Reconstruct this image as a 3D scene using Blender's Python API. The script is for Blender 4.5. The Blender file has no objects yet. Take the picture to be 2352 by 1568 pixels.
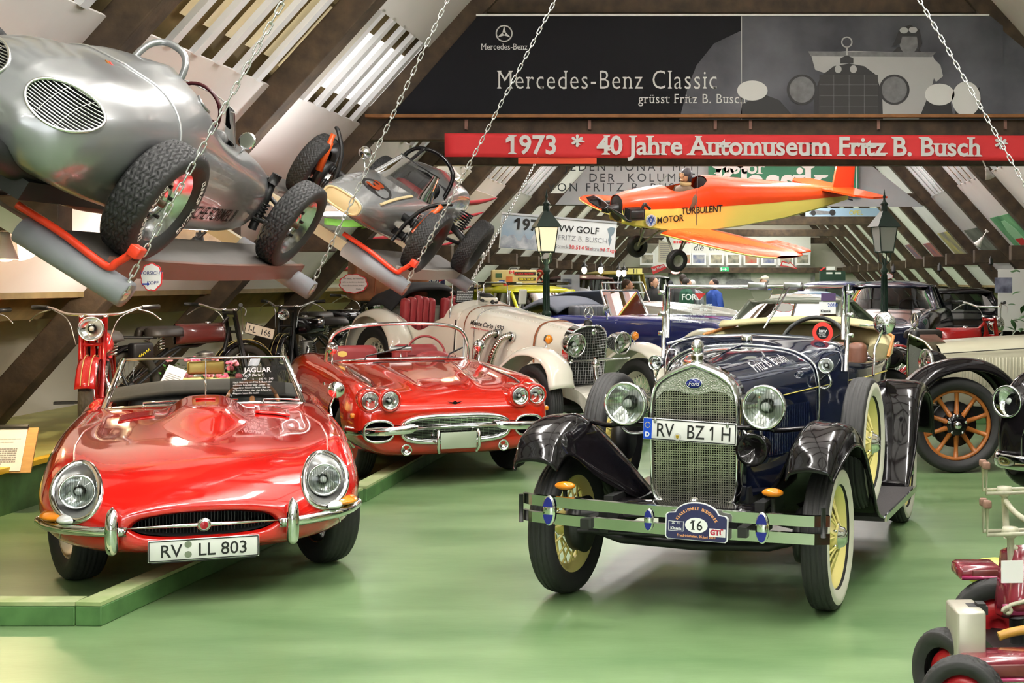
import bpy, bmesh, math, random
import numpy as np
from mathutils import Matrix, Vector
random.seed(7)
SC = bpy.context.scene
COL = SC.collection
PI = math.pi
F, VX, VY, CH = 3150.0, 1680.0, 645.0, 1.65      # focal length in pixels, vanishing point, eye height

# ---------------------------------------------------------------- camera, world, exposure
cam = bpy.data.cameras.new('camera'); camo = bpy.data.objects.new('camera', cam); COL.objects.link(camo)
camo.location = (0, 0, CH); camo.rotation_euler = (PI/2, 0, 0)
cam.sensor_width = 36; cam.lens = 36*F/2352
cam.shift_x = (1176-VX)/2352; cam.shift_y = (VY-784)/2352
cam.clip_start = 0.05; cam.clip_end = 300
SC.camera = camo
SC.view_settings.view_transform = 'Standard'; SC.view_settings.look = 'None'
SC.view_settings.gamma = 1; SC.view_settings.use_curve_mapping = False
SC.view_settings.exposure = 0.15
wd = bpy.data.worlds.new('world'); SC.world = wd; wd.use_nodes = True
wd.node_tree.nodes['Background'].inputs[0].default_value = (0.9, 0.95, 1, 1)
wd.node_tree.nodes['Background'].inputs[1].default_value = 0.35

cy = SC.cycles; cy.max_bounces = 6; cy.diffuse_bounces = 3; cy.glossy_bounces = 4; cy.transmission_bounces = 4; cy.transparent_max_bounces = 8; cy.caustics_reflective = cy.caustics_refractive = False; cy.sample_clamp_indirect = 6; cy.use_adaptive_sampling = True; cy.adaptive_threshold = .12; cy.adaptive_min_samples = 16

def W(px, py, D):                                  # photo pixel at a given depth -> place in the hall
    return ((px-VX)*D/F, D, CH+(VY-py)*D/F)

# ---------------------------------------------------------------- materials
MATS = {}
def mat(name, col=(.5, .5, .5), rough=.5, metal=0., coat=0., emit=None, noise=0., nscale=5., stretch=(1, 1, 1), bump=0., col2=None, detail=4., bscale=None, spec=.5, coords='Object'):
    if name in MATS: return MATS[name]
    m = bpy.data.materials.new(name); m.use_nodes = True; MATS[name] = m
    nt = m.node_tree; b = nt.nodes['Principled BSDF']
    c = (*col, 1)
    b.inputs['Base Color'].default_value = c; b.inputs['Roughness'].default_value = rough
    b.inputs['Metallic'].default_value = metal; b.inputs['Coat Weight'].default_value = coat
    b.inputs['Coat Roughness'].default_value = .03; b.inputs['Specular IOR Level'].default_value = spec
    if emit: b.inputs['Emission Color'].default_value = (*emit[0], 1); b.inputs['Emission Strength'].default_value = emit[1]
    if noise or bump or col2:
        tc = nt.nodes.new('ShaderNodeTexCoord'); mp = nt.nodes.new('ShaderNodeMapping'); mp.inputs['Scale'].default_value = stretch
        nt.links.new(tc.outputs[coords], mp.inputs[0])
        nz = nt.nodes.new('ShaderNodeTexNoise'); nz.inputs['Scale'].default_value = nscale; nz.inputs['Detail'].default_value = detail
        nt.links.new(mp.outputs[0], nz.inputs[0])
        if noise or col2:
            mx = nt.nodes.new('ShaderNodeMix'); mx.data_type = 'RGBA'
            rp = nt.nodes.new('ShaderNodeMapRange'); rp.inputs[1].default_value = .3; rp.inputs[2].default_value = .7
            nt.links.new(nz.outputs[0], rp.inputs[0]); nt.links.new(rp.outputs[0], mx.inputs[0])
            mx.inputs[6].default_value = c
            mx.inputs[7].default_value = (*col2, 1) if col2 else (*[x*(1-noise) for x in col], 1)
            nt.links.new(mx.outputs[2], b.inputs['Base Color'])
        if bump:
            bp = nt.nodes.new('ShaderNodeBump'); bp.inputs['Strength'].default_value = bump; bp.inputs['Distance'].default_value = .01
            if bscale:
                n2 = nt.nodes.new('ShaderNodeTexNoise'); n2.inputs['Scale'].default_value = bscale; nt.links.new(mp.outputs[0], n2.inputs[0]); nt.links.new(n2.outputs[0], bp.inputs['Height'])
            else: nt.links.new(nz.outputs[0], bp.inputs['Height'])
            nt.links.new(bp.outputs[0], b.inputs['Normal'])
    return m
def glass(name, tint=(.93, .96, .95), refl=.12, rough=.01):
    if name in MATS: return MATS[name]
    m = bpy.data.materials.new(name); m.use_nodes = True; MATS[name] = m
    nt = m.node_tree; nt.nodes.clear()
    o = nt.nodes.new('ShaderNodeOutputMaterial'); mx = nt.nodes.new('ShaderNodeMixShader')
    t = nt.nodes.new('ShaderNodeBsdfTransparent'); t.inputs[0].default_value = (*tint, 1)
    g = nt.nodes.new('ShaderNodeBsdfGlossy'); g.inputs['Roughness'].default_value = rough
    lw = nt.nodes.new('ShaderNodeLayerWeight'); lw.inputs[0].default_value = refl
    nt.links.new(lw.outputs['Fresnel'], mx.inputs[0]); nt.links.new(t.outputs[0], mx.inputs[1]); nt.links.new(g.outputs[0], mx.inputs[2]); nt.links.new(mx.outputs[0], o.inputs[0])
    return m
def emis(name, col, s):
    return mat(name, (0, 0, 0), .6, emit=(col, s))
def rgb(r, g, b):                                  # photo colour -> linear
    f = lambda c: ((c/255)/12.92 if c <= 10 else ((c/255+.055)/1.055)**2.4)
    return (f(r), f(g), f(b))
CHROME = mat('chrome', (.82, .83, .84), .07, 1.)
STEEL = mat('brushed_steel', (.55, .55, .55), .3, 1.)
RUBBER = mat('rubber', (.018, .018, .018), .62, bump=.12, nscale=60)
BLACK = mat('black_satin', (.012, .012, .012), .45)
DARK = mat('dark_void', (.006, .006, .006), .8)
GBLACK = mat('gloss_black', (.006, .005, .006), .08, spec=.4)
GLASS = glass('clear_glass')
LENS = glass('headlamp_lens', (.9, .93, .93), .35, .04)
AMBER = mat('amber_lens', (.85, .26, .01), .12, coat=.5)
WHITE = mat('white_print', (.86, .86, .86), .5)
INK = mat('black_print', (.012, .012, .012), .5)
REDP = mat('red_print', (.62, .03, .03), .5)
GREYP = mat('grey_print', (.25, .25, .26), .6)
REFL = mat('lamp_reflector', (.9, .9, .88), .12, 1.)
PLATE = mat('plate_white', (.80, .80, .78), .35)

# ---------------------------------------------------------------- mesh building
class MB:
    def __init__(s): s.v = []; s.f = []; s.sm = []; s.m = None
    def add(s, vs, fs, smooth=True, M=None):
        o = len(s.v); M = M if s.m is None else (s.m if M is None else s.m @ M)
        if M is not None: vs = [tuple(M @ Vector(p)) for p in vs]
        s.v += [tuple(map(float, p)) for p in vs]; s.f += [tuple(i+o for i in f) for f in fs]; s.sm += [smooth]*len(fs)
        return s
    def box(s, c, d, M=None):
        x, y, z = c; a, b, h = d[0]/2, d[1]/2, d[2]/2
        v = [(x+i*a, y+j*b, z+k*h) for k in (-1, 1) for j in (-1, 1) for i in (-1, 1)]
        return s.add(v, [(0, 2, 3, 1), (4, 5, 7, 6), (0, 1, 5, 4), (2, 6, 7, 3), (0, 4, 6, 2), (1, 3, 7, 5)], False, M)
    def rbox(s, c, d, r=.01, seg=2, M=None):
        bm = bmesh.new(); bmesh.ops.create_cube(bm, size=1)
        for v in bm.verts: v.co = Vector((v.co.x*d[0]+c[0], v.co.y*d[1]+c[1], v.co.z*d[2]+c[2]))
        bmesh.ops.bevel(bm, geom=bm.edges[:], offset=min(r, min(d)*.49), segments=seg, affect='EDGES', profile=.5)
        bm.verts.index_update(); s.add([v.co[:] for v in bm.verts], [[v.index for v in f.verts] for f in bm.faces], True, M); bm.free(); return s
    def grid(s, g, cu=False, cv=False, smooth=True, M=None, flip=False):      # g[i][j] points
        n, m = len(g), len(g[0]); fs = []
        for i in range(n if cu else n-1):
            for j in range(m if cv else m-1):
                a, b, c, d = i*m+j, ((i+1) % n)*m+j, ((i+1) % n)*m+(j+1) % m, i*m+(j+1) % m
                fs.append((a, b, c, d) if not flip else (d, c, b, a))
        return s.add([p for r in g for p in r], fs, smooth, M)
    def tube(s, path, r=.01, n=8, closed=False, caps=True, M=None, flat=1., up=None):
        P = [Vector(p) for p in path]; k = len(P); rs = r if isinstance(r, (list, tuple)) else [r]*k
        T = []
        for i in range(k):
            t = (P[(i+1) % k]-P[i-1]) if closed else (P[min(i+1, k-1)]-P[max(i-1, 0)])
            T.append(t.normalized() if t.length > 1e-9 else Vector((0, 0, 1)))
        u = Vector(up) if up else (Vector((0, 0, 1)) if abs(T[0].z) < .9 else Vector((1, 0, 0)))
        g = []
        for i in range(k):
            if up: u = Vector(up)
            a = (u - T[i]*u.dot(T[i]))
            a = a.normalized() if a.length > 1e-6 else Vector((1, 0, 0)); b = T[i].cross(a); u = a
            g.append([P[i]+a*(rs[i]*flat*math.sin(q*2*PI/n))+b*(rs[i]*math.cos(q*2*PI/n)) for q in range(n)])
        o = len(s.v); s.grid(g, closed, True, True, M)
        if caps and not closed:
            s.f.append(tuple(o+q for q in range(n))[::-1]); s.f.append(tuple(o+(k-1)*n+q for q in range(n))); s.sm += [False, False]
        return s
    def sweep(s, path, prof, up=(0, 0, 1), closed=False, pclosed=True, M=None, smooth=True, ups=None, scale=None):   # prof: (side, up) offsets
        P = [Vector(p) for p in path]; k = len(P); g = []
        for i in range(k):
            t = (P[(i+1) % k]-P[i-1]) if closed else (P[min(i+1, k-1)]-P[max(i-1, 0)])
            t.normalize(); u = Vector(ups[i] if ups else up); u = (u-t*u.dot(t)).normalized(); a = t.cross(u); q = scale[i] if scale else 1.
            g.append([P[i]+a*(x*q)+u*(y*q) for x, y in prof])
        o = len(s.v); s.grid(g, closed, pclosed, smooth, M); m = len(prof)
        if pclosed and not closed:
            s.f.append(tuple(o+q for q in range(m))[::-1]); s.f.append(tuple(o+(k-1)*m+q for q in range(m))); s.sm += [False, False]
        return s
    def lathe(s, prof, n=24, M=None, axis='Z', c=(0, 0, 0), a0=0., a1=2*PI, smooth=True):     # prof: (radius, height along the axis)
        full = abs(a1-a0-2*PI) < 1e-6; k = n if full else n+1; g = []
        for i in range(k):
            t = a0+(a1-a0)*i/n; ca, sa = math.cos(t), math.sin(t)
            if axis == 'Z': g.append([(c[0]+r*ca, c[1]+r*sa, c[2]+h) for r, h in prof])
            elif axis == 'X': g.append([(c[0]+h, c[1]+r*ca, c[2]+r*sa) for r, h in prof])
            else: g.append([(c[0]+r*ca, c[1]+h, c[2]+r*sa) for r, h in prof])
        return s.grid(g, full, False, smooth, M)
    def ball(s, c, r, nu=16, nv=10, M=None):
        r = (r, r, r) if not isinstance(r, (tuple, list)) else r
        g = [[(c[0]+r[0]*math.sin(PI*j/nv)*math.cos(2*PI*i/nu), c[1]+r[1]*math.sin(PI*j/nv)*math.sin(2*PI*i/nu), c[2]+r[2]*math.cos(PI*j/nv)) for j in range(nv+1)] for i in range(nu)]
        return s.grid(g, True, False, True, M)
    def prism(s, poly, d, M=None, smooth=False):      # polygon in local x,y extruded to z=d
        n = len(poly)
        return s.add([(x, y, 0) for x, y in poly]+[(x, y, d) for x, y in poly], [tuple(range(n))[::-1], tuple(range(n, 2*n))]+[(i, (i+1) % n, n+(i+1) % n, n+i) for i in range(n)], smooth, M)
    def mirror(s, ax=0):
        n = len(s.v); s.v += [tuple(-q if i == ax else q for i, q in enumerate(p)) for p in s.v]
        s.f += [tuple(i+n for i in f[::-1]) for f in s.f]; s.sm += s.sm[:]; return s
    def cut(s, fn):                                   # keep where fn(p) >= 0, split faces along the zero line
        val = [fn(p) for p in s.v]; nf, ns, ed = [], [], {}
        def cross(a, b):
            k = (a, b) if a < b else (b, a)
            if k not in ed:
                a, b = k; t = val[a]/(val[a]-val[b]); ed[k] = len(s.v)
                s.v.append(tuple(x+(y-x)*t for x, y in zip(s.v[a], s.v[b])))
            return ed[k]
        for f, q in zip(s.f, s.sm):
            ins = [val[i] >= 0 for i in f]
            if all(ins): nf.append(f); ns.append(q); continue
            if not any(ins): continue
            out = []
            for i in range(len(f)):
                a, b = f[i], f[(i+1) % len(f)]
                if val[a] >= 0: out.append(a)
                if (val[a] >= 0) != (val[b] >= 0): out.append(cross(a, b))
            if len(out) > 2: nf.append(tuple(out)); ns.append(q)
        s.f, s.sm = nf, ns; return s
    def warp(s, fn): s.v = [fn(p) for p in s.v]; return s
    def mesh(s, name, merge=0.):
        me = bpy.data.meshes.new(name)
        used = sorted({i for f in s.f for i in f}); ix = {o: i for i, o in enumerate(used)}
        me.from_pydata([s.v[i] for i in used], [], [tuple(ix[i] for i in f) for f in s.f])
        me.polygons.foreach_set('use_smooth', s.sm)
        if merge:
            bm = bmesh.new(); bm.from_mesh(me); bmesh.ops.remove_doubles(bm, verts=bm.verts[:], dist=merge); bm.to_mesh(me); bm.free()
        me.update(); return me

def obj(name, mb, m, parent=None, loc=None, rot=None, bev=0., solid=0., merge=0., edge=None, sub=0, M=None):
    me = mb.mesh(name, merge) if isinstance(mb, MB) else mb
    if m is not None and not me.materials: me.materials.append(m)
    o = bpy.data.objects.new(name, me); COL.objects.link(o)
    if parent: o.parent = parent
    if loc: o.location = loc
    if rot: o.rotation_euler = rot
    if M is not None: o.matrix_local = M
    if solid:
        q = o.modifiers.new('t', 'SOLIDIFY'); q.thickness = solid; q.offset = -1
    if sub:
        q = o.modifiers.new('s', 'SUBSURF'); q.levels = sub; q.render_levels = sub
    if bev:
        q = o.modifiers.new('b', 'BEVEL'); q.width = bev; q.segments = 2; q.limit_method = 'ANGLE'; q.angle_limit = .6
    if edge:
        q = o.modifiers.new('e', 'EDGE_SPLIT'); q.split_angle = edge
    return o
def tag(o, label=None, cat=None, group=None, kind=None):
    if label: o['label'] = label
    if cat: o['category'] = cat
    if group: o['group'] = group
    if kind: o['kind'] = kind
    return o
def thing(name, label, cat, loc=(0, 0, 0), rot=(0, 0, 0), group=None, M=None):
    o = bpy.data.objects.new(name, None); COL.objects.link(o); o.empty_display_size = .1
    o.location = loc; o.rotation_euler = rot
    if M is not None: o.matrix_world = M
    return tag(o, label, cat, group)
def struct(name, mb, m, label=None, parent=None, **k):
    o = obj(name, mb, m, parent, **k)
    if not parent: tag(o, label, kind='structure')
    return o
def copy_tree(o, parent=None):
    c = o.copy(); COL.objects.link(c); c.parent = parent
    for ch in o.children: copy_tree(ch, c)
    return c
def cr(pts, n, closed=False):                          # Catmull-Rom through points, n samples
    P = np.array(pts, float); k = len(P)
    seg = k if closed else k-1; out = []
    for i in range(n):
        t = i*seg/(n if closed else n-1); j = min(int(t), seg-1); u = t-j
        if closed: p0, p1, p2, p3 = P[(j-1) % k], P[j % k], P[(j+1) % k], P[(j+2) % k]
        else: p1, p2 = P[j], P[j+1]; p0 = P[j-1] if j else 2*p1-p2; p3 = P[j+2] if j+2 < k else 2*p2-p1
        out.append(.5*((2*p1)+(p2-p0)*u+(2*p0-5*p1+4*p2-p3)*u*u+(3*p1-p0-3*p2+p3)*u**3))
    return [tuple(p) for p in out]
def surf(ctrl, nu, nv):                                # control rows -> dense grid
    rows = [cr(r, nv) for r in ctrl]
    cols = [cr([r[j] for r in rows], nu) for j in range(nv)]
    return [[cols[j][i] for j in range(nv)] for i in range(nu)]
def lerp(x, xs, ys): return float(np.interp(x, xs, ys))
def bumpf(x, w): return math.exp(-(x/w)**2)
def sstep(a, b, x):
    t = min(max((x-a)/(b-a), 0), 1); return t*t*(3-2*t)
def circ(r, n, c=(0, 0), a0=0.): return [(c[0]+r*math.cos(a0+2*PI*i/n), c[1]+r*math.sin(a0+2*PI*i/n)) for i in range(n)]
def T(x, y, z): return Matrix.Translation((x, y, z))
def R(a, ax): return Matrix.Rotation(a, 4, ax)
def facing(loc, x=(1, 0, 0), z=(0, 0, 1)):            # local x,y lie in the sheet: x right, y up
    x = Vector(x).normalized(); up = Vector(z); y = (up-x*up.dot(x)).normalized(); n = x.cross(y)
    M = Matrix((x, y, n)).transposed().to_4x4(); M.translation = Vector(loc); return M
def bez(pts, n=16): return cr(pts, n)

# ---------------------------------------------------------------- lettering
TXT = {}
def text_mesh(s, size, bold=0., serif=False, extrude=.001, shear=0., xs=1., align='LEFT', space=1.):
    key = (s, size, bold, serif, extrude, shear, xs, align, space)
    if key in TXT: return TXT[key].copy()
    cu = bpy.data.curves.new('lettering', 'FONT'); cu.body = s; cu.size = size; cu.offset = bold*size; cu.extrude = 0 if serif else extrude
    cu.align_x = align; cu.shear = shear; cu.space_character = space; cu.resolution_u = 3
    o = bpy.data.objects.new('lettering', cu); COL.objects.link(o)
    dg = bpy.context.evaluated_depsgraph_get(); me = bpy.data.meshes.new_from_object(o.evaluated_get(dg)); bpy.data.objects.remove(o)
    if serif:                                          # little slabs on the stem ends
        bm = bmesh.new(); bm.from_mesh(me); bm.verts.ensure_lookup_table(); add = []
        st = size*(.085+2*bold); zq = size*.006
        for e in bm.edges:
            if len(e.link_faces) != 1: continue
            a, b = e.verts[0].co, e.verts[1].co
            if abs(a.y-b.y) < size*.004 and st*.55 < abs(a.x-b.x) < st*1.75:
                cy = e.link_faces[0].calc_center_median().y; add.append((min(a.x, b.x), max(a.x, b.x), a.y, 1 if cy > a.y else -1))
        for x0, x1, y, d in add:
            q = min(st*.85, size*.09); h = size*.034
            vs = [bm.verts.new(p) for p in ((x0-q, y, zq), (x1+q, y, zq), (x1+q, y+d*h, zq), (x1, y+d*h*2.2, zq), (x0, y+d*h*2.2, zq), (x0-q, y+d*h, zq))]
            bm.faces.new(vs if d > 0 else vs[::-1])
        bm.to_mesh(me); bm.free()
    if '1' in s and not ('I' in s or 'l' in s):        # give the figure one its flag
        bm = bmesh.new(); bm.from_mesh(me); left = set(bm.verts); add = []
        while left:
            st_ = [left.pop()]; isl = []
            while st_:
                v = st_.pop(); isl.append(v)
                for e in v.link_edges:
                    w = e.other_vert(v)
                    if w in left: left.discard(w); st_.append(w)
            x = [v.co.x for v in isl]; y = [v.co.y for v in isl]
            if len(isl) in (4, 8) and max(y)-min(y) > .6*size and max(x)-min(x) < .16*size+2*abs(bold)*size: add.append((min(x), max(x), max(y), max(v.co.z for v in isl)))
        for x0, x1, y1, z in add:
            w = x1-x0; vs = [bm.verts.new(p) for p in ((x0, y1, z), (x0-w*1.3, y1-size*.14, z), (x0-w*1.3, y1-size*.14-w*1.1, z), (x0, y1-w*1.5, z))]; bm.faces.new(vs)
        bm.to_mesh(me); bm.free()
    if xs != 1.:
        for v in me.vertices: v.co.x *= xs
    me.materials.clear(); TXT[key] = me; return me.copy()
def text(s, size, m, parent, M=None, name='lettering', **k):
    me = text_mesh(s, size, **k); return obj(name, me, m, parent, M=M)
def lines_tex(name, parent, M, w, h, n, m, frac=.55, seed=1, words=True):      # small running text too fine to read: rows of short bars
    rd = random.Random(seed); b = MB(); dy = h/n
    for i in range(n):
        x = -w/2; end = w/2 if i < n-1 else rd.uniform(-.1, .3)*w
        while x < end:
            l = min(rd.uniform(.04, .14)*w, end-x); b.box((x+l/2, h/2-(i+.5)*dy, 0), (l, dy*frac, .0008)); x += l+w*.02
    return obj(name, b, m, parent, M=M)
def arc_text(s, size, m, parent, M, r, a0, a1, name='lettering', **k):         # on a circle, reading clockwise from angle a0 to a1 (from the top)
    for i, ch in enumerate(s):
        if ch == ' ': continue
        a = a0+(a1-a0)*i/max(len(s)-1, 1)
        text(ch, size, m, parent, M @ R(-a, 'Z') @ T(0, r, 0), name, align='CENTER', **k)
# ---------------------------------------------------------------- hall: floor, roof, beams
WOOD = mat('dark_timber', rgb(84, 67, 48), .75, noise=.6, nscale=6, stretch=(1, 1, 1), bump=.35, bscale=22, col2=rgb(50, 39, 27))
WOODL = mat('ledge_timber', rgb(150, 98, 48), .6, noise=.4, nscale=9)
PANEL = mat('white_boarding', rgb(232, 228, 225), .75, noise=.06, nscale=1.5)
SLATM = mat('white_slat', rgb(226, 226, 228), .6)
OLIVE = mat('skylight_recess', rgb(128, 108, 66), .8, noise=.35, nscale=6)
PANEB = mat('skylight_pane_bright', (.6, .6, .6), .5, emit=((1, .98, .95), .9))
PANED = mat('skylight_pane_dusty', rgb(190, 170, 120), .5, emit=((1, .84, .5), .28), noise=.3, nscale=4)
WALLM = mat('plaster', rgb(226, 220, 206), .85, noise=.06, nscale=1.2)
FLOORM = mat('green_floor_paint', rgb(120, 147, 102), .38, noise=.3, nscale=1.6, stretch=(.45, 1.3, 1), col2=rgb(82, 114, 70), bump=.06, bscale=30, detail=9)
KERBG = mat('green_kerb_paint', rgb(86, 128, 72), .55, noise=.3, nscale=7, col2=rgb(60, 96, 50))
KERBT = mat('worn_kerb_top', rgb(176, 186, 140), .6, noise=.3, nscale=5, col2=rgb(140, 160, 104))
PLATT = mat('platform_lino', rgb(196, 190, 110), .4, noise=.35, nscale=1.6, stretch=(.6, 3, 1), col2=rgb(166, 168, 92), detail=8)
YELL = mat('yellow_edge', rgb(226, 186, 40), .45, noise=.2, nscale=3)
TAN = 1.11; A48 = math.atan(TAN); CA, SA = math.cos(A48), math.sin(A48)
RZ = 7.694                                             # inner face of the rafters: z = RZ - TAN*|X|
RAFT = [-7, -3.8, -.6, 2.6, 5.9, 9.2, 12.4, 15.4]+[18.7+3.3*i for i in range(13)]
Y0, Y1 = -9.5, 58.6

struct('floor', MB().box((0, (Y0+Y1)/2, -.05), (14, Y1-Y0, .1)), FLOORM, 'green painted floor of the car hall')
for s, nm in ((-1, 'left'), (1, 'right')):
    struct('wall_'+nm, MB().box((s*7.0, (Y0+Y1)/2, .9), (.1, Y1-Y0, 1.8)), WALLM, 'white knee wall under the %s roof slope' % nm)
    off = .2; zo = off/CA
    def sl(y, z, d=0., s=s):                           # point in the boarding plane at height z, d outwards
        x = (RZ+zo-z)/TAN; return (s*(x+d*SA), y, z+d*CA)
    deck = MB()
    for za, zb in ((1.2, 8.1),): deck.add([sl(Y0, za, .16), sl(Y1, za, .16), sl(Y1, zb, .16), sl(Y0, zb, .16)], [(0, 1, 2, 3)] if s > 0 else [(3, 2, 1, 0)], False)
    deck.box((s*6.4, (Y0+Y1)/2, 1.53), (1.2, Y1-Y0, .05))
    ce = struct('ceiling_'+nm, deck, OLIVE, 'sloping %s roof lined with white boards' % nm)
    for k in range(len(RAFT)-1):
        a, b = RAFT[k], RAFT[k+1]
        sky = (a < 28)
        spans = ((1.5, 3.4), (4.25, 7.9)) if sky else ((1.5, 7.9),)
        for za, zb in spans:
            p = MB(); v = [sl(a, za), sl(b, za), sl(b, zb), sl(a, zb), sl(a, za, .03), sl(b, za, .03), sl(b, zb, .03), sl(a, zb, .03)]
            p.add(v, [(0, 1, 2, 3), (7, 6, 5, 4), (0, 4, 5, 1), (3, 2, 6, 7)], False); obj('panel', p, PANEL, ce)
        if not sky: continue
        n = 7; w = (b-a)/n
        slat = None
        for i in range(n-1):
            y = a+w*(i+1); q = MB()
            v = [sl(y+dy, z, d) for dy in (-.055, .055) for z in (3.4, 4.25) for d in (-.02, .03)]
            q.add(v, [(0, 1, 3, 2), (4, 6, 7, 5), (0, 4, 5, 1), (2, 3, 7, 6), (0, 2, 6, 4), (1, 5, 7, 3)], False); obj('slat', q, SLATM, ce)
        for i in range(n):
            y = a+w*(i+.5); q = MB(); z0, z1 = (3.52, 4.06) if (k % 2 == 0) else (3.55, 4.2)
            q.add([sl(y-w*.36, z0, .13), sl(y+w*.36, z0, .13), sl(y+w*.36, z1, .13), sl(y-w*.36, z1, .13)], [(0, 1, 2, 3)] if s > 0 else [(3, 2, 1, 0)], False)
            dusty = (k == 5 and s < 0) or (s < 0 and k == 6 and i < 2) or k == 4
            obj('pane', q, PANED if dusty else PANEB, ce)
    for k, y in enumerate(RAFT):
        f = Vector((s*6.8, y, RZ-TAN*6.8)); t = Vector((-s*CA, 0, SA)); nrm = Vector((s*SA, 0, CA)); L = 6.8/CA
        q = MB(); hw = .12
        v = [f+t*l+nrm*d+Vector((0, dy, 0)) for l in (0, L) for d in (0, .25) for dy in (-hw, hw)]
        q.add(v, [(0, 1, 3, 2), (4, 6, 7, 5), (0, 4, 5, 1), (2, 3, 7, 6), (0, 2, 6, 4), (1, 5, 7, 3)], False)
        struct('rafter', q, WOOD, 'dark timber rafter on the %s roof slope' % nm, bev=.012)
        if y > 5:
            q = MB().box((s*5.05, y+.02, 2.1), (1.15, .2, .24)); struct('stub_beam', q, WOOD, 'short horizontal stub beam braced under a %s rafter' % nm, bev=.01)
        if y > 17: struct('post', MB().box((s*6.0, y+.1, .9), (.2, .2, 1.2)), WOOD, 'short dark timber post under a %s rafter' % nm)
wb = MB().box((0, Y0+.02, 2.6), (5.2, .04, 3.2)); o = struct('window_1', wb, mat('gable_window', (.5, .5, .5), .4, emit=((.95, .98, 1), 1.2)), 'large gable window behind the viewer')
for i in range(6): obj('glazing_bar', MB().box((-2.6+i*1.04, Y0+.06, 2.6), (.07, .06, 3.3)), SLATM, o)
for i in range(4): obj('glazing_bar', MB().box((0, Y0+.06, 1.0+i*1.07), (5.3, .06, .07)), SLATM, o)
wl = bpy.data.lights.new('gable_daylight', 'AREA'); wl.shape = 'RECTANGLE'; wl.size = 5; wl.size_y = 3; wl.energy = 420; wl.color = (.95, .98, 1); wo = bpy.data.objects.new('gable_daylight', wl); COL.objects.link(wo); wo.location = (0, Y0+.15, 2.6); wo.rotation_euler = (PI/2, 0, PI)
struct('wall_back', MB().box((0, Y0-.05, 4), (14, .1, 8.2)), WALLM, 'white gable wall behind the viewer')
w = MB()
w.add([(-7, Y1, 0), (7, Y1, 0), (7, Y1, .2), (0, Y1, 8), (-7, Y1, .2)], [(0, 1, 2, 3, 4)], False)
struct('wall_far', w, WALLM, 'white far gable wall of the hall')
for y in (15.4, 18.7, 28.6, 38.5, 48.4, 57.6):
    hw = (RZ-3.22)/TAN+.08
    struct('tie_beam', MB().box((0, y, 3.345), (2*hw, .2, .25)), WOOD, 'long dark timber tie beam across the roof', bev=.012)
for y in (15.4, 28.6):
    hw = (RZ-4.66)/TAN+.1
    struct('collar_beam', MB().box((0, y+.06, 4.83), (2*hw, .22, .36)), WOOD, 'dark timber collar beam high under the ridge', bev=.012)
struct('ledge_board', MB().box((-.02, 15.24, 3.475), (8.05, .2, .035)), WOODL, 'light brown ledge board on the front tie beam')
for px in (1071, 1354, 1643, 1724, 2018, 2309):
    x = (px-VX)*15.27/F; tag(obj('hanger_strap', MB().box((x, 15.27, 3.4), (.035, .012, .13)).box((x, 15.255, 3.35), (.02, .02, .03)), mat('rusty_strap', rgb(150, 110, 95), .6)), 'thin reddish hanger strap above the red banner', 'strap', 'hanger straps above the red banner')

# platform along the left wall, kerb boards
pl = struct('platform', MB().box((-6.05, 14.3, .15), (1.86, 20.4, .30)), KERBG, 'raised green display platform along the left wall')
obj('platform_top', MB().box((-6.08, 14.3, .3175), (1.8, 20.4, .035)), PLATT, pl)
obj('edge_strip', MB().box((-5.14, 14.3, .318), (.09, 20.4, .036)), YELL, pl)
struct('platform_rear', MB().box((-3.85, 20.3, .19), (2.5, 8.5, .38)), KERBG, 'wider green platform behind the red roadster')
def kerb(p0, p1, label):
    p0, p1 = Vector(p0), Vector(p1); d = p1-p0; L = d.length
    M = Matrix.Translation((p0+p1)/2) @ R(math.atan2(d.y, d.x), 'Z')
    o = struct('kerb', MB().box((0, 0, .048), (L, .13, .096)), KERBG, label, M=M, bev=.006)
    obj('kerb_top', MB().box((0, 0, .106), (L, .125, .018)), KERBT, o)
kerb((-3.075, 6.555, 0), (-2.80, 10.2, 0), 'green painted kerb board running under the red coupe-nosed roadster')
kerb((-2.79, 10.25, 0), (-2.78, 13.2, 0), 'green painted kerb board running under the red chrome-grilled roadster')
kerb((-5.1, 6.62, 0), (-3.14, 6.62, 0), 'short green kerb board at the front left corner')

# ---------------------------------------------------------------- tube lamps; the ceiling rows are unseen and added as fill light
TUBE = emis('tube_glow', (1, .97, .92), 9.)
FIX = mat('lamp_housing', (.75, .75, .75), .4)
def tube_lamp(x, y, z, L, power, label, along='Y', w=.35, tint=(1, .975, .94)):
    t = thing('fluorescent_lamp', label, 'lamp', (x, y, z), (0, 0, PI/2 if along == 'Y' else 0), 'fluorescent ceiling lamps')
    obj('housing', MB().rbox((0, 0, .05), (L, .14, .06), .015), FIX, t)
    for dy in (-.035, .035): obj('tube', MB().tube([(-L/2+.03, dy, 0), (L/2-.03, dy, 0)], .016, 10), TUBE, t)
    if power:
        l = bpy.data.lights.new('tube_light', 'AREA'); l.shape = 'RECTANGLE'; l.size = L; l.size_y = w; l.energy = power; l.color = tint
        lo = bpy.data.objects.new('tube_light', l); COL.objects.link(lo); lo.parent = t; lo.location = (0, 0, -.04)
        l2 = l.copy(); l2.energy = power*1.9; lu = bpy.data.objects.new('tube_light_up', l2); COL.objects.link(lu); lu.parent = t; lu.location = (0, 0, .12); lu.rotation_euler = (PI, 0, 0)  # extra upward light, added to brighten the white roof boards
for y in (-4, -.5, 3, 6.5, 10):  # unseen rows, added to give the front even light
    for x in (-2.0, 2.0): tube_lamp(x, y, 4.7, 2.4, 80, 'added fill-light tube lamp hung unseen above the front of the hall')
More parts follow.
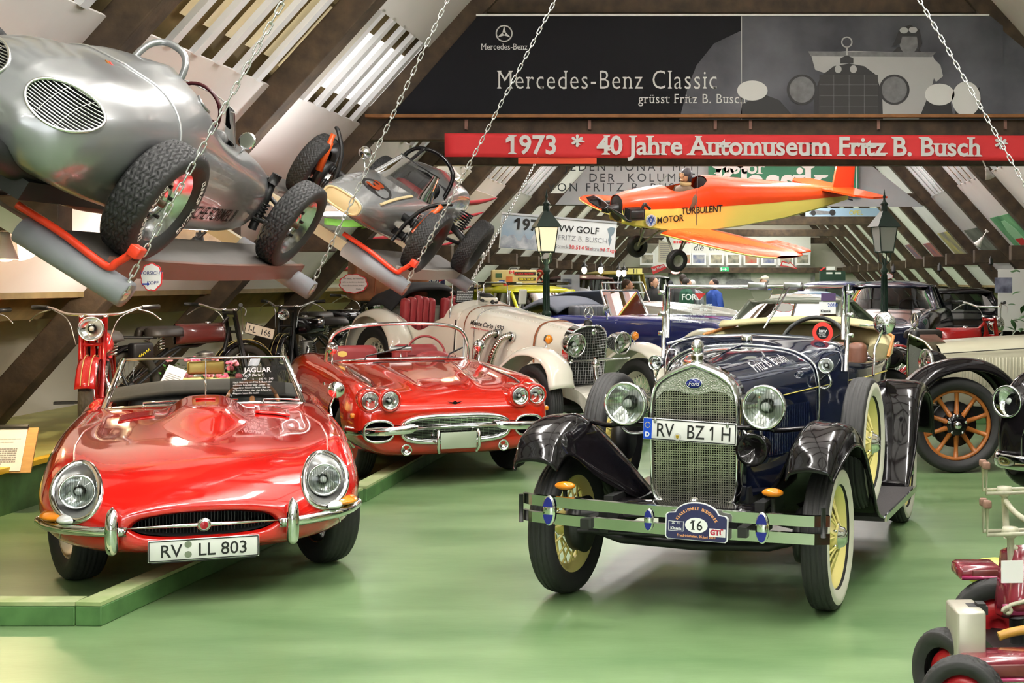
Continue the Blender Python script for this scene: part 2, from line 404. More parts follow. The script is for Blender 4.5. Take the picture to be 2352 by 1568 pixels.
for y in (20, 25, 31, 36, 42, 48, 54):  # more added rows for fill, kept out of view by the banners
    for x in (-1.6, 1.6): tube_lamp(x, y, 4.4, 2.4, 110, 'added fill-light tube lamp kept out of sight behind the long banners')
# ---------------------------------------------------------------- wheels, lamps and other car parts
def tri(x): return abs((x % 1)*2-1)*2-1
def tr_zig(n=60, k=5, amp=.35):
    def f(th, u):
        v = (u*.5+.5)*k+amp*tri(th*n/(2*PI)); return 1. if abs((v % 1)-.5) < .16 else 0.
    return f
def tr_wave(n=44, k=6, amp=.3):
    def f(th, u):
        v = (u*.5+.5)*k+amp*math.sin(th*n); c = 1. if abs((v % 1)-.5) < .13 else 0.
        if abs(((th*n/(2*PI)*1.0+math.floor(v)*.5) % 1)-.5) < .1: c = max(c, .6)
        return c
    return f
def tr_rib(k=4, n=50):
    def f(th, u):
        v = (u*.5+.5)*k; c = 1. if abs((v % 1)-.5) < .1 else 0.
        if abs(u) > .72 and (th*n/(2*PI)) % 1 < .3: c = 1.
        return c
    return f
def tr_block(k=4, n=46):
    def f(th, u):
        v = (u*.5+.5)*k; a = (th*n/(2*PI)+.5*math.floor(v)) % 1
        return 1. if (abs((v % 1)-.5) > .42 or a < .2) else 0.
    return f
def tire_prof(Rr, w, r0, tw=.78):
    h = Rr-r0; a = w/2
    half = [(-a*.62, r0-.004), (-a*.82, r0+h*.12), (-a*.99, r0+h*.38), (-a*1.0, r0+h*.55), (-a*.95, r0+h*.76), (-a*tw, Rr-h*.075)]
    return half
def tire(Rr, w, r0, tread=None, nt=96, depth=.006, tw=.78, nu=22):
    h = tire_prof(Rr, w, r0, tw); side = cr(h, 12); a = w/2*tw
    tr = [(-a+2*a*i/nu, Rr-(Rr-r0)*.075*abs(-1+2*i/nu)**2.5) for i in range(1, nu)]
    prof = side+tr+[(-x, r) for x, r in side[::-1]]; lo, hi = 12, 12+len(tr)
    g = []
    for i in range(nt):
        th = 2*PI*i/nt; c, s = math.cos(th), math.sin(th); row = []
        for j, (x, r) in enumerate(prof):
            if tread and lo-1 <= j <= hi: r -= depth*tread(th, x/a)
            row.append((x, r*c, r*s))
        g.append(row)
    return MB().grid(g, True, False)
def hoop(prof, n=48): return MB().lathe([(r, x) for x, r in prof], n, axis='X')
WM = {}
def wheel(parent, M, Rr, w, r0, style, col=None, tread=None, nt=96, name='wheel', white=None, key=None, depth=.006, nu=22):
    key = key or (style, Rr, w, r0, col.name if col else 0, nt)
    parts = WM.get(key)
    if parts is None:
        parts = [(name, tire(Rr, w, r0, tread, nt, depth, .78, nu).mesh('tire'), RUBBER)]
        a = w/2
        if white: parts.append(('whitewall', hoop([(a*.84, r0+.004), (a*1.0+.002, r0+(Rr-r0)*.38), (a*1.0+.003, r0+(Rr-r0)*.55), (a*.97, r0+(Rr-r0)*.72)], 64).mesh('whitewall'), white))
        if style in ('wire', 'ford'):
            t = .012 if style == 'ford' else .01
            rp = [(-a*.66, r0+.006), (-a*.62, r0-.012), (-a*.3, r0-.02), (-a*.12, r0-.045), (a*.12, r0-.045), (a*.3, r0-.02), (a*.62, r0-.012), (a*.68, r0+.008)]
            parts.append(('rim', hoop(rp, 64).mesh('rim'), col))
            hb = MB(); hr = .05 if style == 'ford' else .045
            if style == 'ford':
                hb.lathe([(.0, .062), (.055, .06), (.07, .03), (.078, -.02), (.078, -.06), (0, -.06)], 24, axis='X')
            else: hb.lathe([(.0, .05), (.035, .05), (.042, .02), (.05, -.05), (0, -.05)], 20, axis='X')
            parts.append(('hub', hb.mesh('hub'), col))
            sp = MB(); n = 30 if style == 'ford' else 56
            for i in range(n):
                th = 2*PI*i/n; k = i % 2
                if style == 'ford': x0, x1, dth, rr = (.05 if k else -.04), (-a*.08 if k else a*.08), (.16 if i % 4 < 2 else -.16), .006
                else: x0, x1, dth, rr = (.04 if k else -.045), (a*.1 if k else -a*.1), (.42 if (i//2) % 2 else -.42), .0032
                ri, ro = (.075 if style == 'ford' else .042), r0-.03
                sp.tube([(x0, ri*math.cos(th+dth), ri*math.sin(th+dth)), (x1, ro*math.cos(th), ro*math.sin(th))], rr, 5, caps=False)
            parts.append(('spokes', sp.mesh('spokes'), col))
            cap = MB()
            if style == 'ford': cap.lathe([(0, .098), (.03, .096), (.048, .082), (.055, .06), (.058, .058)], 24, axis='X')
            else: cap.lathe([(0, .085), (.02, .085), (.026, .06), (.04, .05)], 16, axis='X')
            parts.append(('hub_cap', cap.mesh('hub_cap'), CHROME))
            if style == 'ford':
                nb = MB()
                for i in range(5): nb.ball((.045, .062*math.cos(i*2*PI/5), .062*math.sin(i*2*PI/5)), (.012, .008, .008), 8, 6)
                parts.append(('wheel_nuts', nb.mesh('nuts'), CHROME))
                parts.append(('brake_drum', MB().lathe([(0, -.02), (.12, -.03), (.14, -.045), (.14, -.1), (0, -.1)], 28, axis='X').mesh('drum'), BLACK))
        elif style == 'steel':                          # silver racing rims, stepped, with bolts
            rp = [(a*.7, r0+.012), (a*.66, r0-.004), (a*.45, r0-.012), (a*.40, r0-.03), (a*.1, r0-.036), (a*.05, r0-.05), (-.005, r0-.055), (-.012, r0*.62), (.012, r0*.55), (.016, r0*.34), (.0, r0*.3)]
            parts.append(('rim', hoop(rp, 64).mesh('rim'), col))
            hb = MB().lathe([(0, .05), (.018, .05), (.02, .01), (r0*.3, .0), (r0*.3, -.02)], 24, axis='X').mesh('hub'); parts.append(('hub', hb, mat('aged_hub', (.12, .09, .06), .5, .6)))
            bl = MB()
            for i in range(5): bl.tube([(.0, r0*.48*math.cos(i*2*PI/5+.3), r0*.48*math.sin(i*2*PI/5+.3)), (.035, r0*.48*math.cos(i*2*PI/5+.3), r0*.48*math.sin(i*2*PI/5+.3))], .011, 8)
            parts.append(('bolts', bl.mesh('bolts'), BLACK))
            hl = MB()
            for i in range(5): 
                t = i*2*PI/5+.3+PI/5; hl.lathe([(0, 0), (.022, 0)], 12, M=T(.0145-.02, r0*.6*math.cos(t), r0*.6*math.sin(t)), axis='X')
            parts.append(('brake', MB().lathe([(0, -.03), (r0*.75, -.035), (r0*.75, -.08), (0, -.08)], 24, axis='X').mesh('brake'), BLACK))
        elif style == 'cast':                           # black steel rim with cut-outs
            rp = [(a*.7, r0+.01), (a*.6, r0-.006), (a*.2, r0-.02), (.0, r0-.04), (-.0, r0*.74)]
            parts.append(('rim', hoop(rp, 48).mesh('rim'), col)); sp = MB()
            for i in range(8):
                t = i*2*PI/8; sp.tube([(.0, r0*.3*math.cos(t), r0*.3*math.sin(t)), (.004, r0*.8*math.cos(t), r0*.8*math.sin(t))], .022, 6, flat=.5)
            parts.append(('spokes', sp.mesh('spokes'), STEEL))
            parts.append(('hub', MB().lathe([(0, .04), (.03, .04), (.035, .01), (r0*.36, .0), (r0*.36, -.06)], 20, axis='X').mesh('hub'), BLACK))
        elif style == 'disc':                           # plain painted disc with chrome cap
            rp = [(a*.7, r0+.008), (a*.6, r0-.008), (a*.3, r0-.02), (a*.25, r0-.05), (a*.42, r0*.6), (a*.3, r0*.42), (a*.3, 0)]
            parts.append(('rim', hoop(rp, 40).mesh('rim'), col))
            parts.append(('hub_cap', MB().lathe([(0, a*.62), (r0*.2, a*.58), (r0*.4, a*.36), (r0*.42, a*.3)], 24, axis='X').mesh('cap'), CHROME))
        elif style == 'plane':
            rp = [(a*.75, r0+.006), (a*.6, r0-.008), (a*.3, r0*.72), (a*.36, r0*.5), (a*.3, r0*.3), (a*.42, r0*.16), (a*.42, 0)]
            parts.append(('rim', hoop(rp, 32).mesh('rim'), col))
        WM[key] = parts
    o = obj(parts[0][0], parts[0][1], parts[0][2], parent, M=M)
    for nm, me, m in parts[1:]: obj(nm, me, m, o)
    if style == 'wood_done': pass
    return o
def headlamp(parent, loc, r, depth=.16, aim=0., tilt=0., shell=None, name='headlamp', M=None, rim=.1, bulge=.18, flutes=True):
    """Bowl behind a chrome ring and a ribbed lens; faces local -y."""
    M = M or (T(*loc) @ R(aim, 'Z') @ R(tilt, 'X'))
    b = MB().lathe([(0, depth), (r*.35, depth*.97), (r*.7, depth*.75), (r*.95, depth*.35), (r, .0)], 32, axis='Y')
    o = obj(name, b, shell or CHROME, parent, M=M)
    obj('ring', MB().lathe([(r*1.0, .012), (r*1.06, .0), (r*1.05, -.018), (r*.97, -.024), (r*(1-rim), -.01)], 40, axis='Y'), CHROME, o)
    obj('reflector', MB().lathe([(r*.1, r*.5), (r*.45, r*.38), (r*.75, r*.16), (r*.94, -.004)], 32, axis='Y'), REFL, o)
    obj('bulb', MB().ball((0, r*.3, 0), (r*.14, r*.18, r*.14), 12, 8).lathe([(0, r*.1), (r*.2, r*.12), (r*.22, r*.3)], 16, axis='Y'), mat('bulb', (.75, .75, .7), .2), o)
    lens = MB().lathe([(0, -.012-r*bulge)]+[(r*.95*q, -.012-r*bulge*(1-q*q)) for q in (.25, .5, .7, .85, 1.)], 36, axis='Y')
    obj('lens', lens, LENS, o)
    if flutes:
        fl = MB()
        for i in range(-6, 7):
            x = i*r*.13; hh = math.sqrt(max(r*r*.78-x*x, 0))
            zz = [(-1+2*k/6)*hh for k in range(7)]
            fl.tube([(x, -.010-r*bulge*(1-(x*x+z*z)/(r*r*.9)), z) for z in zz], r*.018, 4, caps=False)
        obj('lens_flutes', fl, LENS, o)
    return o
def plate(parent, M, s, w, h, size, eu=True, name='number_plate', xs=1., border=INK, x0=None, bold=.012):
    o = obj(name, MB().rbox((0, 0, 0), (w, h, .006), .008), PLATE, parent, M=M)
    fr = MB()
    for c, d in (((0, h/2-.006, .0035), (w-.012, .005, .002)), ((0, -h/2+.006, .0035), (w-.012, .005, .002)), ((-w/2+.006, 0, .0035), (.005, h-.012, .002)), ((w/2-.006, 0, .0035), (.005, h-.012, .002))): fr.box(c, d)
    obj('border', fr, border, o)
    if eu:
        obj('euro_band', MB().box((-w/2+.025, 0, .0036), (.045, h-.008, .002)), mat('euro_blue', rgb(10, 70, 190), .4), o)
        st = MB()
        for i in range(12): st.prism(circ(.0025, 5), .0008, T(-w/2+.025+.014*math.cos(i*PI/6), h*.17+.014*math.sin(i*PI/6), .0046))
        obj('stars', st, mat('star_yellow', (.8, .6, .05), .5), o)
        text('D', .034, WHITE, o, T(-w/2+.025, -h*.36, .0047), align='CENTER', bold=.02)
    text(s, size, INK, o, T(x0 if x0 is not None else (.024 if eu else 0), -size*.36, .004), align='CENTER', bold=bold, xs=xs)
    return o
# ---------------------------------------------------------------- helpers for smooth car bodies
from mathutils.bvhtree import BVHTree
def bvh_of(mb): return BVHTree.FromPolygons(mb.v, mb.f)
def hit(b, o, d, default=None):
    r = b.ray_cast(Vector(o), Vector(d)); return r[0] if r[0] is not None else default
def nrm(b, o, d):
    r = b.ray_cast(Vector(o), Vector(d)); return (r[0], r[1]) if r[0] is not None else (None, None)
def body_grid(rows, nu, nv):                            # rows: (y, [(x, z), ...]) half sections from bottom centre round to top centre
    return MB().grid(surf([[(x, y, z) for x, z in r] for y, r in rows], nu, nv))
def front_pts(b, pts, lift=.0, y0=-3.):                 # (x, z) outline thrown onto the front of a body
    out = []
    for x, z in pts:
        h = hit(b, (x, y0, z), (0, 1, 0)); out.append(tuple(h+Vector((0, -lift, 0))) if h else None)
    for i, p in enumerate(out):
        if p is None:
            q = [o for o in out if o]; out[i] = (pts[i][0], q[0][1] if q else 0, pts[i][1])
    return out
def top_pts(b, pts, lift=.003, z0=3.):
    out = []
    for x, y in pts:
        h = hit(b, (x, y, z0), (0, 0, -1))
        if h: out.append((h.x, h.y, h.z+lift))
    return out
def ell(cx, cz, a, b, n=40, rot=0., p=2.):
    o = []
    for i in range(n):
        t = 2*PI*i/n; c, s = math.cos(t), math.sin(t)
        x, z = a*math.copysign(abs(c)**(2/p), c), b*math.copysign(abs(s)**(2/p), s)
        o.append((cx+x*math.cos(rot)-z*math.sin(rot), cz+x*math.sin(rot)+z*math.cos(rot)))
    return o
def patch(ringpts, off=(0, -.03, 0), n=6):              # domed sheet inside a closed outline
    P = np.array(ringpts); c = P.mean(0); g = []
    for i in range(n+1):
        k = i/n; g.append([tuple(c+(p-c)*k+np.array(off)*(1-k*k)) for p in P])
    return MB().grid(g, False, True)
# ---------------------------------------------------------------- dark blue vintage roadster (front right)
def vintage_roadster():
    NAVY = mat('navy_paint', (.006, .010, .030), .07, coat=.8)
    YEL = mat('wheel_yellow', rgb(230, 216, 136), .4)
    WW = mat('whitewall', rgb(214, 210, 196), .6)
    TANC = mat('tan_canvas', rgb(190, 180, 138), .9, noise=.15, nscale=20)
    BRN = mat('brown_leather', rgb(120, 78, 60), .5, noise=.2, nscale=10)
    car = thing('vintage_roadster', 'dark navy vintage roadster with yellow wire wheels and whitewall tyres', 'car', (-.19, 7.10, 0), (0, 0, math.radians(-16)))
    FT = tr_rib(4, 56)
    tk = .705
    for sx in (1, -1):
        for y in (0, 2.60):
            M = T(sx*(tk if y == 0 else .655), y, .365) @ (R(PI, 'Z') if sx < 0 else Matrix())
            if sx < 0 and y == 0: M = M @ R(math.radians(-3), 'Z')
            wheel(car, M, .365, .135, .258, 'ford', YEL, FT, 128, white=WW, key='fordw')
        M = T(sx*.74, .76, .75) @ (R(PI, 'Z') if sx < 0 else Matrix()); wheel(car, M, .365, .135, .258, 'ford', YEL, FT, 128, name='spare_wheel', white=WW, key='fords')
    # radiator
    DZ = -.03
    half = cr([(0, 1.245), (.07, 1.222), (.15, 1.187), (.212, 1.135), (.238, 1.05), (.243, .92), (.24, .72), (.234, .60), (.205, .535), (.12, .49), (0, .472)], 40)
    half = [(x, .85+(z-.85)*1.04-.03) for x, z in half]
    outl = half+[(-x, z) for x, z in half[-2:0:-1]]
    n = len(outl)
    def ring(sc, y, dz=0): return [(x*sc, y, (z-.85)*sc+.85+dz) for x, z in outl]
    sh = MB(); rg = [ring(.90, .012), ring(.93, -.022), ring(.97, -.03), ring(1.0, -.012), ring(1.015, .03), ring(1.02, .12), ring(1.0, .125)]
    sh.grid(rg, False, True, flip=True)
    rad = obj('radiator_shell', sh, CHROME, car)
    core = MB().add([(x*.93, .03, (z-.85)*.93+.85) for x, z in outl], [tuple(range(n))], False); obj('radiator_core', core, DARK, rad)
    def hw(z): 
        zs = [p[1] for p in half]; xs = [p[0] for p in half]; return float(np.interp(z, zs[::-1], xs[::-1]))*.94
    me = MB(); z = .50
    z = .455
    while z < 1.085:
        w_ = hw(z); me.box((0, .004, z), (2*w_, .004, .0045)); z += .0125
    x = -.22
    zz = [p[1] for p in half]; xx = [p[0] for p in half]
    while x <= .221:
        lo = min([zq for xq, zq in zip(xx, zz) if xq*.94 >= abs(x)] or [.6])
        if abs(x) < .215: me.box((x, -.001, (max(lo, .445)+1.085)/2), (.0045, .004, 1.085-max(lo, .445)))
        x += .0125
    obj('stone_guard', me, mat('guard_wire', (.62, .6, .52), .28, 1.), rad)
    up = MB(); tp = [(x, z) for x, z in half if z > 1.07]; pts = [(x*.93, (z-.85)*.93+.85) for x, z in tp]; 
    lowr = [(.212, 1.03), (.17, 1.075), (.10, 1.082), (.03, 1.065), (0, 1.06)]
    poly = pts+lowr; poly = poly+[(-x, z) for x, z in poly[::-1] if x > 0]
    up.add([(x, -.008, z) for x, z in poly], [tuple(range(len(poly)))], False); obj('header_panel', up, mat('header_nickel', (.42, .43, .38), .25, 1., bump=.5, nscale=120), rad)
    obj('emblem', MB().lathe([(0, -.012), (.9, -.012), (1, -.004)], 28, axis='Y', M=T(0, -.008, 1.12) @ Matrix.Diagonal((.044, 1, .026, 1))), mat('badge_blue', (.01, .02, .16), .2), rad)
    obj('emblem_rim', MB().tube([(.044*math.cos(a*PI/16), -.014, 1.12+.026*math.sin(a*PI/16)) for a in range(32)], .004, 6, True), CHROME, rad)
    text('Ford', .03, mat('badge_silver', (.7, .7, .7), .3), rad, facing((0, -.0215, 1.11)), align='CENTER', shear=.3)
    cap = MB().lathe([(.0, .05), (.03, .05), (.036, .035), (.03, .015), (.036, .0), (.04, -.012)], 20, c=(0, .045, 1.225)); obj('radiator_cap', cap, CHROME, rad)
    qb = MB().ball((0, .05, 1.305), (.033, .05, .045), 16, 10); obj('mascot', qb, CHROME, rad)
    headr = MB().lathe([(0, -.03), (.016, -.028), (.028, -.006), (.03, .0)], 20, axis='Y', c=(0, -.012, .505)); obj('crank_cover', headr, CHROME, rad)
    # bonnet + cowl + tub
    def sec(y, w, zt, zb):
        q = lerp(y, [.1, .9, 1.2], [1., .8, .45]); return [(w*.93, y, zb), (w*1.0, y, zb+.16), (w*1.01, y, zt-.36*max(q, .7)), (w, y, zt-.24*q), (w*.93, y, zt-.125*q), (w*.68, y, zt-.042*q), (w*.33, y, zt-.008), (0, y, zt)]
    hood = MB().grid(surf([sec(.10, .235, 1.215, .5), sec(.35, .30, 1.235, .52), sec(.62, .375, 1.26, .52), sec(.90, .452, 1.275, .52)], 20, 30)).mirror()
    hd = obj('bonnet', hood, NAVY, car)
    for i in range(22):
        y = .22+i*.027; w_ = lerp(y, [.1, .9], [.235, .452])
        for sx in (1, -1): obj('louvre', MB().box((sx*(w_+.002), y, .84), (.012, .012, .26)), NAVY, hd)
    obj('hinge', MB().tube([(0, .11, 1.238), (0, .5, 1.256), (0, .9, 1.278)], .006, 6), NAVY, hd)
    cowl = MB().grid(surf([sec(.90, .455, 1.28, .5), sec(1.0, .487, 1.297, .5), sec(1.1, .53, 1.318, .48), sec(1.2, .565, 1.33, .46)], 14, 30)).mirror(); cw = obj('cowl', cowl, NAVY, car)
    band = [p for p in cr(sec(.895, .458, 1.281, .72), 28)]; band = band+[(-x, y, z) for x, y, z in band[-2::-1]]
    obj('cowl_band', MB().tube(band, .008, 6), CHROME, cw)
    obj('fuel_cap', MB().lathe([(.0, .028), (.03, .028), (.034, .02), (.034, .0)], 20, c=(0, 1.02, 1.302)), CHROME, cw)
    edge = [p for p in cr(sec(1.2, .557, 1.327, .85), 28)]; edge = edge+[(-x, y, z) for x, y, z in edge[-2::-1]]; obj('cowl_bead', MB().tube(edge, .011, 6), NAVY, cw)
    def side(y, w, zt, zb): return [(w*.94, y, zb), (w, y, zb+.15), (w*1.015, y, zb+.35), (w*1.0, y, zt-.08), (w*.985, y, zt), (w*.95, y, zt+.005), (w*.94, y, zt-.05), (w*.93, y, zb+.1)]
    tub = MB().grid(surf([side(1.18, .56, 1.17, .46), side(1.5, .605, 1.14, .46), side(1.95, .625, 1.13, .46), side(2.35, .60, 1.13, .46), side(2.7, .5, 1.12, .5), side(2.95, .3, 1.08, .6), side(3.03, .02, 1.02, .7)], 36, 20)).mirror(); tb = obj('body_tub', tub, NAVY, car)
    obj('floor_pan', MB().box((0, 1.9, .5), (.95, 1.6, .03)), BLACK, tb)
    for sx in (1, -1):
        l = [(sx*(lerp(y, [.1, .9, 1.2, 1.5, 2, 2.35, 2.7], [.236, .453, .556, .607, .628, .604, .505])+.004), y, z) for y, z in ((.12, 1.0), (.4, 1.02), (.9, 1.045), (1.2, 1.06), (1.5, 1.06), (2, 1.06), (2.35, 1.05), (2.7, 1.04))]
        obj('pinstripe', MB().tube(cr(l, 40), .0035, 4), mat('pin_yellow', rgb(206, 190, 90), .5), tb)
        obj('door_handle', MB().tube([(sx*.62, 1.62, 1.0), (sx*.68, 1.62, 1.0), (sx*.68, 1.56, 1.0)], .009, 6), CHROME, tb)
        obj('sill_apron', MB().box((sx*.5, 1.35, .42), (.16, 1.5, .14)), GBLACK, car)
    # seats, hood
    st = MB()
    for i in range(8): st.rbox((-.42+i*.12, 2.28, 1.03), (.125, .16, .42), .045, 3)
    obj('seat_back', st, BRN, car); obj('seat', MB().rbox((0, 1.95, .78), (.95, .5, .18), .05, 3), BRN, car)
    cv = MB(); path = [(-.60, 2.3, 1.20), (-.57, 2.48, 1.25), (-.38, 2.72, 1.28), (0, 2.82, 1.285), (.36, 2.72, 1.27), (.54, 2.48, 1.24), (.57, 2.3, 1.18)]
    cv.sweep(cr(path, 30), [(.085*math.cos(a), .06*math.sin(a)) for a in np.linspace(0, 2*PI, 14)[:-1]]); top = obj('folded_hood', cv, TANC, car)
    fl = MB().grid(surf([[(-.55, 2.3, 1.33), (-.2, 2.45, 1.36), (.2, 2.45, 1.36), (.55, 2.3, 1.32)], [(-.6, 2.6, 1.35), (-.2, 2.85, 1.375), (.2, 2.85, 1.375), (.6, 2.6, 1.33)], [(-.5, 2.9, 1.30), (-.2, 3.05, 1.33), (.2, 3.05, 1.33), (.5, 2.9, 1.29)]], 10, 16)); obj('hood_fold', fl, TANC, top, solid=.02)
    for sx in (1, -1): obj('hood_iron', MB().tube([(sx*.64, 2.2, 1.15), (sx*.66, 2.3, 1.28), (sx*.5, 2.55, 1.34)], .012, 6), mat('hood_wood', rgb(170, 110, 50), .5), top)
    sw = MB().tube([(.28+.21*math.cos(a*2*PI/36), 1.55+.21*math.sin(a*2*PI/36)*.5, 1.24+.21*math.sin(a*2*PI/36)*.86) for a in range(36)], .014, 8, True)
    for a in (.5, PI-.5, 1.5*PI): sw.tube([(.28, 1.53, 1.22), (.28+.2*math.cos(a), 1.55+.2*math.sin(a)*.5, 1.24+.2*math.sin(a)*.86)], .014, 6, flat=.4)
    sw.tube([(.28, 1.53, 1.22), (.28, 1.25, .95)], .02, 8); obj('steering_wheel', sw, BLACK, car)
    # windscreen
    wz0, wz1, wy, ww = 1.305, 1.615, 1.17, .545
    fr = MB(); rr = .013
    pa = [(-ww, wy, wz0-.0), (-ww, wy+.03, wz1), (ww, wy+.03, wz1), (ww, wy, wz0)]
    fr.tube([pa[0], pa[1]], rr, 8).tube([pa[1], pa[2]], rr, 8).tube([pa[2], pa[3]], rr, 8)
    lowp = [(x, wy-.0, 1.268+.052*(1-(x/ww)**2)**.8) for x in np.linspace(-ww, ww, 15)]; fr.tube(lowp, .009, 6)
    wf = obj('windscreen_frame', fr, CHROME, car)
    gl = MB(); q = [(x, wy+.002, 1.268+.052*max(1-(x/ww)**2, 0)**.8) for x in np.linspace(-ww, ww, 15)]; gl.grid([q, [(x, wy+.03, wz1) for x, _, _ in q]]); obj('windscreen_glass', gl, GLASS, wf)
    po = MB()
    for sx in (1, -1):
        po = MB(); po.tube([(sx*.565, wy-.02, 1.12), (sx*.572, wy+.01, 1.35), (sx*.57, wy+.03, 1.63)], .013, 8)
        for zq in (1.33, 1.45, 1.58): po.lathe([(0, .025), (.014, .02), (.014, -.02), (0, -.025)], 10, axis='X', c=(sx*.585, wy+.01, zq))
        obj('windscreen_post', po, CHROME, wf)
    cl = MB()
    for x in (.02, .24): cl.rbox((x, wy+.02, wz1+.01), (.11, .05, .035), .008).tube([(x-.06, wy+.03, wz1), (x+.06, wy+.03, wz1)], .02, 8)
    obj('clamps', cl, STEEL, wf); obj('mirror', MB().prism([(-.07, .0), (.07, 0), (.05, -.05), (.0, -.07), (-.04, -.06)], .02, facing((.03, wy+.08, wz1-.02))), mat('mirror_back', (.5, .48, .4), .3, .8), wf)
    obj('wiper', MB().tube([(.23, wy-.02, wz1-.0), (.14, wy-.025, 1.47), (.07, wy-.02, 1.37)], .006, 6).tube([(.20, wy-.02, wz1), (.08, wy-.02, 1.39)], .003, 5), STEEL, wf)
    s1 = facing((.44, wy+.003, 1.51)); obj('sticker', MB().box((0, 0, 0), (.088, .045, .002)), mat('sticker_purple', rgb(70, 50, 90), .5), wf, M=facing((.455, wy+.012, 1.555))); obj('sticker', MB().box((0, 0, 0), (.1, .07, .002)), WHITE, wf, M=facing((.45, wy+.008, 1.49)))
    text('2010', .03, mat('blue_print', rgb(40, 70, 150), .5), wf, facing((.452, wy+.0065, 1.497)), bold=.01); text('Klassik', .022, INK, wf, facing((.41, wy+.0065, 1.465)), bold=.02)
    st = obj('round_sticker', MB().prism(circ(.062, 40), .003), mat('sticker_red', rgb(225, 60, 50), .45), wf, M=facing((.425, wy-.004, 1.345)))
    obj('sticker_center', MB().prism(circ(.038, 32), .002).prism(circ(.035, 32), .002), INK, st, M=T(0, 0, .003)); text('Isny', .03, WHITE, st, T(-.022, .002, .0056), bold=.02); text('Natürlich', .011, WHITE, st, T(-.024, -.011, .0056)); text('im Allgäu', .011, WHITE, st, T(-.02, -.023, .0056))
    # fenders
    rows = [[(.815, -.43, .70), (.80, -.45, .735), (.71, -.46, .75), (.62, -.45, .735), (.585, -.43, .70)],
            [(.84, -.33, .775), (.81, -.36, .86), (.71, -.37, .882), (.61, -.35, .86), (.555, -.31, .765)],
            [(.85, -.07, .83), (.82, -.085, .925), (.71, -.09, .948), (.60, -.08, .92), (.46, -.13, .62)],
            [(.85, .20, .77), (.82, .215, .86), (.71, .22, .888), (.58, .2, .83), (.31, .05, .50)],
            [(.85, .42, .58), (.82, .455, .64), (.71, .465, .655), (.54, .42, .66), (.26, .32, .42)],
            [(.85, .60, .40), (.82, .62, .43), (.71, .625, .435), (.57, .62, .45), (.28, .58, .37)],
            [(.85, .82, .325), (.82, .82, .335), (.71, .82, .335), (.60, .82, .335), (.45, .82, .33)]]
    fm = MB().grid(surf(rows, 40, 24)).mesh('fender'); rw = [[(x, y, z) for x, y, z in r] for r in rows]
    rrows = [[(0.810, 1.93, 0.330), (0.780, 1.93, 0.340), (0.670, 1.93, 0.345), (0.550, 1.93, 0.340), (0.500, 1.93, 0.330)],
             [(0.825, 2.14, 0.538), (0.800, 2.11, 0.557), (0.670, 2.10, 0.576), (0.530, 2.11, 0.557), (0.480, 2.14, 0.500)],
             [(0.830, 2.30, 0.787), (0.810, 2.26, 0.864), (0.670, 2.25, 0.888), (0.530, 2.26, 0.864), (0.500, 2.3, 0.672)],
             [(0.830, 2.56, 0.893), (0.810, 2.55, 0.960), (0.670, 2.55, 0.979), (0.530, 2.55, 0.960), (0.500, 2.56, 0.768)],
             [(0.830, 2.90, 0.806), (0.810, 2.93, 0.854), (0.670, 2.94, 0.864), (0.530, 2.93, 0.845), (0.500, 2.9, 0.672)],
             [(0.820, 3.10, 0.538), (0.800, 3.13, 0.557), (0.670, 3.14, 0.566), (0.530, 3.13, 0.557), (0.500, 3.1, 0.500)]]
    rm = MB().grid(surf(rrows, 36, 22)).mesh('rear_fender')
    for sx in (1, -1):
        for nm, me_ in (('front_fender', fm), ('rear_fender', rm)):
            m2 = me_ if sx > 0 else me_.copy()
            if sx < 0:
                for v in m2.vertices: v.co.x *= -1
                m2.flip_normals()
            f = obj(nm, m2, GBLACK, car, solid=.008)
            src = rows if nm[0] == 'f' else rrows
            obj('fender_bead', MB().tube(cr([(sx*r[0][0], r[0][1], r[0][2]) for r in src], 40), .009, 6), GBLACK, f)
        rb = obj('running_board', MB().box((sx*.70, 1.38, .325), (.31, 1.16, .03)), mat('running_rubber', (.05, .045, .045), .7, bump=.2, nscale=80), car)
        obj('board_trim', MB().box((sx*.86, 1.38, .328), (.012, 1.16, .036)), CHROME, rb)
        fl2 = MB().grid([[(sx*.58, .16, .90), (sx*.45, .16, .62)], [(sx*.5, .5, .72), (sx*.42, .5, .5)]]); 
    # chassis
    ch = MB()
    for sx in (1, -1): ch.box((sx*.33, 1.2, .46), (.05, 3.3, .1))
    ch.tube([(-.62, 0, .36), (-.4, -.02, .30), (0, -.02, .285), (.4, -.02, .30), (.62, 0, .36)], .025, 8).tube([(-.62, -.06, .42), (-.35, -.06, .47), (0, -.06, .49), (.35, -.06, .47), (.62, -.06, .42)], .022, 8, flat=1.5)
    ch.tube([(-.6, -.12, .35), (.6, -.12, .35)], .014, 6).box((0, .4, .42), (.5, .5, .3)).lathe([(0, -.6), (.07, -.6), (.09, 0), (.07, .6), (0, .6)], 12, axis='X', c=(0, 2.6, .36))
    for sx in (1, -1): ch.box((sx*.4, -.35, .46), (.045, .35, .05)).box((sx*.4, .0, .52), (.05, .4, .06)).lathe([(0, -.05), (.135, -.05), (.15, .0), (0, .0)], 20, axis='X', c=(sx*.60, 0, .365))
    obj('chassis', ch, BLACK, car)
    ap = MB().grid(surf([[(-.42, -.30, .42), (-.2, -.33, .47), (.2, -.33, .47), (.42, -.30, .42)], [(-.43, -.18, .50), (-.2, -.17, .52), (.2, -.17, .52), (.43, -.18, .50)], [(-.43, .0, .52), (-.25, .0, .5), (.25, .0, .5), (.43, .0, .52)]], 8, 14)); obj('front_apron', ap, GBLACK, car, solid=.01)
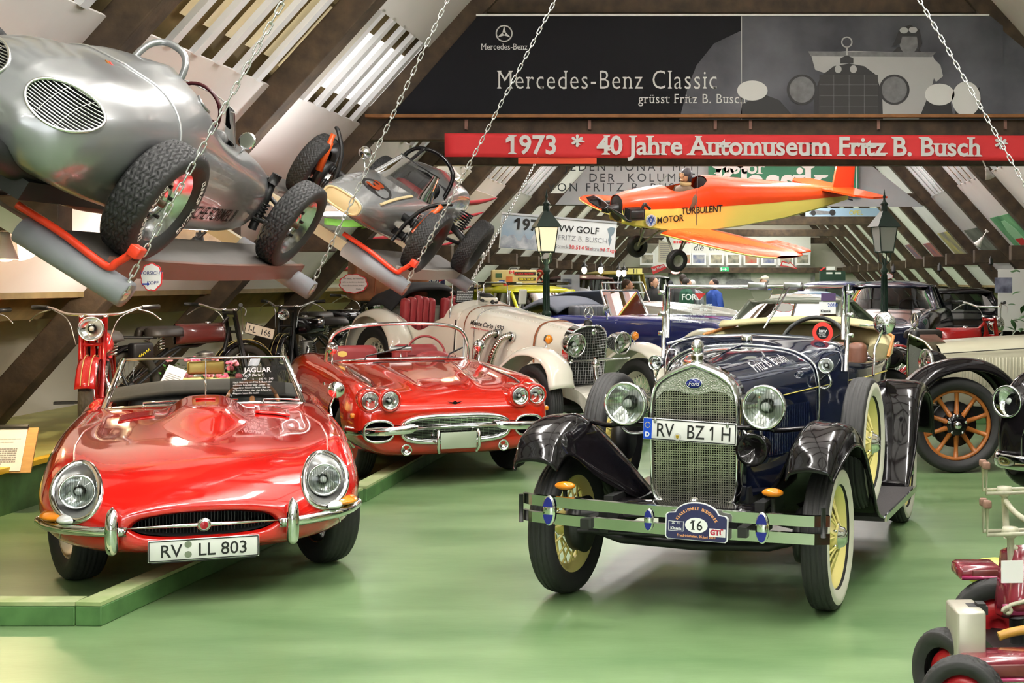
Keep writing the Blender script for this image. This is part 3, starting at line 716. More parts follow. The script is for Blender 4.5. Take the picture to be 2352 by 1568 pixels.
    # lamps and horn
    lb = MB().tube(cr([(-.60, .06, .90), (-.45, -.05, .895), (-.385, -.06, .905), (0, -.07, .905), (.385, -.06, .905), (.45, -.05, .895), (.60, .06, .90)], 24), .013, 8); obj('lamp_bar', lb, GBLACK, car)
    for sx in (1, -1):
        h = headlamp(car, (sx*.37+.028, -.10, 1.015), .108, .17, shell=CHROME, bulge=.16)
        obj('conduit', MB().tube(cr([(sx*.385-.03, -.03, .92), (sx*.36, -.03, .86), (sx*.28, .0, .86), (sx*.24, .03, .92)], 14), .008, 6), STEEL, h.parent and car)
        c = headlamp(car, (sx*.51, .86, 1.17), .042, .09, aim=sx*.1, name='cowl_lamp', flutes=False, bulge=.3)
        obj('lamp_arm', MB().tube(cr([(sx*.51, .90, 1.13), (sx*.53, .9, 1.07), (sx*.5, .9, 1.035), (sx*.455, .9, 1.045)], 12), .008, 8), CHROME, car)
    obj('horn', MB().lathe([(.03, .16), (.035, .08), (.05, .03), (.082, -.0), (.086, -.006), (.07, -.004), (.03, .03), (0, .05)], 28, axis='Y', c=(.335, -.10, .80)).lathe([(0, .2), (.05, .2), (.06, .14), (.03, .12)], 18, axis='Y', c=(.335, -.1, .8)), GBLACK, car)
    pl = plate(car, facing((.012, -.125, .885)) @ R(math.radians(-2.2), 'Z'), 'RV   BZ 1 H', .50, .112, .1, xs=.80, x0=.022, bold=.004)
    obj('seal', MB().prism(circ(.019, 24), .003), mat('seal_grey', (.5, .5, .48), .5), pl, M=T(-.062, -.032, .003)); obj('seal_crest', MB().prism([(-.008, .009), (.008, .009), (.008, -.003), (0, -.01), (-.008, -.003)], .002), mat('crest_yellow', (.7, .5, .03), .5), pl, M=T(-.062, -.032, .006)); obj('seal_bars', MB().box((0, .005, 0), (.012, .002, .001)).box((0, 0, 0), (.012, .002, .001)).box((0, -.005, 0), (.008, .002, .001)), INK, pl, M=T(-.062, -.032, .0085))
    sc = MB(); 
    for x, y in ((-.185, .046), (.2, .046)): sc.rbox((x, y, .006), (.014, .026, .01), .004)
    obj('plate_clips', sc, STEEL, pl)
    # bumper
    BUMP = mat('bumper_chrome', (.62, .64, .60), .12, 1.)
    bp = [(x, -.50+.05*(x/.77)**2+(.03 if abs(x) > .75 else 0), z) for x, z in [(q, 0) for q in np.linspace(-.785, .785, 25)]]
    bo = None
    for dz in (.042, -.042):
        o = obj('bumper_bar', MB().sweep([(x+.015, y, .495-.028*x+dz) for x, y, z in bp], [(-.006, -.029), (.006, -.026), (.006, .026), (-.006, .029)], smooth=False), BUMP, car); bo = bo or o
    for sx in (1, -1): obj('bumper_end', MB().tube([(sx*.775, -.44, .44), (sx*.775, -.44, .58)], .012, 8), BLACK, bo)
    BLU = mat('clamp_blue', (.015, .02, .20), .25)
    for x, sz in ((-.605, 1.), (-.07, .72), (.49, 1.)):
        yy = -.50+.05*(x/.77)**2-.014
        e = obj('bumper_clamp', MB().lathe([(0, -.014), (.7, -.012), (1, 0)], 26, axis='Y', M=T(x, yy, .495-.028*x) @ Matrix.Diagonal((.034*sz, 1, .075*sz, 1))), CHROME, bo)
        for zc in (1, -1):
            poly = [(.027*sz*math.cos(a), .067*sz*math.sin(a)) for a in np.linspace(math.asin(.28), PI-math.asin(.28), 14)]
            if zc < 0: poly = [(a, -b) for a, b in poly[::-1]]
            obj('enamel', MB().prism(poly, .003), BLU, e, M=facing((x, yy-.0115, .495-.028*x)))
    sg = [(-.14, -.07), (.14, -.07), (.15, -.06), (.15, .04), (.14, .05)]+[(.085*math.cos(a)*1.25, .045+.06*math.sin(a)) for a in np.linspace(.15, PI-.15, 18)]+[(-.14, .05), (-.15, .04), (-.15, -.06)]
    rp = thing('rally_plate', 'dark blue rally plate number 16 tied to the vintage roadster bumper', 'sign'); rp.matrix_world = T(-.19, 7.1, 0) @ R(math.radians(-16), 'Z') @ facing((.18, -.535, .487)) @ R(-.03, 'Z')
    obj('sign_rim', MB().prism([(x*1.04, y*1.05) for x, y in sg], .006), WHITE, rp); obj('sign_face', MB().prism(sg, .003), mat('rally_blue', rgb(45, 45, 85), .35), rp, M=T(0, 0, .006))
    obj('oval', MB().prism([(.056*math.cos(a*PI/18), .036*math.sin(a*PI/18)) for a in range(36)], .002), WHITE, rp, M=T(0, 0, .009))
    text('16', .065, INK, rp, T(0, -.022, .0112), align='CENTER', serif=True, bold=.008)
    OR = mat('rally_orange', rgb(240, 170, 110), .5)
    arc_text('KLASSIKWELT BODENSEE', .019, OR, rp, T(0, -.035, .0095), .108, -1.0, 1.0, bold=.02); text('Friedrichshafen, 05.Juni 2010', .0165, OR, rp, T(0, -.058, .0095), align='CENTER', bold=.01)
    obj('sponsor', MB().prism([(-.04, -.019), (.04, -.019), (.04, .019), (-.04, .019)], .002), WHITE, rp, M=T(.105, -.028, .009)); text('GTÜ', .034, mat('gtu_red', rgb(170, 30, 60), .5), rp, T(.105, -.038, .0114), align='CENTER', bold=.05)
    obj('logo_box', MB().box((0, .02, 0), (.075, .002, .001)).box((0, -.025, 0), (.075, .002, .001)).box((-.037, 0, 0), (.002, .045, .001)).box((.037, 0, 0), (.002, .045, .001)), WHITE, rp, M=T(-.102, -.008, .0095)); text('20  10', .017, WHITE, rp, T(-.102, .0, .0095), align='CENTER'); text('Klassik', .02, WHITE, rp, T(-.102, -.028, .0095), align='CENTER', bold=.02)
    for sx, y in ((-.555, -.40), (.50, -.33)):
        i = obj('turn_signal', MB().ball((sx, y, .625), (.055, .03, .022), 16, 10), AMBER, car); obj('signal_stem', MB().tube([(sx, y, .60), (sx, y+.02, .5)], .012, 8).lathe([(.0, .05), (.015, .05), (.02, 0)], 12, axis='Y', c=(sx, y, .615)), BLACK, i)
    # mirror on the spare, bonnet script
    mi = obj('spare_mirror', MB().lathe([(0, -.02), (.055, -.016), (.068, 0), (.06, .015), (0, .025)], 28, axis='Y', c=(.77, 1.30, 1.40)), CHROME, car)
    obj('mirror_stem', MB().tube([(.77, 1.30, 1.39), (.72, 1.25, 1.25), (.74, 1.1, 1.1)], .008, 6).tube([(.62, 1.3, 1.385), (.79, 1.3, 1.385)], .006, 6), CHROME, mi)
    hbv = bvh_of(hood)
    tm = text_mesh('Fritz B. Busch', .105, bold=-.004, shear=.35, xs=.92)
    for v in tm.vertices:
        u, w_ = v.co.x, v.co.y; y = .33+u*.72; half_ = lerp(y, [.1, .9], [.235, .452]); x = half_*.80-w_*.95+.01; h = hit(hbv, (x, y, 3), (0, 0, -1)) or Vector((x, y, 1.2)); v.co = (x, y, h.z+.005)
    obj('bonnet_script', tm, WHITE, car)
    # info glass inside the windscreen
    sg2 = thing('acrylic_sign', 'clear acrylic info panel headed FORD behind the roadster windscreen', 'sign'); sg2.matrix_world = T(-.19, 7.1, 0) @ R(math.radians(-16), 'Z') @ facing((-.40, 1.21, 1.46))
    obj('acrylic_sheet', MB().box((0, 0, 0), (.26, .24, .004)), glass('acrylic', (.9, .91, .91), .18), sg2)
    text('FORD', .05, WHITE, sg2, T(.0, .075, .003), align='CENTER', bold=.02); text('A Roadster "De Luxe"   1930', .022, WHITE, sg2, T(0, .035, .003), align='CENTER', bold=.01); text('3,2 l        4        40 PS', .022, WHITE, sg2, T(0, .008, .003), align='CENTER', bold=.01)
    for i, s_ in enumerate(('Der Wagen wurde bei FORD in den USA', '100% restauriert, bereitete seinem', 'seines Lebens nach Wolfegg ab!')): text(s_, .0165, WHITE, sg2, T(-.125, -.02-.022*i, .003), bold=.008)
    obj('red_corner', MB().prism([(.02, .115), (.09, .115), (.05, .075)], .001), REDP, sg2, M=T(0, 0, .0035))
vintage_roadster()
# ---------------------------------------------------------------- red long-nosed roadster (front left)
def red_sports(scale=1.0):
    RED = mat('signal_red', (.62, .012, .008), .10, coat=1.)
    car = thing('sports_roadster', 'glossy red long-nosed roadster with covered round headlamps and slim chrome bumpers', 'car', (-3.01, 7.84, 0), (0, 0, math.radians(20.8))); car.scale = (scale,)*3
    rows = [(-.845, [(0, .345), (.15, .347), (.27, .358), (.335, .385), (.345, .405), (.30, .44), (.2, .457), (.1, .463), (0, .465)]),
            (-.872, [(0, .33), (.16, .331), (.29, .342), (.362, .38), (.375, .41), (.325, .453), (.21, .472), (.105, .48), (0, .482)]),
            (-.85, [(0, .285), (.2, .285), (.37, .305), (.46, .365), (.475, .43), (.41, .49), (.26, .52), (.12, .53), (0, .532)]),
            (-.72, [(0, .25), (.30, .25), (.53, .285), (.635, .36), (.645, .46), (.58, .56), (.37, .60), (.18, .612), (0, .615)]),
            (-.5, [(0, .235), (.40, .235), (.66, .285), (.765, .38), (.782, .52), (.70, .65), (.46, .665), (.2, .675), (0, .68)]),
            (-.2, [(0, .22), (.44, .22), (.70, .29), (.815, .40), (.825, .57), (.725, .725), (.49, .71), (.22, .72), (0, .725)]),
            (.1, [(0, .21), (.45, .21), (.73, .28), (.835, .43), (.84, .59), (.74, .755), (.51, .73), (.24, .745), (0, .75)]),
            (.5, [(0, .2), (.45, .2), (.74, .26), (.84, .44), (.845, .60), (.75, .775), (.53, .752), (.26, .77), (0, .778)]),
            (1.0, [(0, .2), (.45, .2), (.75, .24), (.845, .44), (.845, .61), (.75, .785), (.54, .782), (.28, .80), (0, .808)]),
            (1.38, [(0, .2), (.45, .2), (.75, .24), (.84, .44), (.84, .62), (.745, .79), (.56, .808), (.3, .824), (0, .83)]),
            (1.8, [(0, .2), (.45, .2), (.75, .24), (.84, .45), (.835, .63), (.745, .785), (.57, .81), (.3, .82), (0, .825)]),
            (2.4, [(0, .22), (.45, .22), (.74, .26), (.835, .48), (.83, .66), (.74, .80), (.52, .83), (.26, .84), (0, .845)]),
            (3.0, [(0, .3), (.4, .3), (.66, .34), (.77, .52), (.76, .66), (.66, .76), (.45, .79), (.22, .80), (0, .80)]),
            (3.45, [(0, .45), (.25, .45), (.45, .47), (.55, .54), (.54, .60), (.46, .66), (.32, .68), (.16, .685), (0, .687)]),
            (3.62, [(0, .54), (.08, .54), (.15, .545), (.2, .56), (.2, .575), (.16, .59), (.1, .595), (.05, .595), (0, .595)])]
    b = body_grid(rows, 150, 90)
    def bulge(p):
        x, y, z = p
        if z > .45 and y > -.7:
            w = .07+.135*sstep(-.1, .8, y); a = .098*sstep(-.12, .62, y)*(1-sstep(1.12, 1.36, y)); z += a*math.exp(-(abs(x)/w)**4)
            z += .012*sstep(.1, .6, y)*(1-sstep(1.1, 1.35, y))*math.exp(-((abs(x)-.52)/.07)**2)*(-1)
        return (x, y, z)
    b.warp(bulge).mirror()
    full = MB(); full.v = list(b.v); full.f = list(b.f); full.sm = list(b.sm); bv = bvh_of(full)
    HX, HZ, HA, HB = .612, .565, .118, .124
    def keep(p):
        x, y, z = p; ax = abs(x); v = 1.
        if ax > .45:
            for yc, r in ((0, .375), (2.44, .36)): v = min(v, math.hypot(y-yc, z-.33)-r)
        if y < -.15: v = min(v, ((ax-HX)/HA)**2+((z-HZ)/HB)**2-1)
        if z > .72 and 1.3 < y < 2.5: v = min(v, (abs(ax)/.60)**4+((y-1.92)/.46)**4-1)
        return v
    b.cut(keep)
    body = obj('bodywork', b, RED, car, merge=.0005)
    obj('mouth_duct', MB().grid([[(x, -.85, z) for x, z in ell(0, .405, .345, .062, 40)], [(x, -.5, z) for x, z in ell(0, .405, .33, .06, 40)]], False, True), DARK, body)
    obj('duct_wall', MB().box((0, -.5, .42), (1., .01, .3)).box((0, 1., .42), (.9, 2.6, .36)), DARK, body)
    gm = MB()
    for i in range(40):
        x = -.33+i*.0165; h = .055*math.sqrt(max(1-(x/.345)**2, 0)); gm.box((x, -.78, .405), (.003, .003, 2*h))
    obj('mouth_mesh', gm, BLACK, body)
    bar = obj('grille_bar', MB().tube([(-.37, -.862, .402), (-.05, -.88, .405), (.05, -.88, .405), (.37, -.862, .402)], [.004, .012, .012, .004], 10), CHROME, car)
    bd = obj('badge', MB().lathe([(0, -.014), (.024, -.012), (.034, 0)], 24, axis='Y', c=(0, -.89, .405)), CHROME, bar); obj('badge_face', MB().lathe([(0, -.018), (.02, -.0155)], 20, axis='Y', c=(0, -.89, .405)), mat('badge_red', (.35, .01, .02), .2), bar)
    # lamps under glass
    for sx in (1, -1):
        rp = front_pts(bv, ell(sx*HX, HZ, HA, HB, 48))
        c = np.array(rp).mean(0)
        rg = obj('headlamp', MB().tube(rp, .017, 8, True), CHROME, car)
        inner = [(c[0]+(p[0]-c[0])*.72, c[1]+.05+(p[1]-c[1])*.35, c[2]+(p[2]-c[2])*.72) for p in rp]; bk = [(c[0]+(p[0]-c[0])*.3, c[1]+.12, c[2]+(p[2]-c[2])*.3) for p in rp]
        obj('lamp_scoop', MB().grid([rp, inner, bk], False, True), mat('lamp_silver', (.34, .34, .33), .3, .7), rg)
        headlamp(car, (c[0]-sx*.005, c[1]-.0, c[2]+.004), .084, .07, aim=sx*.08, tilt=-.1, name='inner_lamp', flutes=True)
        obj('lamp_cover', patch(rp, (sx*.01, -.045, .02)), glass('cover_glass', (.96, .97, .97), .06), rg)
        nn = [front_pts(bv, [(sx*(.665+.03*k), HZ-HB-.012-.1*k)], .004)[0] for k in np.linspace(0, 1, 6)]
        obj('seam', MB().tube(nn, .005, 6), CHROME, car)
        tp = top_pts(bv, [(sx*lerp(y, [-.45, -.1, .4, 1.0], [.64, .665, .66, .60]), y) for y in np.linspace(-.40, .95, 24)], .001); obj('bonnet_bead', MB().tube(tp, .006, 6), mat('red_bead', (.75, .3, .28), .2, .3), car)
        # bumper, overrider, indicators
        bp = cr([(sx*.36, -.885, .392), (sx*.5, -.855, .398), (sx*.655, -.745, .402), (sx*.745, -.615, .403), (sx*.80, -.45, .405)], 26)
        bb = obj('bumper', MB().sweep(bp, [(.0, .026), (sx*.018, .022), (sx*.028, .006), (sx*.026, -.012), (sx*.012, -.026), (0, -.026)][::sx]), CHROME, car)
        ov = MB().tube(cr([(sx*.43, -.872, .285), (sx*.43, -.91, .315), (sx*.43, -.93, .40), (sx*.43, -.915, .475), (sx*.43, -.88, .515)], 16), [.006, .018, .025, .029, .031, .032, .033, .033, .033, .032, .031, .029, .026, .022, .014, .004], 14); obj('overrider', ov, CHROME, bb)
        sg = patch([(sx*(.725+.055*math.cos(t)), -.60+.12*math.cos(t), .448+.03*math.sin(t)) for t in np.linspace(0, 2*PI, 25)[:-1]], (sx*.05, -.05, 0)); s_ = obj('turn_signal', sg, AMBER, car)
        obj('side_lamp', patch([(sx*(.655+.04*math.cos(t)), -.725+.06*math.cos(t), .444+.026*math.sin(t)) for t in np.linspace(0, 2*PI, 17)[:-1]], (sx*.03, -.045, 0)), mat('clear_lens', (.8, .82, .8), .08, .3), s_)
        rect = [(sx*(.315+.17*u), 1.03+.14*v+.0*u) for u, v in ((0, 0), (1, 0), (1, 1), (0, 1))]
        g = [[hit(bv, (sx*(.30+.21*u), .93+.23*v, 3), (0, 0, -1))+Vector((0, 0, .006)) for u in np.linspace(0, 1, 8)] for v in np.linspace(0, 1, 6)]
        lv = obj('bonnet_vent', MB().grid(g), RED, car, solid=.012); vs = MB()
        for v in (.15, .3, .45, .6, .75, .9):
            l = [tuple(hit(bv, (sx*(.31+.19*u), .93+.23*v, 3), (0, 0, -1))+Vector((0, 0, .009))) for u in np.linspace(0, 1, 5)]; vs.tube(l, .004, 5)
        obj('vent_slats', vs, mat('deep_red', (.3, .004, .004), .3), lv)
    # wheels
    SIL = mat('wire_silver', (.72, .72, .72), .25, 1.)
    for sx in (1, -1):
        for y in (0, 2.44):
            M = T(sx*.655, y, .318) @ R(math.radians(20) if y == 0 else 0, 'Z') @ (R(PI, 'Z') if sx < 0 else Matrix()); wheel(car, M, .318, .185, .2, 'wire', SIL, tr_rib(5, 60), 96, key='jagw')
    pl = plate(car, facing((0, -.915, .288)) @ R(math.radians(4), 'X'), 'RV   LL 803', .53, .112, .092, eu=False, xs=.95, bold=.006)
    for dy in (.028, -.024): obj('seal', MB().prism(circ(.017, 20), .002), mat('seal_green', rgb(120, 130, 110), .5), pl, M=T(-.076, dy, .003))
    obj('plate_holder', MB().box((0, -.90, .275), (.5, .01, .1)), BLACK, car)
    # screen
    def base(x): k = (x/.63)**2; return (x, 1.25+.28*k, .84-.04*k)
    def topp(x): k = (x/.63)**2; return (x*.825, 1.55+.20*k, 1.13-.015*k)
    xs = np.linspace(-.63, .63, 25)
    gl = MB().grid([[tuple(np.array(base(x))*(1-t)+np.array(topp(x))*t+np.array((0, -.02*math.sin(PI*t), 0))) for x in xs] for t in np.linspace(0, 1, 8)])
    fr = MB().tube([base(x) for x in xs], .014, 8).tube([topp(x) for x in xs], .009, 8)
    for sx in (1, -1): fr.tube([base(sx*.63), tuple(np.array(base(sx*.63))*.5+np.array(topp(sx*.63))*.5+np.array((0, -.02, 0))), topp(sx*.63)], .02, 8)
    f = obj('windscreen_frame', fr, CHROME, car); obj('windscreen_glass', gl, GLASS, f)
    obj('mirror_rod', MB().tube([(0, 1.245, .84), (0, 1.36, .97), (0, 1.55, 1.125)], .005, 6), CHROME, f)
    mr = obj('rear_mirror', MB().rbox((0, 1.6, 1.06), (.235, .03, .09), .02, 3), mat('mirror_gold', rgb(190, 165, 90), .3, .4), f)
    wi = MB()
    for x0, x1 in ((-.38, -.02), (-.0, .2), (.36, .6)):
        p0, p1 = Vector(base(x0)), Vector(base(x1)); wi.tube([p0+Vector((0, -.035, .0)), p0+Vector((0, -.03, .03)), (p0+p1)/2+Vector((0, -.03, .035)), p1+Vector((0, -.025, .03))], .006, 6)
    obj('wipers', wi, CHROME, f)
    vs = MB()
    for i in range(16): vs.box((-.28+i*.014, 1.2, .858), (.009, .03, .006))
    obj('defroster', vs, BLACK, f)
    # cockpit
    CL = mat('black_tonneau', (.025, .025, .023), .8, noise=.3, nscale=8)
    tn = MB().grid(surf([[(-.64, 1.98, .80), (-.3, 2.0, .84), (0, 2.0, .85), (.3, 2.0, .84), (.64, 1.98, .80)], [(-.66, 2.3, .86), (-.3, 2.36, .905), (0, 2.36, .91), (.3, 2.36, .905), (.66, 2.3, .86)], [(-.62, 2.6, .82), (-.3, 2.75, .84), (0, 2.75, .84), (.3, 2.75, .84), (.62, 2.6, .82)]], 14, 22)); obj('folded_hood', tn, CL, car, solid=.02)
    obj('cockpit_floor', MB().box((0, 1.9, .55), (1.2, 1.0, .02)).box((0, 2.34, .68), (1.2, .02, .3)), CL, car)
    st = MB()
    for x in (-.3, .3): st.rbox((x, 2.12, .70), (.42, .18, .32), .07, 3).rbox((x, 1.85, .64), (.44, .48, .14), .05, 3)
    obj('seats', st, mat('black_leather', (.03, .03, .03), .45), car); obj('dashboard', MB().rbox((0, 1.5, .76), (1.1, .12, .12), .03), BLACK, car)
    sw = MB().tube([(.30+.17*math.cos(a*PI/16), 1.66+.06*math.sin(a*PI/16), .80+.15*math.sin(a*PI/16)) for a in range(32)], .013, 8, True); sw.tube([(.14, 1.66, .80), (.46, 1.66, .80)], .012, 6).tube([(.3, 1.66, .84), (.3, 1.5, .78)], .018, 6); obj('steering_wheel', sw, mat('wheel_wood', rgb(170, 110, 60), .4), car)
    # wing mirror
    m_ = top_pts(bv, [(.78, 1.02)], 0)[0]; mi = obj('wing_mirror', MB().ball((m_[0]+.03, m_[1]+.02, m_[2]+.17), (.055, .04, .055), 16, 10), CHROME, car); obj('mirror_stem', MB().tube([m_, (m_[0]-.01, m_[1], m_[2]+.06), (m_[0]+.03, m_[1]+.03, m_[2]+.16)], .008, 6), CHROME, mi)
    # fuel-style handle and script
    obj('bonnet_ornament', MB().rbox((0, .9, .905), (.12, .025, .012), .005), RED, car)
    tm = text_mesh('Fritz B. B', .115, bold=.006, shear=.4)
    for v in tm.vertices:
        u, w_ = v.co.x, v.co.y; x, y = .32+u*.45+w_*.2, .25+u*.95-w_*.0+w_*.55
        h = hit(bv, (x, y, 3), (0, 0, -1)) or Vector((x, y, .8)); v.co = (x, y, h.z+.004)
    obj('bonnet_script', tm, WHITE, car)
    sg = thing('acrylic_sign', 'clear acrylic info panel headed JAGUAR inside the long-nosed roadster', 'sign'); sg.matrix_world = car.matrix_basis @ facing((.28, 1.60, 1.02)) @ R(math.radians(-25), 'X')
    sg.matrix_world = Matrix.LocRotScale(Vector((-3.01, 7.84, 0)), Matrix.Rotation(math.radians(20.8), 3, 'Z'), Vector((scale,)*3)) @ facing((.33, 1.47, .975)) @ R(math.radians(-20), 'X') @ Matrix.Scale(1.32, 4)
    obj('acrylic_sheet', MB().box((0, 0, 0), (.27, .155, .003)), glass('acrylic2', (.55, .54, .52), .2), sg)
    text('JAGUAR', .036, WHITE, sg, T(0, .043, .002), align='CENTER', bold=.01); text('Typ E (Serie 1)', .018, WHITE, sg, T(-.02, .022, .002), align='CENTER', bold=.01); text('3,8 l       6      240 PS   240', .014, WHITE, sg, T(0, .002, .002), align='CENTER')
    for i, s_ in enumerate(('Nach Meinung von Fritz B. Busch der', 'schönste Roadster aller Zeiten - ein', 'legendärer Klassiker. Mehr über ihn', 'in Busch´s Story über den E-Type im', 'Magazin. Lesen Sie nach!')): text(s_, .0125, WHITE, sg, T(-.12, -.014-.0145*i, .002), bold=.006)
red_sports()
# ---------------------------------------------------------------- red chrome-grilled roadster (second row)
def red_cruiser():
    RED = mat('roman_red', (.58, .020, .008), .10, coat=1.)
    car = thing('chrome_roadster', 'red roadster with twin headlamps and wide toothed chrome grille', 'car', (-2.56, 11.8, 0), (0, 0, math.radians(25))); car.scale = (.92, 1, .97)
    rows = [(-.781, [(0, .51), (.19, .51), (.38, .512), (.55, .515), (.57, .518), (.51, .52), (.38, .522), (.19, .522), (0, .522)]),
            (-.78, [(0, .44), (.2, .44), (.4, .445), (.58, .46), (.60, .5), (.54, .56), (.4, .58), (.2, .585), (0, .585)]),
            (-.775, [(0, .33), (.3, .33), (.55, .345), (.72, .40), (.765, .5), (.71, .64), (.5, .65), (.25, .655), (0, .655)]),
            (-.70, [(0, .26), (.35, .26), (.62, .285), (.80, .38), (.85, .53), (.79, .75), (.55, .715), (.28, .71), (0, .71)]),
            (-.5, [(0, .24), (.4, .24), (.68, .265), (.86, .40), (.89, .60), (.80, .835), (.56, .78), (.28, .775), (0, .775)]),
            (-.2, [(0, .22), (.4, .22), (.70, .25), (.885, .42), (.90, .64), (.80, .865), (.56, .82), (.28, .82), (0, .825)]),
            (.3, [(0, .22), (.4, .22), (.70, .25), (.885, .43), (.90, .67), (.79, .885), (.55, .855), (.28, .87), (0, .875)]),
            (.8, [(0, .22), (.4, .22), (.70, .25), (.88, .43), (.89, .69), (.77, .90), (.55, .895), (.28, .91), (0, .915)]),
            (1.25, [(0, .22), (.4, .22), (.70, .25), (.87, .43), (.88, .70), (.77, .905), (.56, .925), (.3, .94), (0, .945)]),
            (1.8, [(0, .22), (.4, .22), (.70, .25), (.87, .45), (.885, .73), (.79, .91), (.6, .93), (.3, .94), (0, .94)]),
            (2.5, [(0, .24), (.4, .24), (.70, .27), (.89, .48), (.90, .76), (.80, .94), (.56, .95), (.28, .95), (0, .95)]),
            (3.2, [(0, .3), (.4, .3), (.68, .33), (.85, .52), (.86, .74), (.76, .88), (.5, .88), (.25, .88), (0, .88)]),
            (3.6, [(0, .4), (.3, .4), (.55, .42), (.70, .52), (.70, .66), (.60, .76), (.4, .78), (.2, .78), (0, .78)]),
            (3.7, [(0, .5), (.15, .5), (.3, .51), (.4, .55), (.4, .6), (.35, .64), (.2, .65), (.1, .65), (0, .65)])]
    b = body_grid(rows, 130, 80)
    def ridge(p):
        x, y, z = p
        if z > .6: z += .024*bumpf(x-lerp(y, [-.5, 1.1], [.26, .40]), .045)*sstep(-.55, -.2, y)*(1-sstep(.75, 1.05, y))
        return (x, y, z)
    b.warp(ridge)
    r0 = len(rows); b.mirror()
    full = MB(); full.v, full.f, full.sm = list(b.v), list(b.f), list(b.sm); bv = bvh_of(full)
    def keep(p):
        x, y, z = p; ax = abs(x); v = 1.
        if ax > .5:
            for yc, r in ((0, .38), (2.59, .37)): v = min(v, math.hypot(y-yc, z-.34)-r)
        if y < -.45:
            v = min(v, (abs(ax-.665)/.125)**2.6+(abs(z-.475)/.085)**2.6-1, (ax/.47)**3.2+(abs(z-.475)/.105)**3.2-1)
        if z > .74 and 1.3 < y < 2.6: v = min(v, (ax/.64)**4+((y-1.95)/.48)**4-1)
        return v
    b.cut(keep); body = obj('bodywork', b, RED, car, merge=.0005)
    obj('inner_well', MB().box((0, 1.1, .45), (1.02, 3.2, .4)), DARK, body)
    # twin headlamps in red pods
    for sx in (1, -1):
        for k, x in enumerate((.575, .738)):
            pod = MB().lathe([(.098, .30), (.1, .06), (.097, .0), (.086, -.02), (.074, -.006)], 28, axis='Y', c=(sx*x, -.80+.035*k, .725)); pd = obj('lamp_pod', pod, RED, body)
            headlamp(car, (sx*x, -.80+.035*k, .725), .07, .1, flutes=False, bulge=.25)
        obj('turn_signal', MB().rbox((sx*.84, -.655, .60), (.09, .05, .042), .012), AMBER, car)
        # nacelle
        el = front_pts(bv, ell(sx*.665, .475, .125, .085, 36, p=2.6), .004); nc = obj('nacelle', patch(el, (0, .07, 0)), GBLACK, car)
        obj('nacelle_rim', MB().tube(el, .013, 8, True), CHROME, nc)
        # bumper blade
        bp = cr([(sx*.34, -.835, .50), (sx*.44, -.85, .487), (sx*.62, -.83, .478), (sx*.80, -.74, .475), (sx*.905, -.56, .475)], 24)
        bb = obj('bumper', MB().sweep(bp, [(.012*math.cos(a)*1.6, .036*math.sin(a)) for a in np.linspace(0, 2*PI, 15)[:-1]], scale=[.55+.45*sstep(0, .2, i/23) for i in range(24)]), CHROME, car)
        fg = obj('fog_ring', MB().lathe([(.046, .01), (.05, -.012), (.04, -.016), (.03, .0), (0, .01)], 24, axis='Y', c=(sx*.43, front_pts(bv, [(sx*.43, .315)])[0][1]-.008, .315)), CHROME, car)
        st = top_pts(bv, [(sx*.665, y) for y in np.linspace(-.52, .75, 18)], .004); obj('fender_strip', MB().tube(st, .016, 6, flat=.4), CHROME, car)
        obj('bumperette', MB().tube(cr([(sx*.165, -.85, .29), (sx*.178, -.885, .33), (sx*.18, -.895, .42), (sx*.172, -.87, .47)], 14), .015, 10), CHROME, car)
        m_ = top_pts(bv, [(sx*.74, 1.10)], 0)[0]; mi = obj('wing_mirror', MB().lathe([(0, -.05), (.03, -.045), (.055, -.02), (.06, .0), (.05, .008), (0, .01)], 20, axis='Y', c=(m_[0]+sx*.0, m_[1], m_[2]+.15)), CHROME, car); obj('mirror_stem', MB().tube([m_, (m_[0], m_[1], m_[2]+.14)], .011, 8), CHROME, mi)
    # grille
    go = [(x, z) for x, z in ell(0, .475, .47, .105, 56, p=3.2)]
    gp = front_pts(bv, go, .02); gp = [(x, min(y, -.79), z) for x, y, z in gp]
    gr = obj('grille_surround', MB().tube(gp, .023, 10, True), CHROME, car)
    obj('grille_void', MB().add([(x, -.72, z) for x, y, z in gp], [tuple(range(len(gp)))[::-1]], False), DARK, gr)
    obj('grille_back', MB().add([(x*.99, -.74, .475+(z-.475)*.98) for x, y, z in gp], [tuple(range(len(gp)))], False), mat('grille_dark', (.05, .05, .05), .4), gr)
    gb = MB()
    for i in range(15):
        z = .385+.0125*i; wz = .47*max(1-abs((z-.475)/.105)**3.2, 0)**(1/3.2); gb.box((0, -.785, z), (2*wz-.03, .012, .0048))
    for i in range(19):
        x = -.44+i*.049; hz = .105*max(1-abs(x/.47)**3.2, 0)**(1/3.2); gb.box((x, -.783, .475), (.0035, .01, 2*hz-.03))
    obj('grille_bars', gb, CHROME, gr)
    obj('grille_mid_bar', MB().tube([(-.36, -.835, .49), (0, -.845, .497), (.36, -.835, .49)], .014, 8), CHROME, gr)
    pl = obj('number_plate_blank', MB().rbox((0, -.885, .385), (.315, .006, .135), .006), mat('blank_plate', rgb(160, 172, 150), .35, .2), car)
    # windscreen
    hoop_ = cr([(-.735, 1.52, .91), (-.72, 1.475, 1.06), (-.645, 1.45, 1.20), (-.45, 1.40, 1.262), (0, 1.35, 1.285), (.45, 1.40, 1.262), (.645, 1.45, 1.20), (.72, 1.475, 1.06), (.735, 1.52, .91)], 49)
    bs = cr([(-.735, 1.52, .91), (-.62, 1.28, .932), (-.35, 1.17, .95), (0, 1.13, .955), (.35, 1.17, .95), (.62, 1.28, .932), (.735, 1.52, .91)], 49)
    f = obj('windscreen_frame', MB().tube(hoop_, .019, 8).tube(bs, .014, 8), CHROME, car)
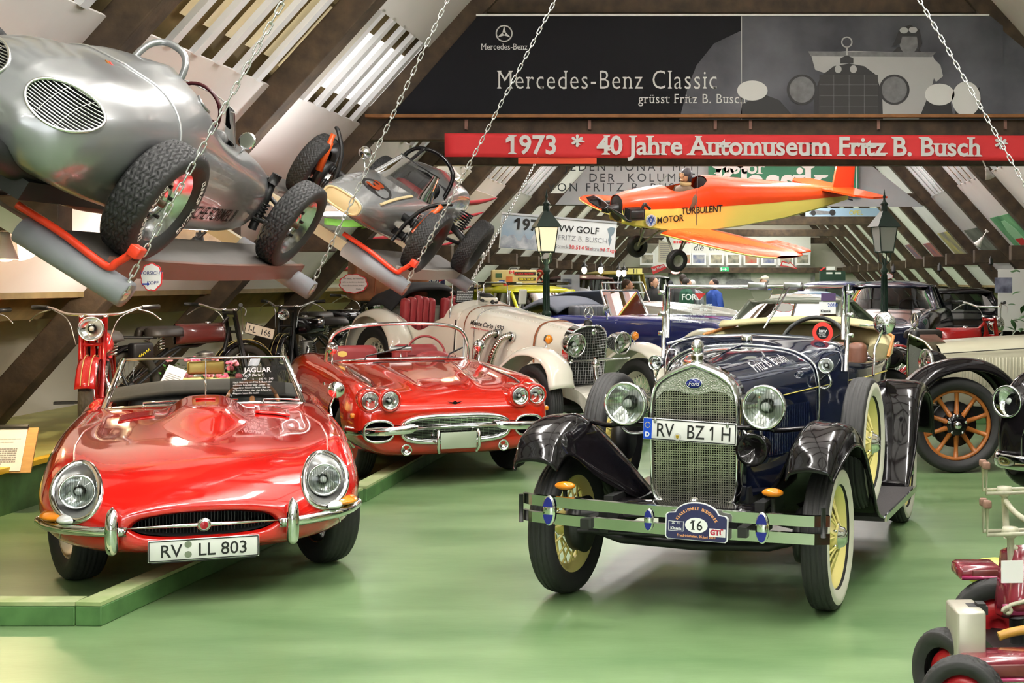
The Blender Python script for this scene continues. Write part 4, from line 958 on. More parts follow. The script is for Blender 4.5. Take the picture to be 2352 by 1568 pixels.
    obj('windscreen_glass', MB().grid([[tuple(np.array(a)*(1-t)+np.array(c)*t) for a, c in zip(bs, hoop_)] for t in np.linspace(0, 1, 6)]), GLASS, f)
    obj('wipers', MB().tube([(-.42, 1.12, .95), (-.40, 1.13, .985), (-.05, 1.15, 1.05), (.02, 1.16, 1.08)], .008, 6).tube([(.42, 1.13, .95), (.45, 1.16, .99), (.62, 1.3, 1.04)], .008, 6), BLACK, f)
    obj('rear_mirror', MB().rbox((0, 1.42, 1.03), (.24, .05, .06), .02, 3).tube([(0, 1.4, .95), (0, 1.41, 1.0)], .01, 6), STEEL, f)
    obj('cowl_vent', MB().rbox((0, 1.02, .93), (.72, .03, .01), .004), BLACK, car)
    obj('sticker', patch([(-.60+.045*math.cos(t), 1.335-.02*math.cos(t), 1.0+.028*math.sin(t)) for t in np.linspace(0, 2*PI, 20)[:-1]], (0, -.002, 0)), mat('sticker_yellow', rgb(235, 215, 120), .5), f)
    MAR = mat('maroon_trim', rgb(150, 50, 52), .5)
    sw = MB().tube([(.34+.205*math.cos(a*PI/16), 1.72+.06*math.sin(a*PI/16), .95+.19*math.sin(a*PI/16)) for a in range(32)], .012, 8, True).tube([(.15, 1.72, .95), (.53, 1.72, .95)], .01, 6).tube([(.34, 1.72, .95), (.34, 1.5, .86)], .02, 8); obj('steering_wheel', sw, MAR, car)
    st = MB()
    for x in (-.33, .33): st.rbox((x, 2.2, .84), (.5, .16, .4), .07, 3).rbox((x, 1.95, .66), (.5, .5, .14), .05, 3)
    obj('seats', st, MAR, car); obj('dashboard', MB().rbox((0, 1.46, .86), (1.3, .18, .14), .05, 3).ball((.34, 1.42, .93), (.2, .1, .08), 16, 10), MAR, car); obj('cockpit_floor', MB().box((0, 1.95, .55), (1.25, 1., .02)), MAR, car)
    e = obj('emblem', MB().prism([(-.07, .012), (-.02, .004), (0, .016), (.02, .004), (.07, .012), (.02, -.008), (0, -.018), (-.02, -.008)], .008), CHROME, car, M=facing((-.0, front_pts(bv, [(0, .685)])[0][1]-.008, .685)))
    obj('side_vent', MB().prism([(-.05, .01), (.05, .015), (.05, -.01), (-.04, -.012)], .006), CHROME, car, M=facing((-.905, .55, .78), (0, -1, 0)))
    DK = mat('wheel_red', (.4, .02, .015), .3)
    for sx in (1, -1):
        for y in (0, 2.59):
            M = T(sx*.72, y, .335) @ R(math.radians(14) if y == 0 else 0, 'Z') @ (R(PI, 'Z') if sx < 0 else Matrix()); wheel(car, M, .335, .17, .2, 'disc', DK, tr_rib(5, 60), 72, key='vettew')
red_cruiser()
# ---------------------------------------------------------------- two racing cars on banked hanging platforms, chains
SILV = mat('silver_paint', (.30, .31, .315), .28, .6, coat=.4)
GALV = mat('galvanised', (.55, .56, .54), .4, .9)
FOAM = mat('grey_foam', rgb(140, 142, 148), .85)
REDT = mat('red_clamp', rgb(225, 60, 30), .35)
LINK = None
def chain(p0, p1, label, group='suspension chains'):
    global LINK
    p0, p1 = Vector(p0), Vector(p1); d = p1-p0; L = d.length; pitch = .058; n = int(L/pitch)
    if LINK is None:
        a, b = .022, .0115; pts = [(b*math.cos(t), 0, a+b*math.sin(t)) for t in np.linspace(0, PI, 7)]+[(b*math.cos(t), 0, -a+b*math.sin(t)) for t in np.linspace(PI, 2*PI, 7)]
        LINK = MB().tube(pts, .0048, 6, True).mesh('link'); LINK.materials.append(GALV)
    q = d.to_track_quat('Z', 'Y').to_matrix().to_4x4()
    c = thing('chain', label, 'chain', p0, group=group)
    for i in range(n):
        o = bpy.data.objects.new('link', LINK); COL.objects.link(o); o.parent = c
        o.matrix_local = q @ T(0, 0, pitch*(i+.5)) @ R(PI/2*(i % 2)+.2, 'Z') @ R(.0, 'X') @ Matrix.Diagonal((1, 1, 1.03, 1))
def along(p0, p1, k): return tuple(np.array(p0)+(np.array(p1)-np.array(p0))*k)
def platform(base, beta, y0, y1, xr, xl, label, sides=True, top=None):
    M = T(*base) @ R(beta, 'Y'); t = thing('banked_platform', label, 'platform', M=M)
    DECK = mat('deck_grey', rgb(96, 92, 88), .6, noise=.2, nscale=4); EDGE = top
    for x0, x1 in ((xr-.29, xr), (xl, xl+.29)): obj('deck', MB().box(((x0+x1)/2, (y0+y1)/2, -.012), (x1-x0, y1-y0, .024)), DECK, t)
    e = MB(); ys = np.linspace(y0, y1, 15); e.sweep([(xr+.005, y, -.03-.035*math.sin(PI*(y-y0)/(y1-y0))*.6) for y in ys], [(-.012, -.06), (.012, -.06), (.012, .05), (-.012, .05)], smooth=False); obj('edge_board', e, EDGE, t)
    for y in (y0+.0, y1-.06):
        b = obj('cross_beam', MB().box(((xr+.16+xl)/2, y, -.09), (xr-xl+.18, .09, .09)), mat('beam_cream', rgb(200, 190, 165), .6), t)
        obj('foam_sleeve', MB().lathe([(.03, 0), (.072, 0), (.072, -.62), (.03, -.62)], 24, axis='X', c=(xr+.17, y, -.10)), FOAM, b)
    r = MB().tube(cr([(xr-.52, y0-.03, -.0), (xr-.25, y0-.04, -.0), (xr+.02, y0-.05, -.02), (xr+.06, y0-.05, .02), (xr+.10, y0-.05, .10)], 20), .02, 10); r.rbox((xr+.115, y0-.05, .12), (.06, .08, .06), .006); obj('red_clamp', r, REDT, t)
    return t, M
def ovalgrille(body, proj, a, b, m=CHROME, nb=12, cross=2):        # proj(u, v, inset): outline coordinates -> point on the body
    ring = [proj(a*math.cos(t), b*math.sin(t), -.003) for t in np.linspace(0, 2*PI, 41)[:-1]]
    gr = obj('vent_ring', MB().tube(ring, .008, 6, True), m, body)
    obj('vent_void', patch([proj(a*math.cos(t), b*math.sin(t), .015) for t in np.linspace(0, 2*PI, 41)[:-1]], (0, .1, -.03)), DARK, gr)
    for i in range(nb):
        u = -1+2*(i+.5)/nb; h = math.sqrt(1-u*u); obj('vent_bar', MB().tube([proj(v*h*a, u*b, .005) for v in np.linspace(-1, 1, 9)], .0036, 5), m, gr)
    for i in range(cross):
        v = -1+2*(i+1)/(cross+1); h = math.sqrt(1-v*v); obj('vent_bar', MB().tube([proj(v*a, u*h*b, .009) for u in np.linspace(-1, 1, 7)], .003, 5), m, gr)
def racing_silver():
    beta = math.radians(32); base = (-3.71, 7.15, 2.12)
    BR = mat('edge_brown', rgb(104, 74, 62), .5)
    pt, M = platform(base, beta, -.27, 2.82, .69, -.95, 'hanging banked platform with brown edge under the silver racing car', top=BR)
    off = T(.07, 0, 0); car = thing('racing_car', 'silver open-wheel racing car with oval tail grilles on the upper hanging platform', 'racing car', M=M)
    rows = [(-.815, [(0, .435), (.02, .435), (.04, .437), (.045, .44), (.04, .443), (.02, .445), (0, .445)]),
            (-.80, [(0, .36), (.08, .36), (.15, .38), (.17, .44), (.14, .49), (.08, .52), (0, .53)]),
            (-.70, [(0, .25), (.17, .25), (.32, .29), (.38, .43), (.33, .585), (.18, .675), (0, .70)]),
            (-.4, [(0, .19), (.2, .19), (.37, .23), (.45, .43), (.405, .64), (.235, .76), (0, .79)]),
            (0, [(0, .15), (.22, .15), (.38, .19), (.445, .43), (.415, .65), (.245, .79), (0, .82)]),
            (.35, [(0, .12), (.24, .12), (.42, .16), (.475, .40), (.43, .66), (.27, .83), (0, .90)]),
            (.65, [(0, .10), (.26, .10), (.42, .14), (.455, .36), (.42, .63), (.28, .81), (0, .91)]),
            (.92, [(0, .09), (.27, .09), (.415, .12), (.445, .32), (.415, .58), (.30, .70), (0, .80)]),
            (1.3, [(0, .09), (.27, .09), (.41, .12), (.435, .32), (.405, .54), (.29, .62), (0, .66)]),
            (1.7, [(0, .09), (.25, .09), (.385, .12), (.415, .32), (.38, .50), (.24, .60), (0, .635)]),
            (2.1, [(0, .10), (.21, .10), (.33, .14), (.365, .31), (.33, .46), (.19, .55), (0, .58)]),
            (2.5, [(0, .18), (.12, .18), (.22, .21), (.26, .32), (.23, .41), (.13, .47), (0, .49)]),
            (2.72, [(0, .28), (.04, .28), (.07, .29), (.08, .32), (.07, .35), (.04, .37), (0, .375)])]
    b = body_grid(rows, 110, 64).mirror(); b.warp(lambda p: (p[0]+.07, p[1], p[2])); full = MB(); full.v, full.f, full.sm = list(b.v), list(b.f), list(b.sm); bv = bvh_of(full)
    G = [(.295, .60), (-.155, .60)]; GA, GB_, GR_ = .158, .098, .12
    def keep(p):
        x, y, z = p; v = 1.
        if y < -.05:
            for cx, cz in G:
                c, s = math.cos(math.copysign(GR_, cx)), math.sin(math.copysign(GR_, cx)); dx, dz = x-cx, z-cz; v = min(v, ((dx*c-dz*s)/GA)**2+((dx*s+dz*c)/GB_)**2-1)
        if z > .45: v = min(v, (abs(x)/.29)**3+(abs(y-1.33)/.36)**3-1)
        return v
    b.cut(keep); body = obj('bodywork', b, SILV, car, merge=.0005); VS = mat('vent_silver', (.75, .75, .74), .25, .9)
    for cx, cz in G:
        def pj(u, v, ins, cx=cx, cz=cz):
            c, s = math.cos(math.copysign(GR_, cx)), math.sin(math.copysign(GR_, cx)); x, z = cx+u*c+v*s, cz-u*s+v*c; h = hit(bv, (x, -3, z), (0, 1, 0)) or Vector((x, -.5, z)); return (x, h.y+ins*1.5, z-ins*.5)
        ovalgrille(body, pj, GA, GB_, VS, 15)
    def pk_(u, v, ins):
        o_ = Vector((2, .68+u, .63+v*.9+1.2)); h = hit(bv, o_, (-.86, 0, -.51)) or Vector((.4, .68, .65)); return (h.x-ins, h.y, h.z-ins)
    ovalgrille(body, pk_, .10, .055, SILV, 10, 0)
    # low tail vent and seams
    tv = obj('tail_vent', MB().tube([front_pts(bv, [(.13*math.cos(t), .31+.038*math.sin(t))], .004)[0] for t in np.linspace(0, 2*PI, 25)[:-1]], .008, 6, True), WHITE, body)
    for i in range(9): p = front_pts(bv, [(-.10+.025*i, .31)], .002)[0]; obj('slot', MB().box(p, (.011, .02, .055)), BLACK, tv)
    def rad(y, a): d = Vector((math.cos(a), 0, math.sin(a))); h = hit(bv, Vector((0, y, .42))+d*2, -d); return tuple(h+d*.003)
    obj('seam', MB().tube([rad(.17-.05*math.sin(a)+.03*math.sin(3*a), a) for a in np.linspace(-.1, PI-.3, 40)], .0065, 5), mat('seam_light', (.6, .6, .6), .3, .8), body)
    obj('seam', MB().tube([rad(y, -.08) for y in np.linspace(.17, .62, 8)], .004, 5), BLACK, body)
    obj('badge', MB().prism([(-.03, .035), (.03, .035), (.03, -.01), (0, -.04), (-.03, -.01)], .004), mat('crest_gold', rgb(190, 120, 50), .3, .5), body, M=T(.06, -.02, .812) @ R(.1, 'Y'))
    obj('badge_stripes', MB().box((-.012, .015, 0), (.018, .02, .002)).box((.012, -.01, 0), (.018, .02, .002)), REDP, body, M=T(.06, -.02, .8175) @ R(.1, 'Y'))
    # underbody, exhaust
    obj('underbody', MB().tube(cr([(.12, -1.0, .30), (.2, -.6, .22), (.22, 0, .12), (.2, .5, .09)], 16), .07, 12).box((0, .0, .14), (.6, 1.2, .10)).box((.0, 1.2, .10), (.5, 1.9, .05)), BLACK, car)
    obj('tail_trim', MB().tube(cr([(.05, -.74, .27), (.26, -.68, .275), (.38, -.4, .215), (.41, 0, .18), (.40, .3, .165)], 20), .006, 5), mat('trim_yellow', rgb(180, 150, 60), .4), body)
    # cockpit
    obj('cockpit_lining', MB().grid(surf([[(-.27, 1.0, .66), (-.2, 1.03, .25), (.2, 1.03, .25), (.27, 1.0, .66)], [(-.28, 1.36, .6), (-.24, 1.36, .18), (.24, 1.36, .18), (.28, 1.36, .6)], [(-.2, 1.66, .58), (-.18, 1.64, .3), (.18, 1.64, .3), (.2, 1.66, .58)]], 8, 10)).box((0, 1.0, .5), (.5, .02, .4)), BLACK, car)
    rb = MB().tube(cr([(-.12, .52, .72), (-.12, .60, .92), (-.08, .66, 1.0), (0, .67, 1.02), (.08, .66, 1.0), (.13, .64, .92), (.15, .64, .70)], 28), .02, 10); obj('roll_bar', rb, SILV, car)
    ws = [[(.33*math.sin(a)*(.96-.28*k), 1.46+.32*math.cos(a)*(1-.35*k)-.12*k, .60+.235*k-.02*abs(math.sin(a))) for a in np.linspace(-1.7, 1.7, 21)] for k in np.linspace(0, 1, 5)]
    w = obj('windscreen', MB().grid(ws), glass('perspex', (.9, .9, .88), .1), car); obj('screen_edge', MB().tube(ws[-1], .004, 5), mat('perspex_edge', (.5, .5, .48), .2), w); obj('screen_base', MB().tube(ws[0], .006, 5), STEEL, w)
    BUR = mat('burgundy', (.06, .008, .012), .3)
    sw = MB().tube([(.165*math.cos(a*PI/16), 1.39-.05*math.sin(a*PI/16), .70+.16*math.sin(a*PI/16)) for a in range(32)], .012, 8, True).tube([(0, 1.39, .70), (0, 1.66, .55)], .015, 6).tube([(-.16, 1.39, .7), (.16, 1.39, .7)], .008, 6); obj('steering_wheel', sw, BUR, car)
    gg = MB()
    for x in (-.13, 0, .13): gg.lathe([(0, -.01), (.05, -.01), (.058, 0), (.058, .03), (0, .03)], 20, axis='Y', c=(x, 1.61, .60))
    obj('gauges', gg, mat('gauge', (.2, .2, .2), .3), car)
    mi = obj('wing_mirror', MB().lathe([(0, .012), (.045, .01), (.055, .0), (.055, -.012), (.046, -.016)], 22, axis='Y', c=(.34, 1.50, .70)).tube([(.34, 1.53, .68), (.30, 1.6, .57)], .008, 6), CHROME, car); obj('mirror_glass', MB().lathe([(0, -.015), (.047, -.015)], 22, axis='Y', c=(.34, 1.50, .70)), mat('mirror_pale', rgb(150, 155, 140), .15, .6), mi)
    # lettering on the flank
    tm = text_mesh('PORSCHE FORMEL II', .125, bold=.006, shear=.15, xs=.85)
    for v in tm.vertices:
        y, z = .62+v.co.x, .20+v.co.y; h = hit(bv, (2, y, z), (-1, 0, 0)) or Vector((.42, y, z)); v.co = (h.x+.004, y, z)
    obj('flank_lettering', tm, INK, car)
    # suspension and wheels
    RS = mat('racing_rim', (.62, .64, .66), .2, 1.)
    sp = MB()
    for sx in (1, -1):
        sp.tube([(sx*.36, 2.12, .46), (sx*.40, 2.14, .52), (sx*.42, 2.16, .36), (sx*.44, 2.18, .14)], .03, 10).tube([(sx*.41, 2.13, .55), (sx*.41, 2.13, .48)], [.035, .035], 10)
        sp.tube([(sx*.3, 2.2, .42), (sx*.58, 2.2, .34)], .016, 6).tube([(sx*.28, 2.1, .20), (sx*.6, 2.2, .24)], .018, 6).tube([(sx*.3, 2.4, .22), (sx*.6, 2.2, .24)], .016, 6).tube([(sx*.3, 0, .3), (sx*.6, 0, .33)], .04, 8)
        for i in range(6): sp.lathe([(.034, 0), (.042, .006), (.034, .012)], 12, c=(sx*.43, 2.17, .20+.025*i))
    obj('suspension', sp, BLACK, car)
    for sx in (1, -1):
        Z = (R(PI, 'Z') if sx < 0 else Matrix())
        wr = wheel(car, T(sx*.63, 0, .335) @ Z, .335, .20, .205, 'steel', RS, tr_wave(30, 6, .26), 420, key='porr', depth=.009, nu=56)
        wheel(car, T(sx*.64, 2.22, .31) @ Z, .315, .165, .205, 'steel', RS, tr_wave(30, 5, .26), 380, key='porf', depth=.008, nu=48)
        if sx > 0:
            for k, (wd, a0) in enumerate((('DUNLOP RACING', -2.35), ('DUNLOP RACING', .8))):
                arc_text(wd, .045, WHITE, wr, facing((.1015, 0, 0), (0, -1, 0)) @ R(PI, 'Y') if False else Matrix(((0, 0, 1, .1), (1, 0, 0, 0), (0, 1, 0, 0), (0, 0, 0, 1))), .238, a0, a0+1.25, bold=.01)
    return M
def racing_vee():
    beta = math.radians(33.5); base = (-3.30, 11.9, 2.075)
    GE = mat('edge_grey', rgb(150, 146, 138), .5)
    pt, M = platform(base, beta, -.35, 2.5, .57, -.9, 'hanging banked platform with grey edge under the number 3 racing car', top=GE)
    car = thing('racing_car', 'grey open-wheel racing car with number 3 roundel and orange shock absorbers', 'racing car', M=M)
    GR = mat('vee_grey', rgb(150, 152, 152), .22, .35, coat=.5); CRM = mat('vee_cream', rgb(214, 192, 146), .4)
    rows = [(-.80, [(0, .20), (.08, .20), (.15, .225), (.17, .265), (.15, .315), (.08, .335), (0, .34)]),
            (-.76, [(0, .19), (.09, .19), (.17, .215), (.195, .265), (.175, .33), (.1, .36), (0, .37)]),
            (-.45, [(0, .15), (.12, .15), (.22, .18), (.26, .27), (.23, .37), (.13, .43), (0, .45)]),
            (-.1, [(0, .12), (.15, .12), (.26, .15), (.30, .28), (.27, .42), (.15, .49), (0, .51)]),
            (.4, [(0, .1), (.18, .1), (.29, .13), (.335, .30), (.31, .46), (.2, .54), (0, .56)]),
            (.9, [(0, .1), (.2, .1), (.30, .13), (.35, .32), (.335, .50), (.22, .575), (0, .60)]),
            (1.25, [(0, .1), (.2, .1), (.30, .14), (.35, .34), (.34, .56), (.25, .68), (0, .74)]),
            (1.6, [(0, .14), (.2, .14), (.30, .18), (.35, .38), (.34, .60), (.26, .73), (0, .80)]),
            (2.05, [(0, .3), (.18, .3), (.28, .33), (.33, .47), (.32, .64), (.24, .74), (0, .79)]),
            (2.3, [(0, .38), (.16, .38), (.25, .41), (.29, .51), (.28, .64), (.22, .71), (0, .74)])]
    b = body_grid(rows, 80, 44).mirror(); full = MB(); full.v, full.f, full.sm = list(b.v), list(b.f), list(b.sm); bv = bvh_of(full)
    b.cut(lambda p: (abs(p[0])/.25)**3+(abs(p[1]-.85)/.36)**3-1 if p[2] > .42 else 1.)
    body = obj('bodywork', b, GR, car, merge=.0005)
    nz = [(x, -.805, z) for x, z in ell(0, .27, .165, .068, 36, p=2.8)]; o = obj('nose_blank', patch(nz, (0, -.012, 0)), CRM, body); obj('nose_rim', MB().tube(nz, .011, 6, True), CRM, o)
    obj('tail_cap', MB().add([(x, 2.3, z) for x, z in rows[-1][1]]+[(-x, 2.3, z) for x, z in rows[-1][1][-2:0:-1]], [tuple(range(12))], False), BLACK, body)
    rd = top_pts(bv, ell(.05, -.30, .14, .19, 28), .004); obj('roundel', patch(rd, (0, 0, .004)), INK, body)
    tm = text_mesh('3', .32, bold=.03)
    for v in tm.vertices:
        x, y = -.04+v.co.x*.9, -.41+v.co.y; h = hit(bv, (x, y, 3), (0, 0, -1)) or Vector((x, y, .5)); v.co = (x, y, h.z+.012)
    obj('race_number', tm, mat('number_orange', rgb(190, 80, 30), .4), body)
    for (x, y, z, wd, hh, c, s_) in ((.335, .42, .40, .18, .07, WHITE, 'GTX'), (.34, .62, .33, .12, .05, REDP, ''), (.345, 1.7, .5, .2, .09, INK, ''), (.345, 1.45, .38, .16, .07, mat('decal_yellow', rgb(220, 190, 60), .4), '')):
        d = obj('decal', MB().box((0, 0, 0), (wd, hh, .003)), c, body, M=facing((x, y, z), (0, 1, 0)))
        if s_: text(s_, .06, INK, d, T(-.01, -.022, .003), bold=.03, align='CENTER'); obj('decal_red', MB().box((-.07, 0, .002), (.03, .068, .002)), REDP, d)
    obj('cream_stripe', MB().tube(top_pts(bv, [(.2, y) for y in np.linspace(-.5, .3, 10)], .0), .02, 6, flat=.3), CRM, body)
    ws = [[(.29*math.sin(a)*(1-.30*k), .70-.50*math.cos(a)*(1-.55*k)+.1*k, .525+.24*k+.01*math.cos(a)) for a in np.linspace(-1.75, 1.75, 23)] for k in np.linspace(0, 1, 6)]
    w = obj('windscreen', MB().grid(ws), glass('perspex_vee', (.86, .87, .86), .14), car); obj('screen_edge', MB().tube(ws[-1], .007, 6), BLACK, w)
    obj('cockpit_lining', MB().box((0, .85, .25), (.5, .8, .02)).box((0, 1.2, .5), (.5, .02, .4)).rbox((0, 1.1, .5), (.4, .12, .4), .05), mat('seat_black', (.02, .02, .02), .6), car)
    obj('headrest', MB().rbox((0, .95, .45), (.3, .25, .25), .05), mat('seat_maroon', rgb(110, 40, 40), .6), car)
    rb = MB().tube(cr([(-.27, 1.1, .42), (-.27, 1.12, .70), (-.2, 1.13, .87), (0, 1.14, .935), (.2, 1.13, .87), (.27, 1.12, .70), (.28, 1.1, .30)], 30), .02, 10).tube(cr([(-.14, 1.13, .9), (-.13, .75, .68), (-.2, .45, .54)], 12), .017, 8); obj('roll_bar', rb, GBLACK, car)
    obj('wing_mirror', MB().lathe([(0, -.06), (.03, -.05), (.055, -.015), (.058, .0), (0, .004)], 20, axis='Y', c=(-.36, .30, .62)).tube([(-.36, .3, .6), (-.29, .32, .5)], .008, 6), CHROME, car)
    sp = MB()
    for z in (.22, .36): sp.tube([(-.52, 0, z), (.52, 0, z)], .034, 10)
    OS = mat('shock_orange', rgb(205, 82, 24), .3)
    for sx in (1, -1):
        sp.tube(cr([(sx*.34, -.02, .14), (sx*.37, -.04, .36), (sx*.44, -.04, .54), (sx*.56, -.02, .66), (sx*.60, .0, .68)], 14), .030, 8, flat=.6)
        for z in (.22, .36):
            for i in range(4): sp.lathe([(.036, 0), (.05, .01), (.036, .02)], 12, axis='X', c=(sx*(.40+.022*i), 0, z))
        sp.tube([(sx*.28, 2.1, .36), (sx*.56, 2.1, .29)], .035, 8).tube([(sx*.3, 1.5, .25), (sx*.55, 2.08, .27)], .02, 6).lathe([(0, -.03), (.12, -.03), (.13, .03), (0, .03)], 16, axis='X', c=(sx*.48, 0, .29))
        for i in range(7): sp.tube([(sx*.36+.045*math.cos(a), 2.2+.045*math.sin(a), .36+.028*i+.0045*a) for a in np.linspace(0, 2*PI, 9)], .008, 5)
        obj('shock_absorber', MB().lathe([(0, 0), (.032, 0), (.032, .26), (.022, .27), (.022, .34), (0, .34)], 16, M=T(sx*.49, -.13, .30) @ R(sx*.2, 'Y')), OS, car)
    obj('suspension', sp, BLACK, car)
    RB = mat('vee_rim', (.03, .03, .03), .3, .5)
    for sx in (1, -1):
        Z = (R(PI, 'Z') if sx < 0 else Matrix())
        for y in (0, 2.1): wheel(car, T(sx*.59, y, .30) @ Z, .30, .165, .19, 'cast', RB, tr_zig(34, 4, .5), 272, key='vee', depth=.008, nu=40)
    return M
MP = racing_silver(); MV = racing_vee()
def anch(M, x, y, z): return tuple(M @ Vector((x, y, z)))
for M, xy, pt, D, lab in ((MP, (.84, -.29, -.06), (652, 0), 7.0, 'galvanised chain at the rear corner of the silver racing car platform'),
                          (MP, (.84, 2.76, -.06), (1028, 0), 10.0, 'galvanised chain at the front corner of the silver racing car platform'),
                          (MV, (.72, -.37, -.06), (1276, 0), 11.6, 'galvanised chain at the front corner of the number 3 car platform')):
    a = anch(M, *xy); b = W(pt[0], pt[1], D); k = (4.9-a[2])/(b[2]-a[2]); chain(a, along(a, b, k), lab)
a = anch(MV, .72, 2.44, -.06); chain(a, W(1236, 362, 18.55), 'galvanised chain rising behind the red banner to the second tie beam')
a, b = W(2500, 680, 9.6), W(2112, 0, 10.2); chain(a, along(a, b, 1.35), 'galvanised chain crossing the white sidecar poster end at the right edge' if 0 else 'galvanised chain hanging across the right end of the red banner')
for M, x, y in ((MP, .84, -.29), (MP, .84, 2.76), (MV, .72, -.37), (MV, .72, 2.44)):
    tag(obj('shackle', MB().tube([(.02*math.cos(t), 0, .03*math.sin(t)) for t in np.linspace(0, 2*PI, 13)[:-1]], .007, 6, True).rbox((0, 0, -.03), (.05, .05, .02), .004), GALV, M=M @ T(x, y, -.06)), 'small steel shackle joining a chain to a hanging platform corner', 'shackle', 'platform shackles')
# ---------------------------------------------------------------- white vintage sports tourer (third row)
def cycle_fender(parent, sx, x0, w, path, m, name, drop=.05):
    rows = []
    for k, (y, z) in enumerate(path):
        a, b = path[max(k-1, 0)], path[min(k+1, len(path)-1)]; ty, tz = b[0]-a[0], b[1]-a[1]; l = math.hypot(ty, tz); ny, nz = -tz/l, ty/l
        if nz < 0 and k not in (0,): ny, nz = ny, nz
        r = []
        for u, d in ((-1, -drop), (-.85, -drop*.2), (-.45, .02), (0, .03), (.45, .02), (.85, -drop*.2), (1, -drop)): r.append((sx*(x0+u*w/2), y+ny*d, z+nz*d))
        rows.append(r)
    return obj(name, MB().grid(surf(rows, 36, 16), flip=sx < 0), m, parent, solid=.008)
def white_tourer():
    IV = mat('ivory_paint', rgb(246, 241, 226), .14, coat=.7)
    RDL = mat('red_leather', rgb(176, 60, 66), .45, noise=.12, nscale=12)
    STRP = mat('tan_strap', rgb(140, 80, 45), .6)
    M = T(-1.49, 14.21, .03) @ R(math.radians(46), 'Z') @ R(math.radians(6.2), 'X')
    car = thing('vintage_tourer', 'ivory open vintage tourer with chrome side pipes and leather bonnet straps', 'car', M=M)
    WI = mat('ivory_wheel', rgb(232, 226, 205), .4)
    for sx in (1, -1):
        for y in (0, 2.95):
            wheel(car, T(sx*.70, y, .40) @ (R(math.radians(-6), 'Z') if y == 0 else Matrix()) @ (R(PI, 'Z') if sx < 0 else Matrix()), .40, .17, .26, 'wire', WI, tr_rib(5, 60), 96, key='sskw')
        cycle_fender(car, sx, .70, .30, [(-.42, .62), (-.33, .82), (-.1, .93), (.2, .90), (.45, .74), (.68, .54), (1.0, .36), (1.4, .30)], IV, 'front_fender')
        cycle_fender(car, sx, .70, .30, [(2.42, .55), (2.5, .74), (2.7, .90), (2.98, .95), (3.25, .86), (3.42, .62), (3.46, .35)], IV, 'rear_fender')
    def sec(y, w, zt, zb): return [(w*.96, y, zb), (w, y, zb+.2), (w, y, zt-.30), (w*.97, y, zt-.17), (w*.80, y, zt-.06), (w*.45, y, zt-.01), (0, y, zt)]
    bo = obj('bonnet', MB().grid(surf([sec(.16, .245, 1.12, .5), sec(.6, .28, 1.135, .48), (sec(1.2, .345, 1.155, .46)), sec(1.85, .42, 1.17, .45)], 24, 26)).mirror(), IV, car)
    bead = MB()
    for k in range(26):
        y = .35+k*.055; w = lerp(y, [.16, 1.85], [.245, .42]); zt = lerp(y, [.16, 1.85], [1.12, 1.17])
        for sx in (1, -1): bead.ball((sx*w*.62, y, zt-.025), .008, 6, 4).ball((sx*(w+.002), y, zt-.36), .007, 6, 4)
    obj('rivets', bead, IV, bo)
    for y, m_, r in ((.62, STRP, .016), (1.72, STRP, .008)):
        w = lerp(y, [.16, 1.85], [.245, .42]); zt = lerp(y, [.16, 1.85], [1.12, 1.17]); p = [(x*1.012, q, z+.004) for x, q, z in cr(sec(y, w, zt, .7), 20)]; p = p+[(-x, q, z) for x, q, z in p[-2::-1]]
        obj('bonnet_strap', MB().tube(p, r, 6, flat=.4), m_, bo)
    p = [(x*1.01, q, z+.004) for x, q, z in cr(sec(1.55, .39, 1.16, .45), 20)]; p = p+[(-x, q, z) for x, q, z in p[-2::-1]]; obj('bonnet_edge', MB().tube(p, .006, 6), CHROME, bo)
    tub = obj('body_tub', MB().grid(surf([[(.42, 1.83, .45), (.425, 1.83, .75), (.42, 1.83, .95), (.40, 1.83, 1.05), (.38, 1.83, 1.09)], [(.47, 2.1, .45), (.49, 2.1, .7), (.49, 2.1, .88), (.47, 2.1, .97), (.45, 2.1, .98)], [(.5, 2.45, .45), (.53, 2.45, .65), (.53, 2.45, .74), (.515, 2.45, .80), (.49, 2.45, .80)], [(.5, 2.8, .45), (.54, 2.8, .68), (.54, 2.8, .82), (.52, 2.8, .90), (.49, 2.8, .90)], [(.48, 3.2, .5), (.52, 3.2, .72), (.52, 3.2, .88), (.5, 3.2, .96), (.46, 3.2, .97)], [(.2, 3.6, .55), (.25, 3.62, .7), (.25, 3.62, .85), (.22, 3.6, .93), (.18, 3.55, .95)], [(0, 3.62, .55), (0, 3.66, .7), (0, 3.66, .85), (0, 3.63, .93), (0, 3.58, .95)]], 40, 16)).mirror(), IV, car, solid=.02)
    sc = [cr([(.42, 1.83, 1.0), (.36, 1.83, 1.1), (.2, 1.83, 1.16), (0, 1.83, 1.17)], 12), cr([(.46, 2.05, .98), (.40, 2.0, 1.12), (.2, 1.98, 1.19), (0, 1.98, 1.20)], 12)]; sc2 = MB().grid(sc).mirror(); obj('scuttle', sc2, IV, tub)
    obj('bonnet_line', MB().tube([(-.43, 1.85, .46), (-.432, 1.85, .7), (-.43, 1.85, 1.0)], .007, 5), BLACK, tub)
    obj('cockpit_floor', MB().box((0, 2.5, .5), (.95, 1.6, .04)), BLACK, tub)
    for x in (-.27, .27):
        st = MB()
        for i in range(5): st.rbox((x-.17+.085*i, 2.85, .90), (.09, .13, .50-.03*abs(i-2)), .04, 3)
        obj('seat', st.rbox((x, 2.6, .62), (.42, .4, .14), .05, 3), RDL, car)
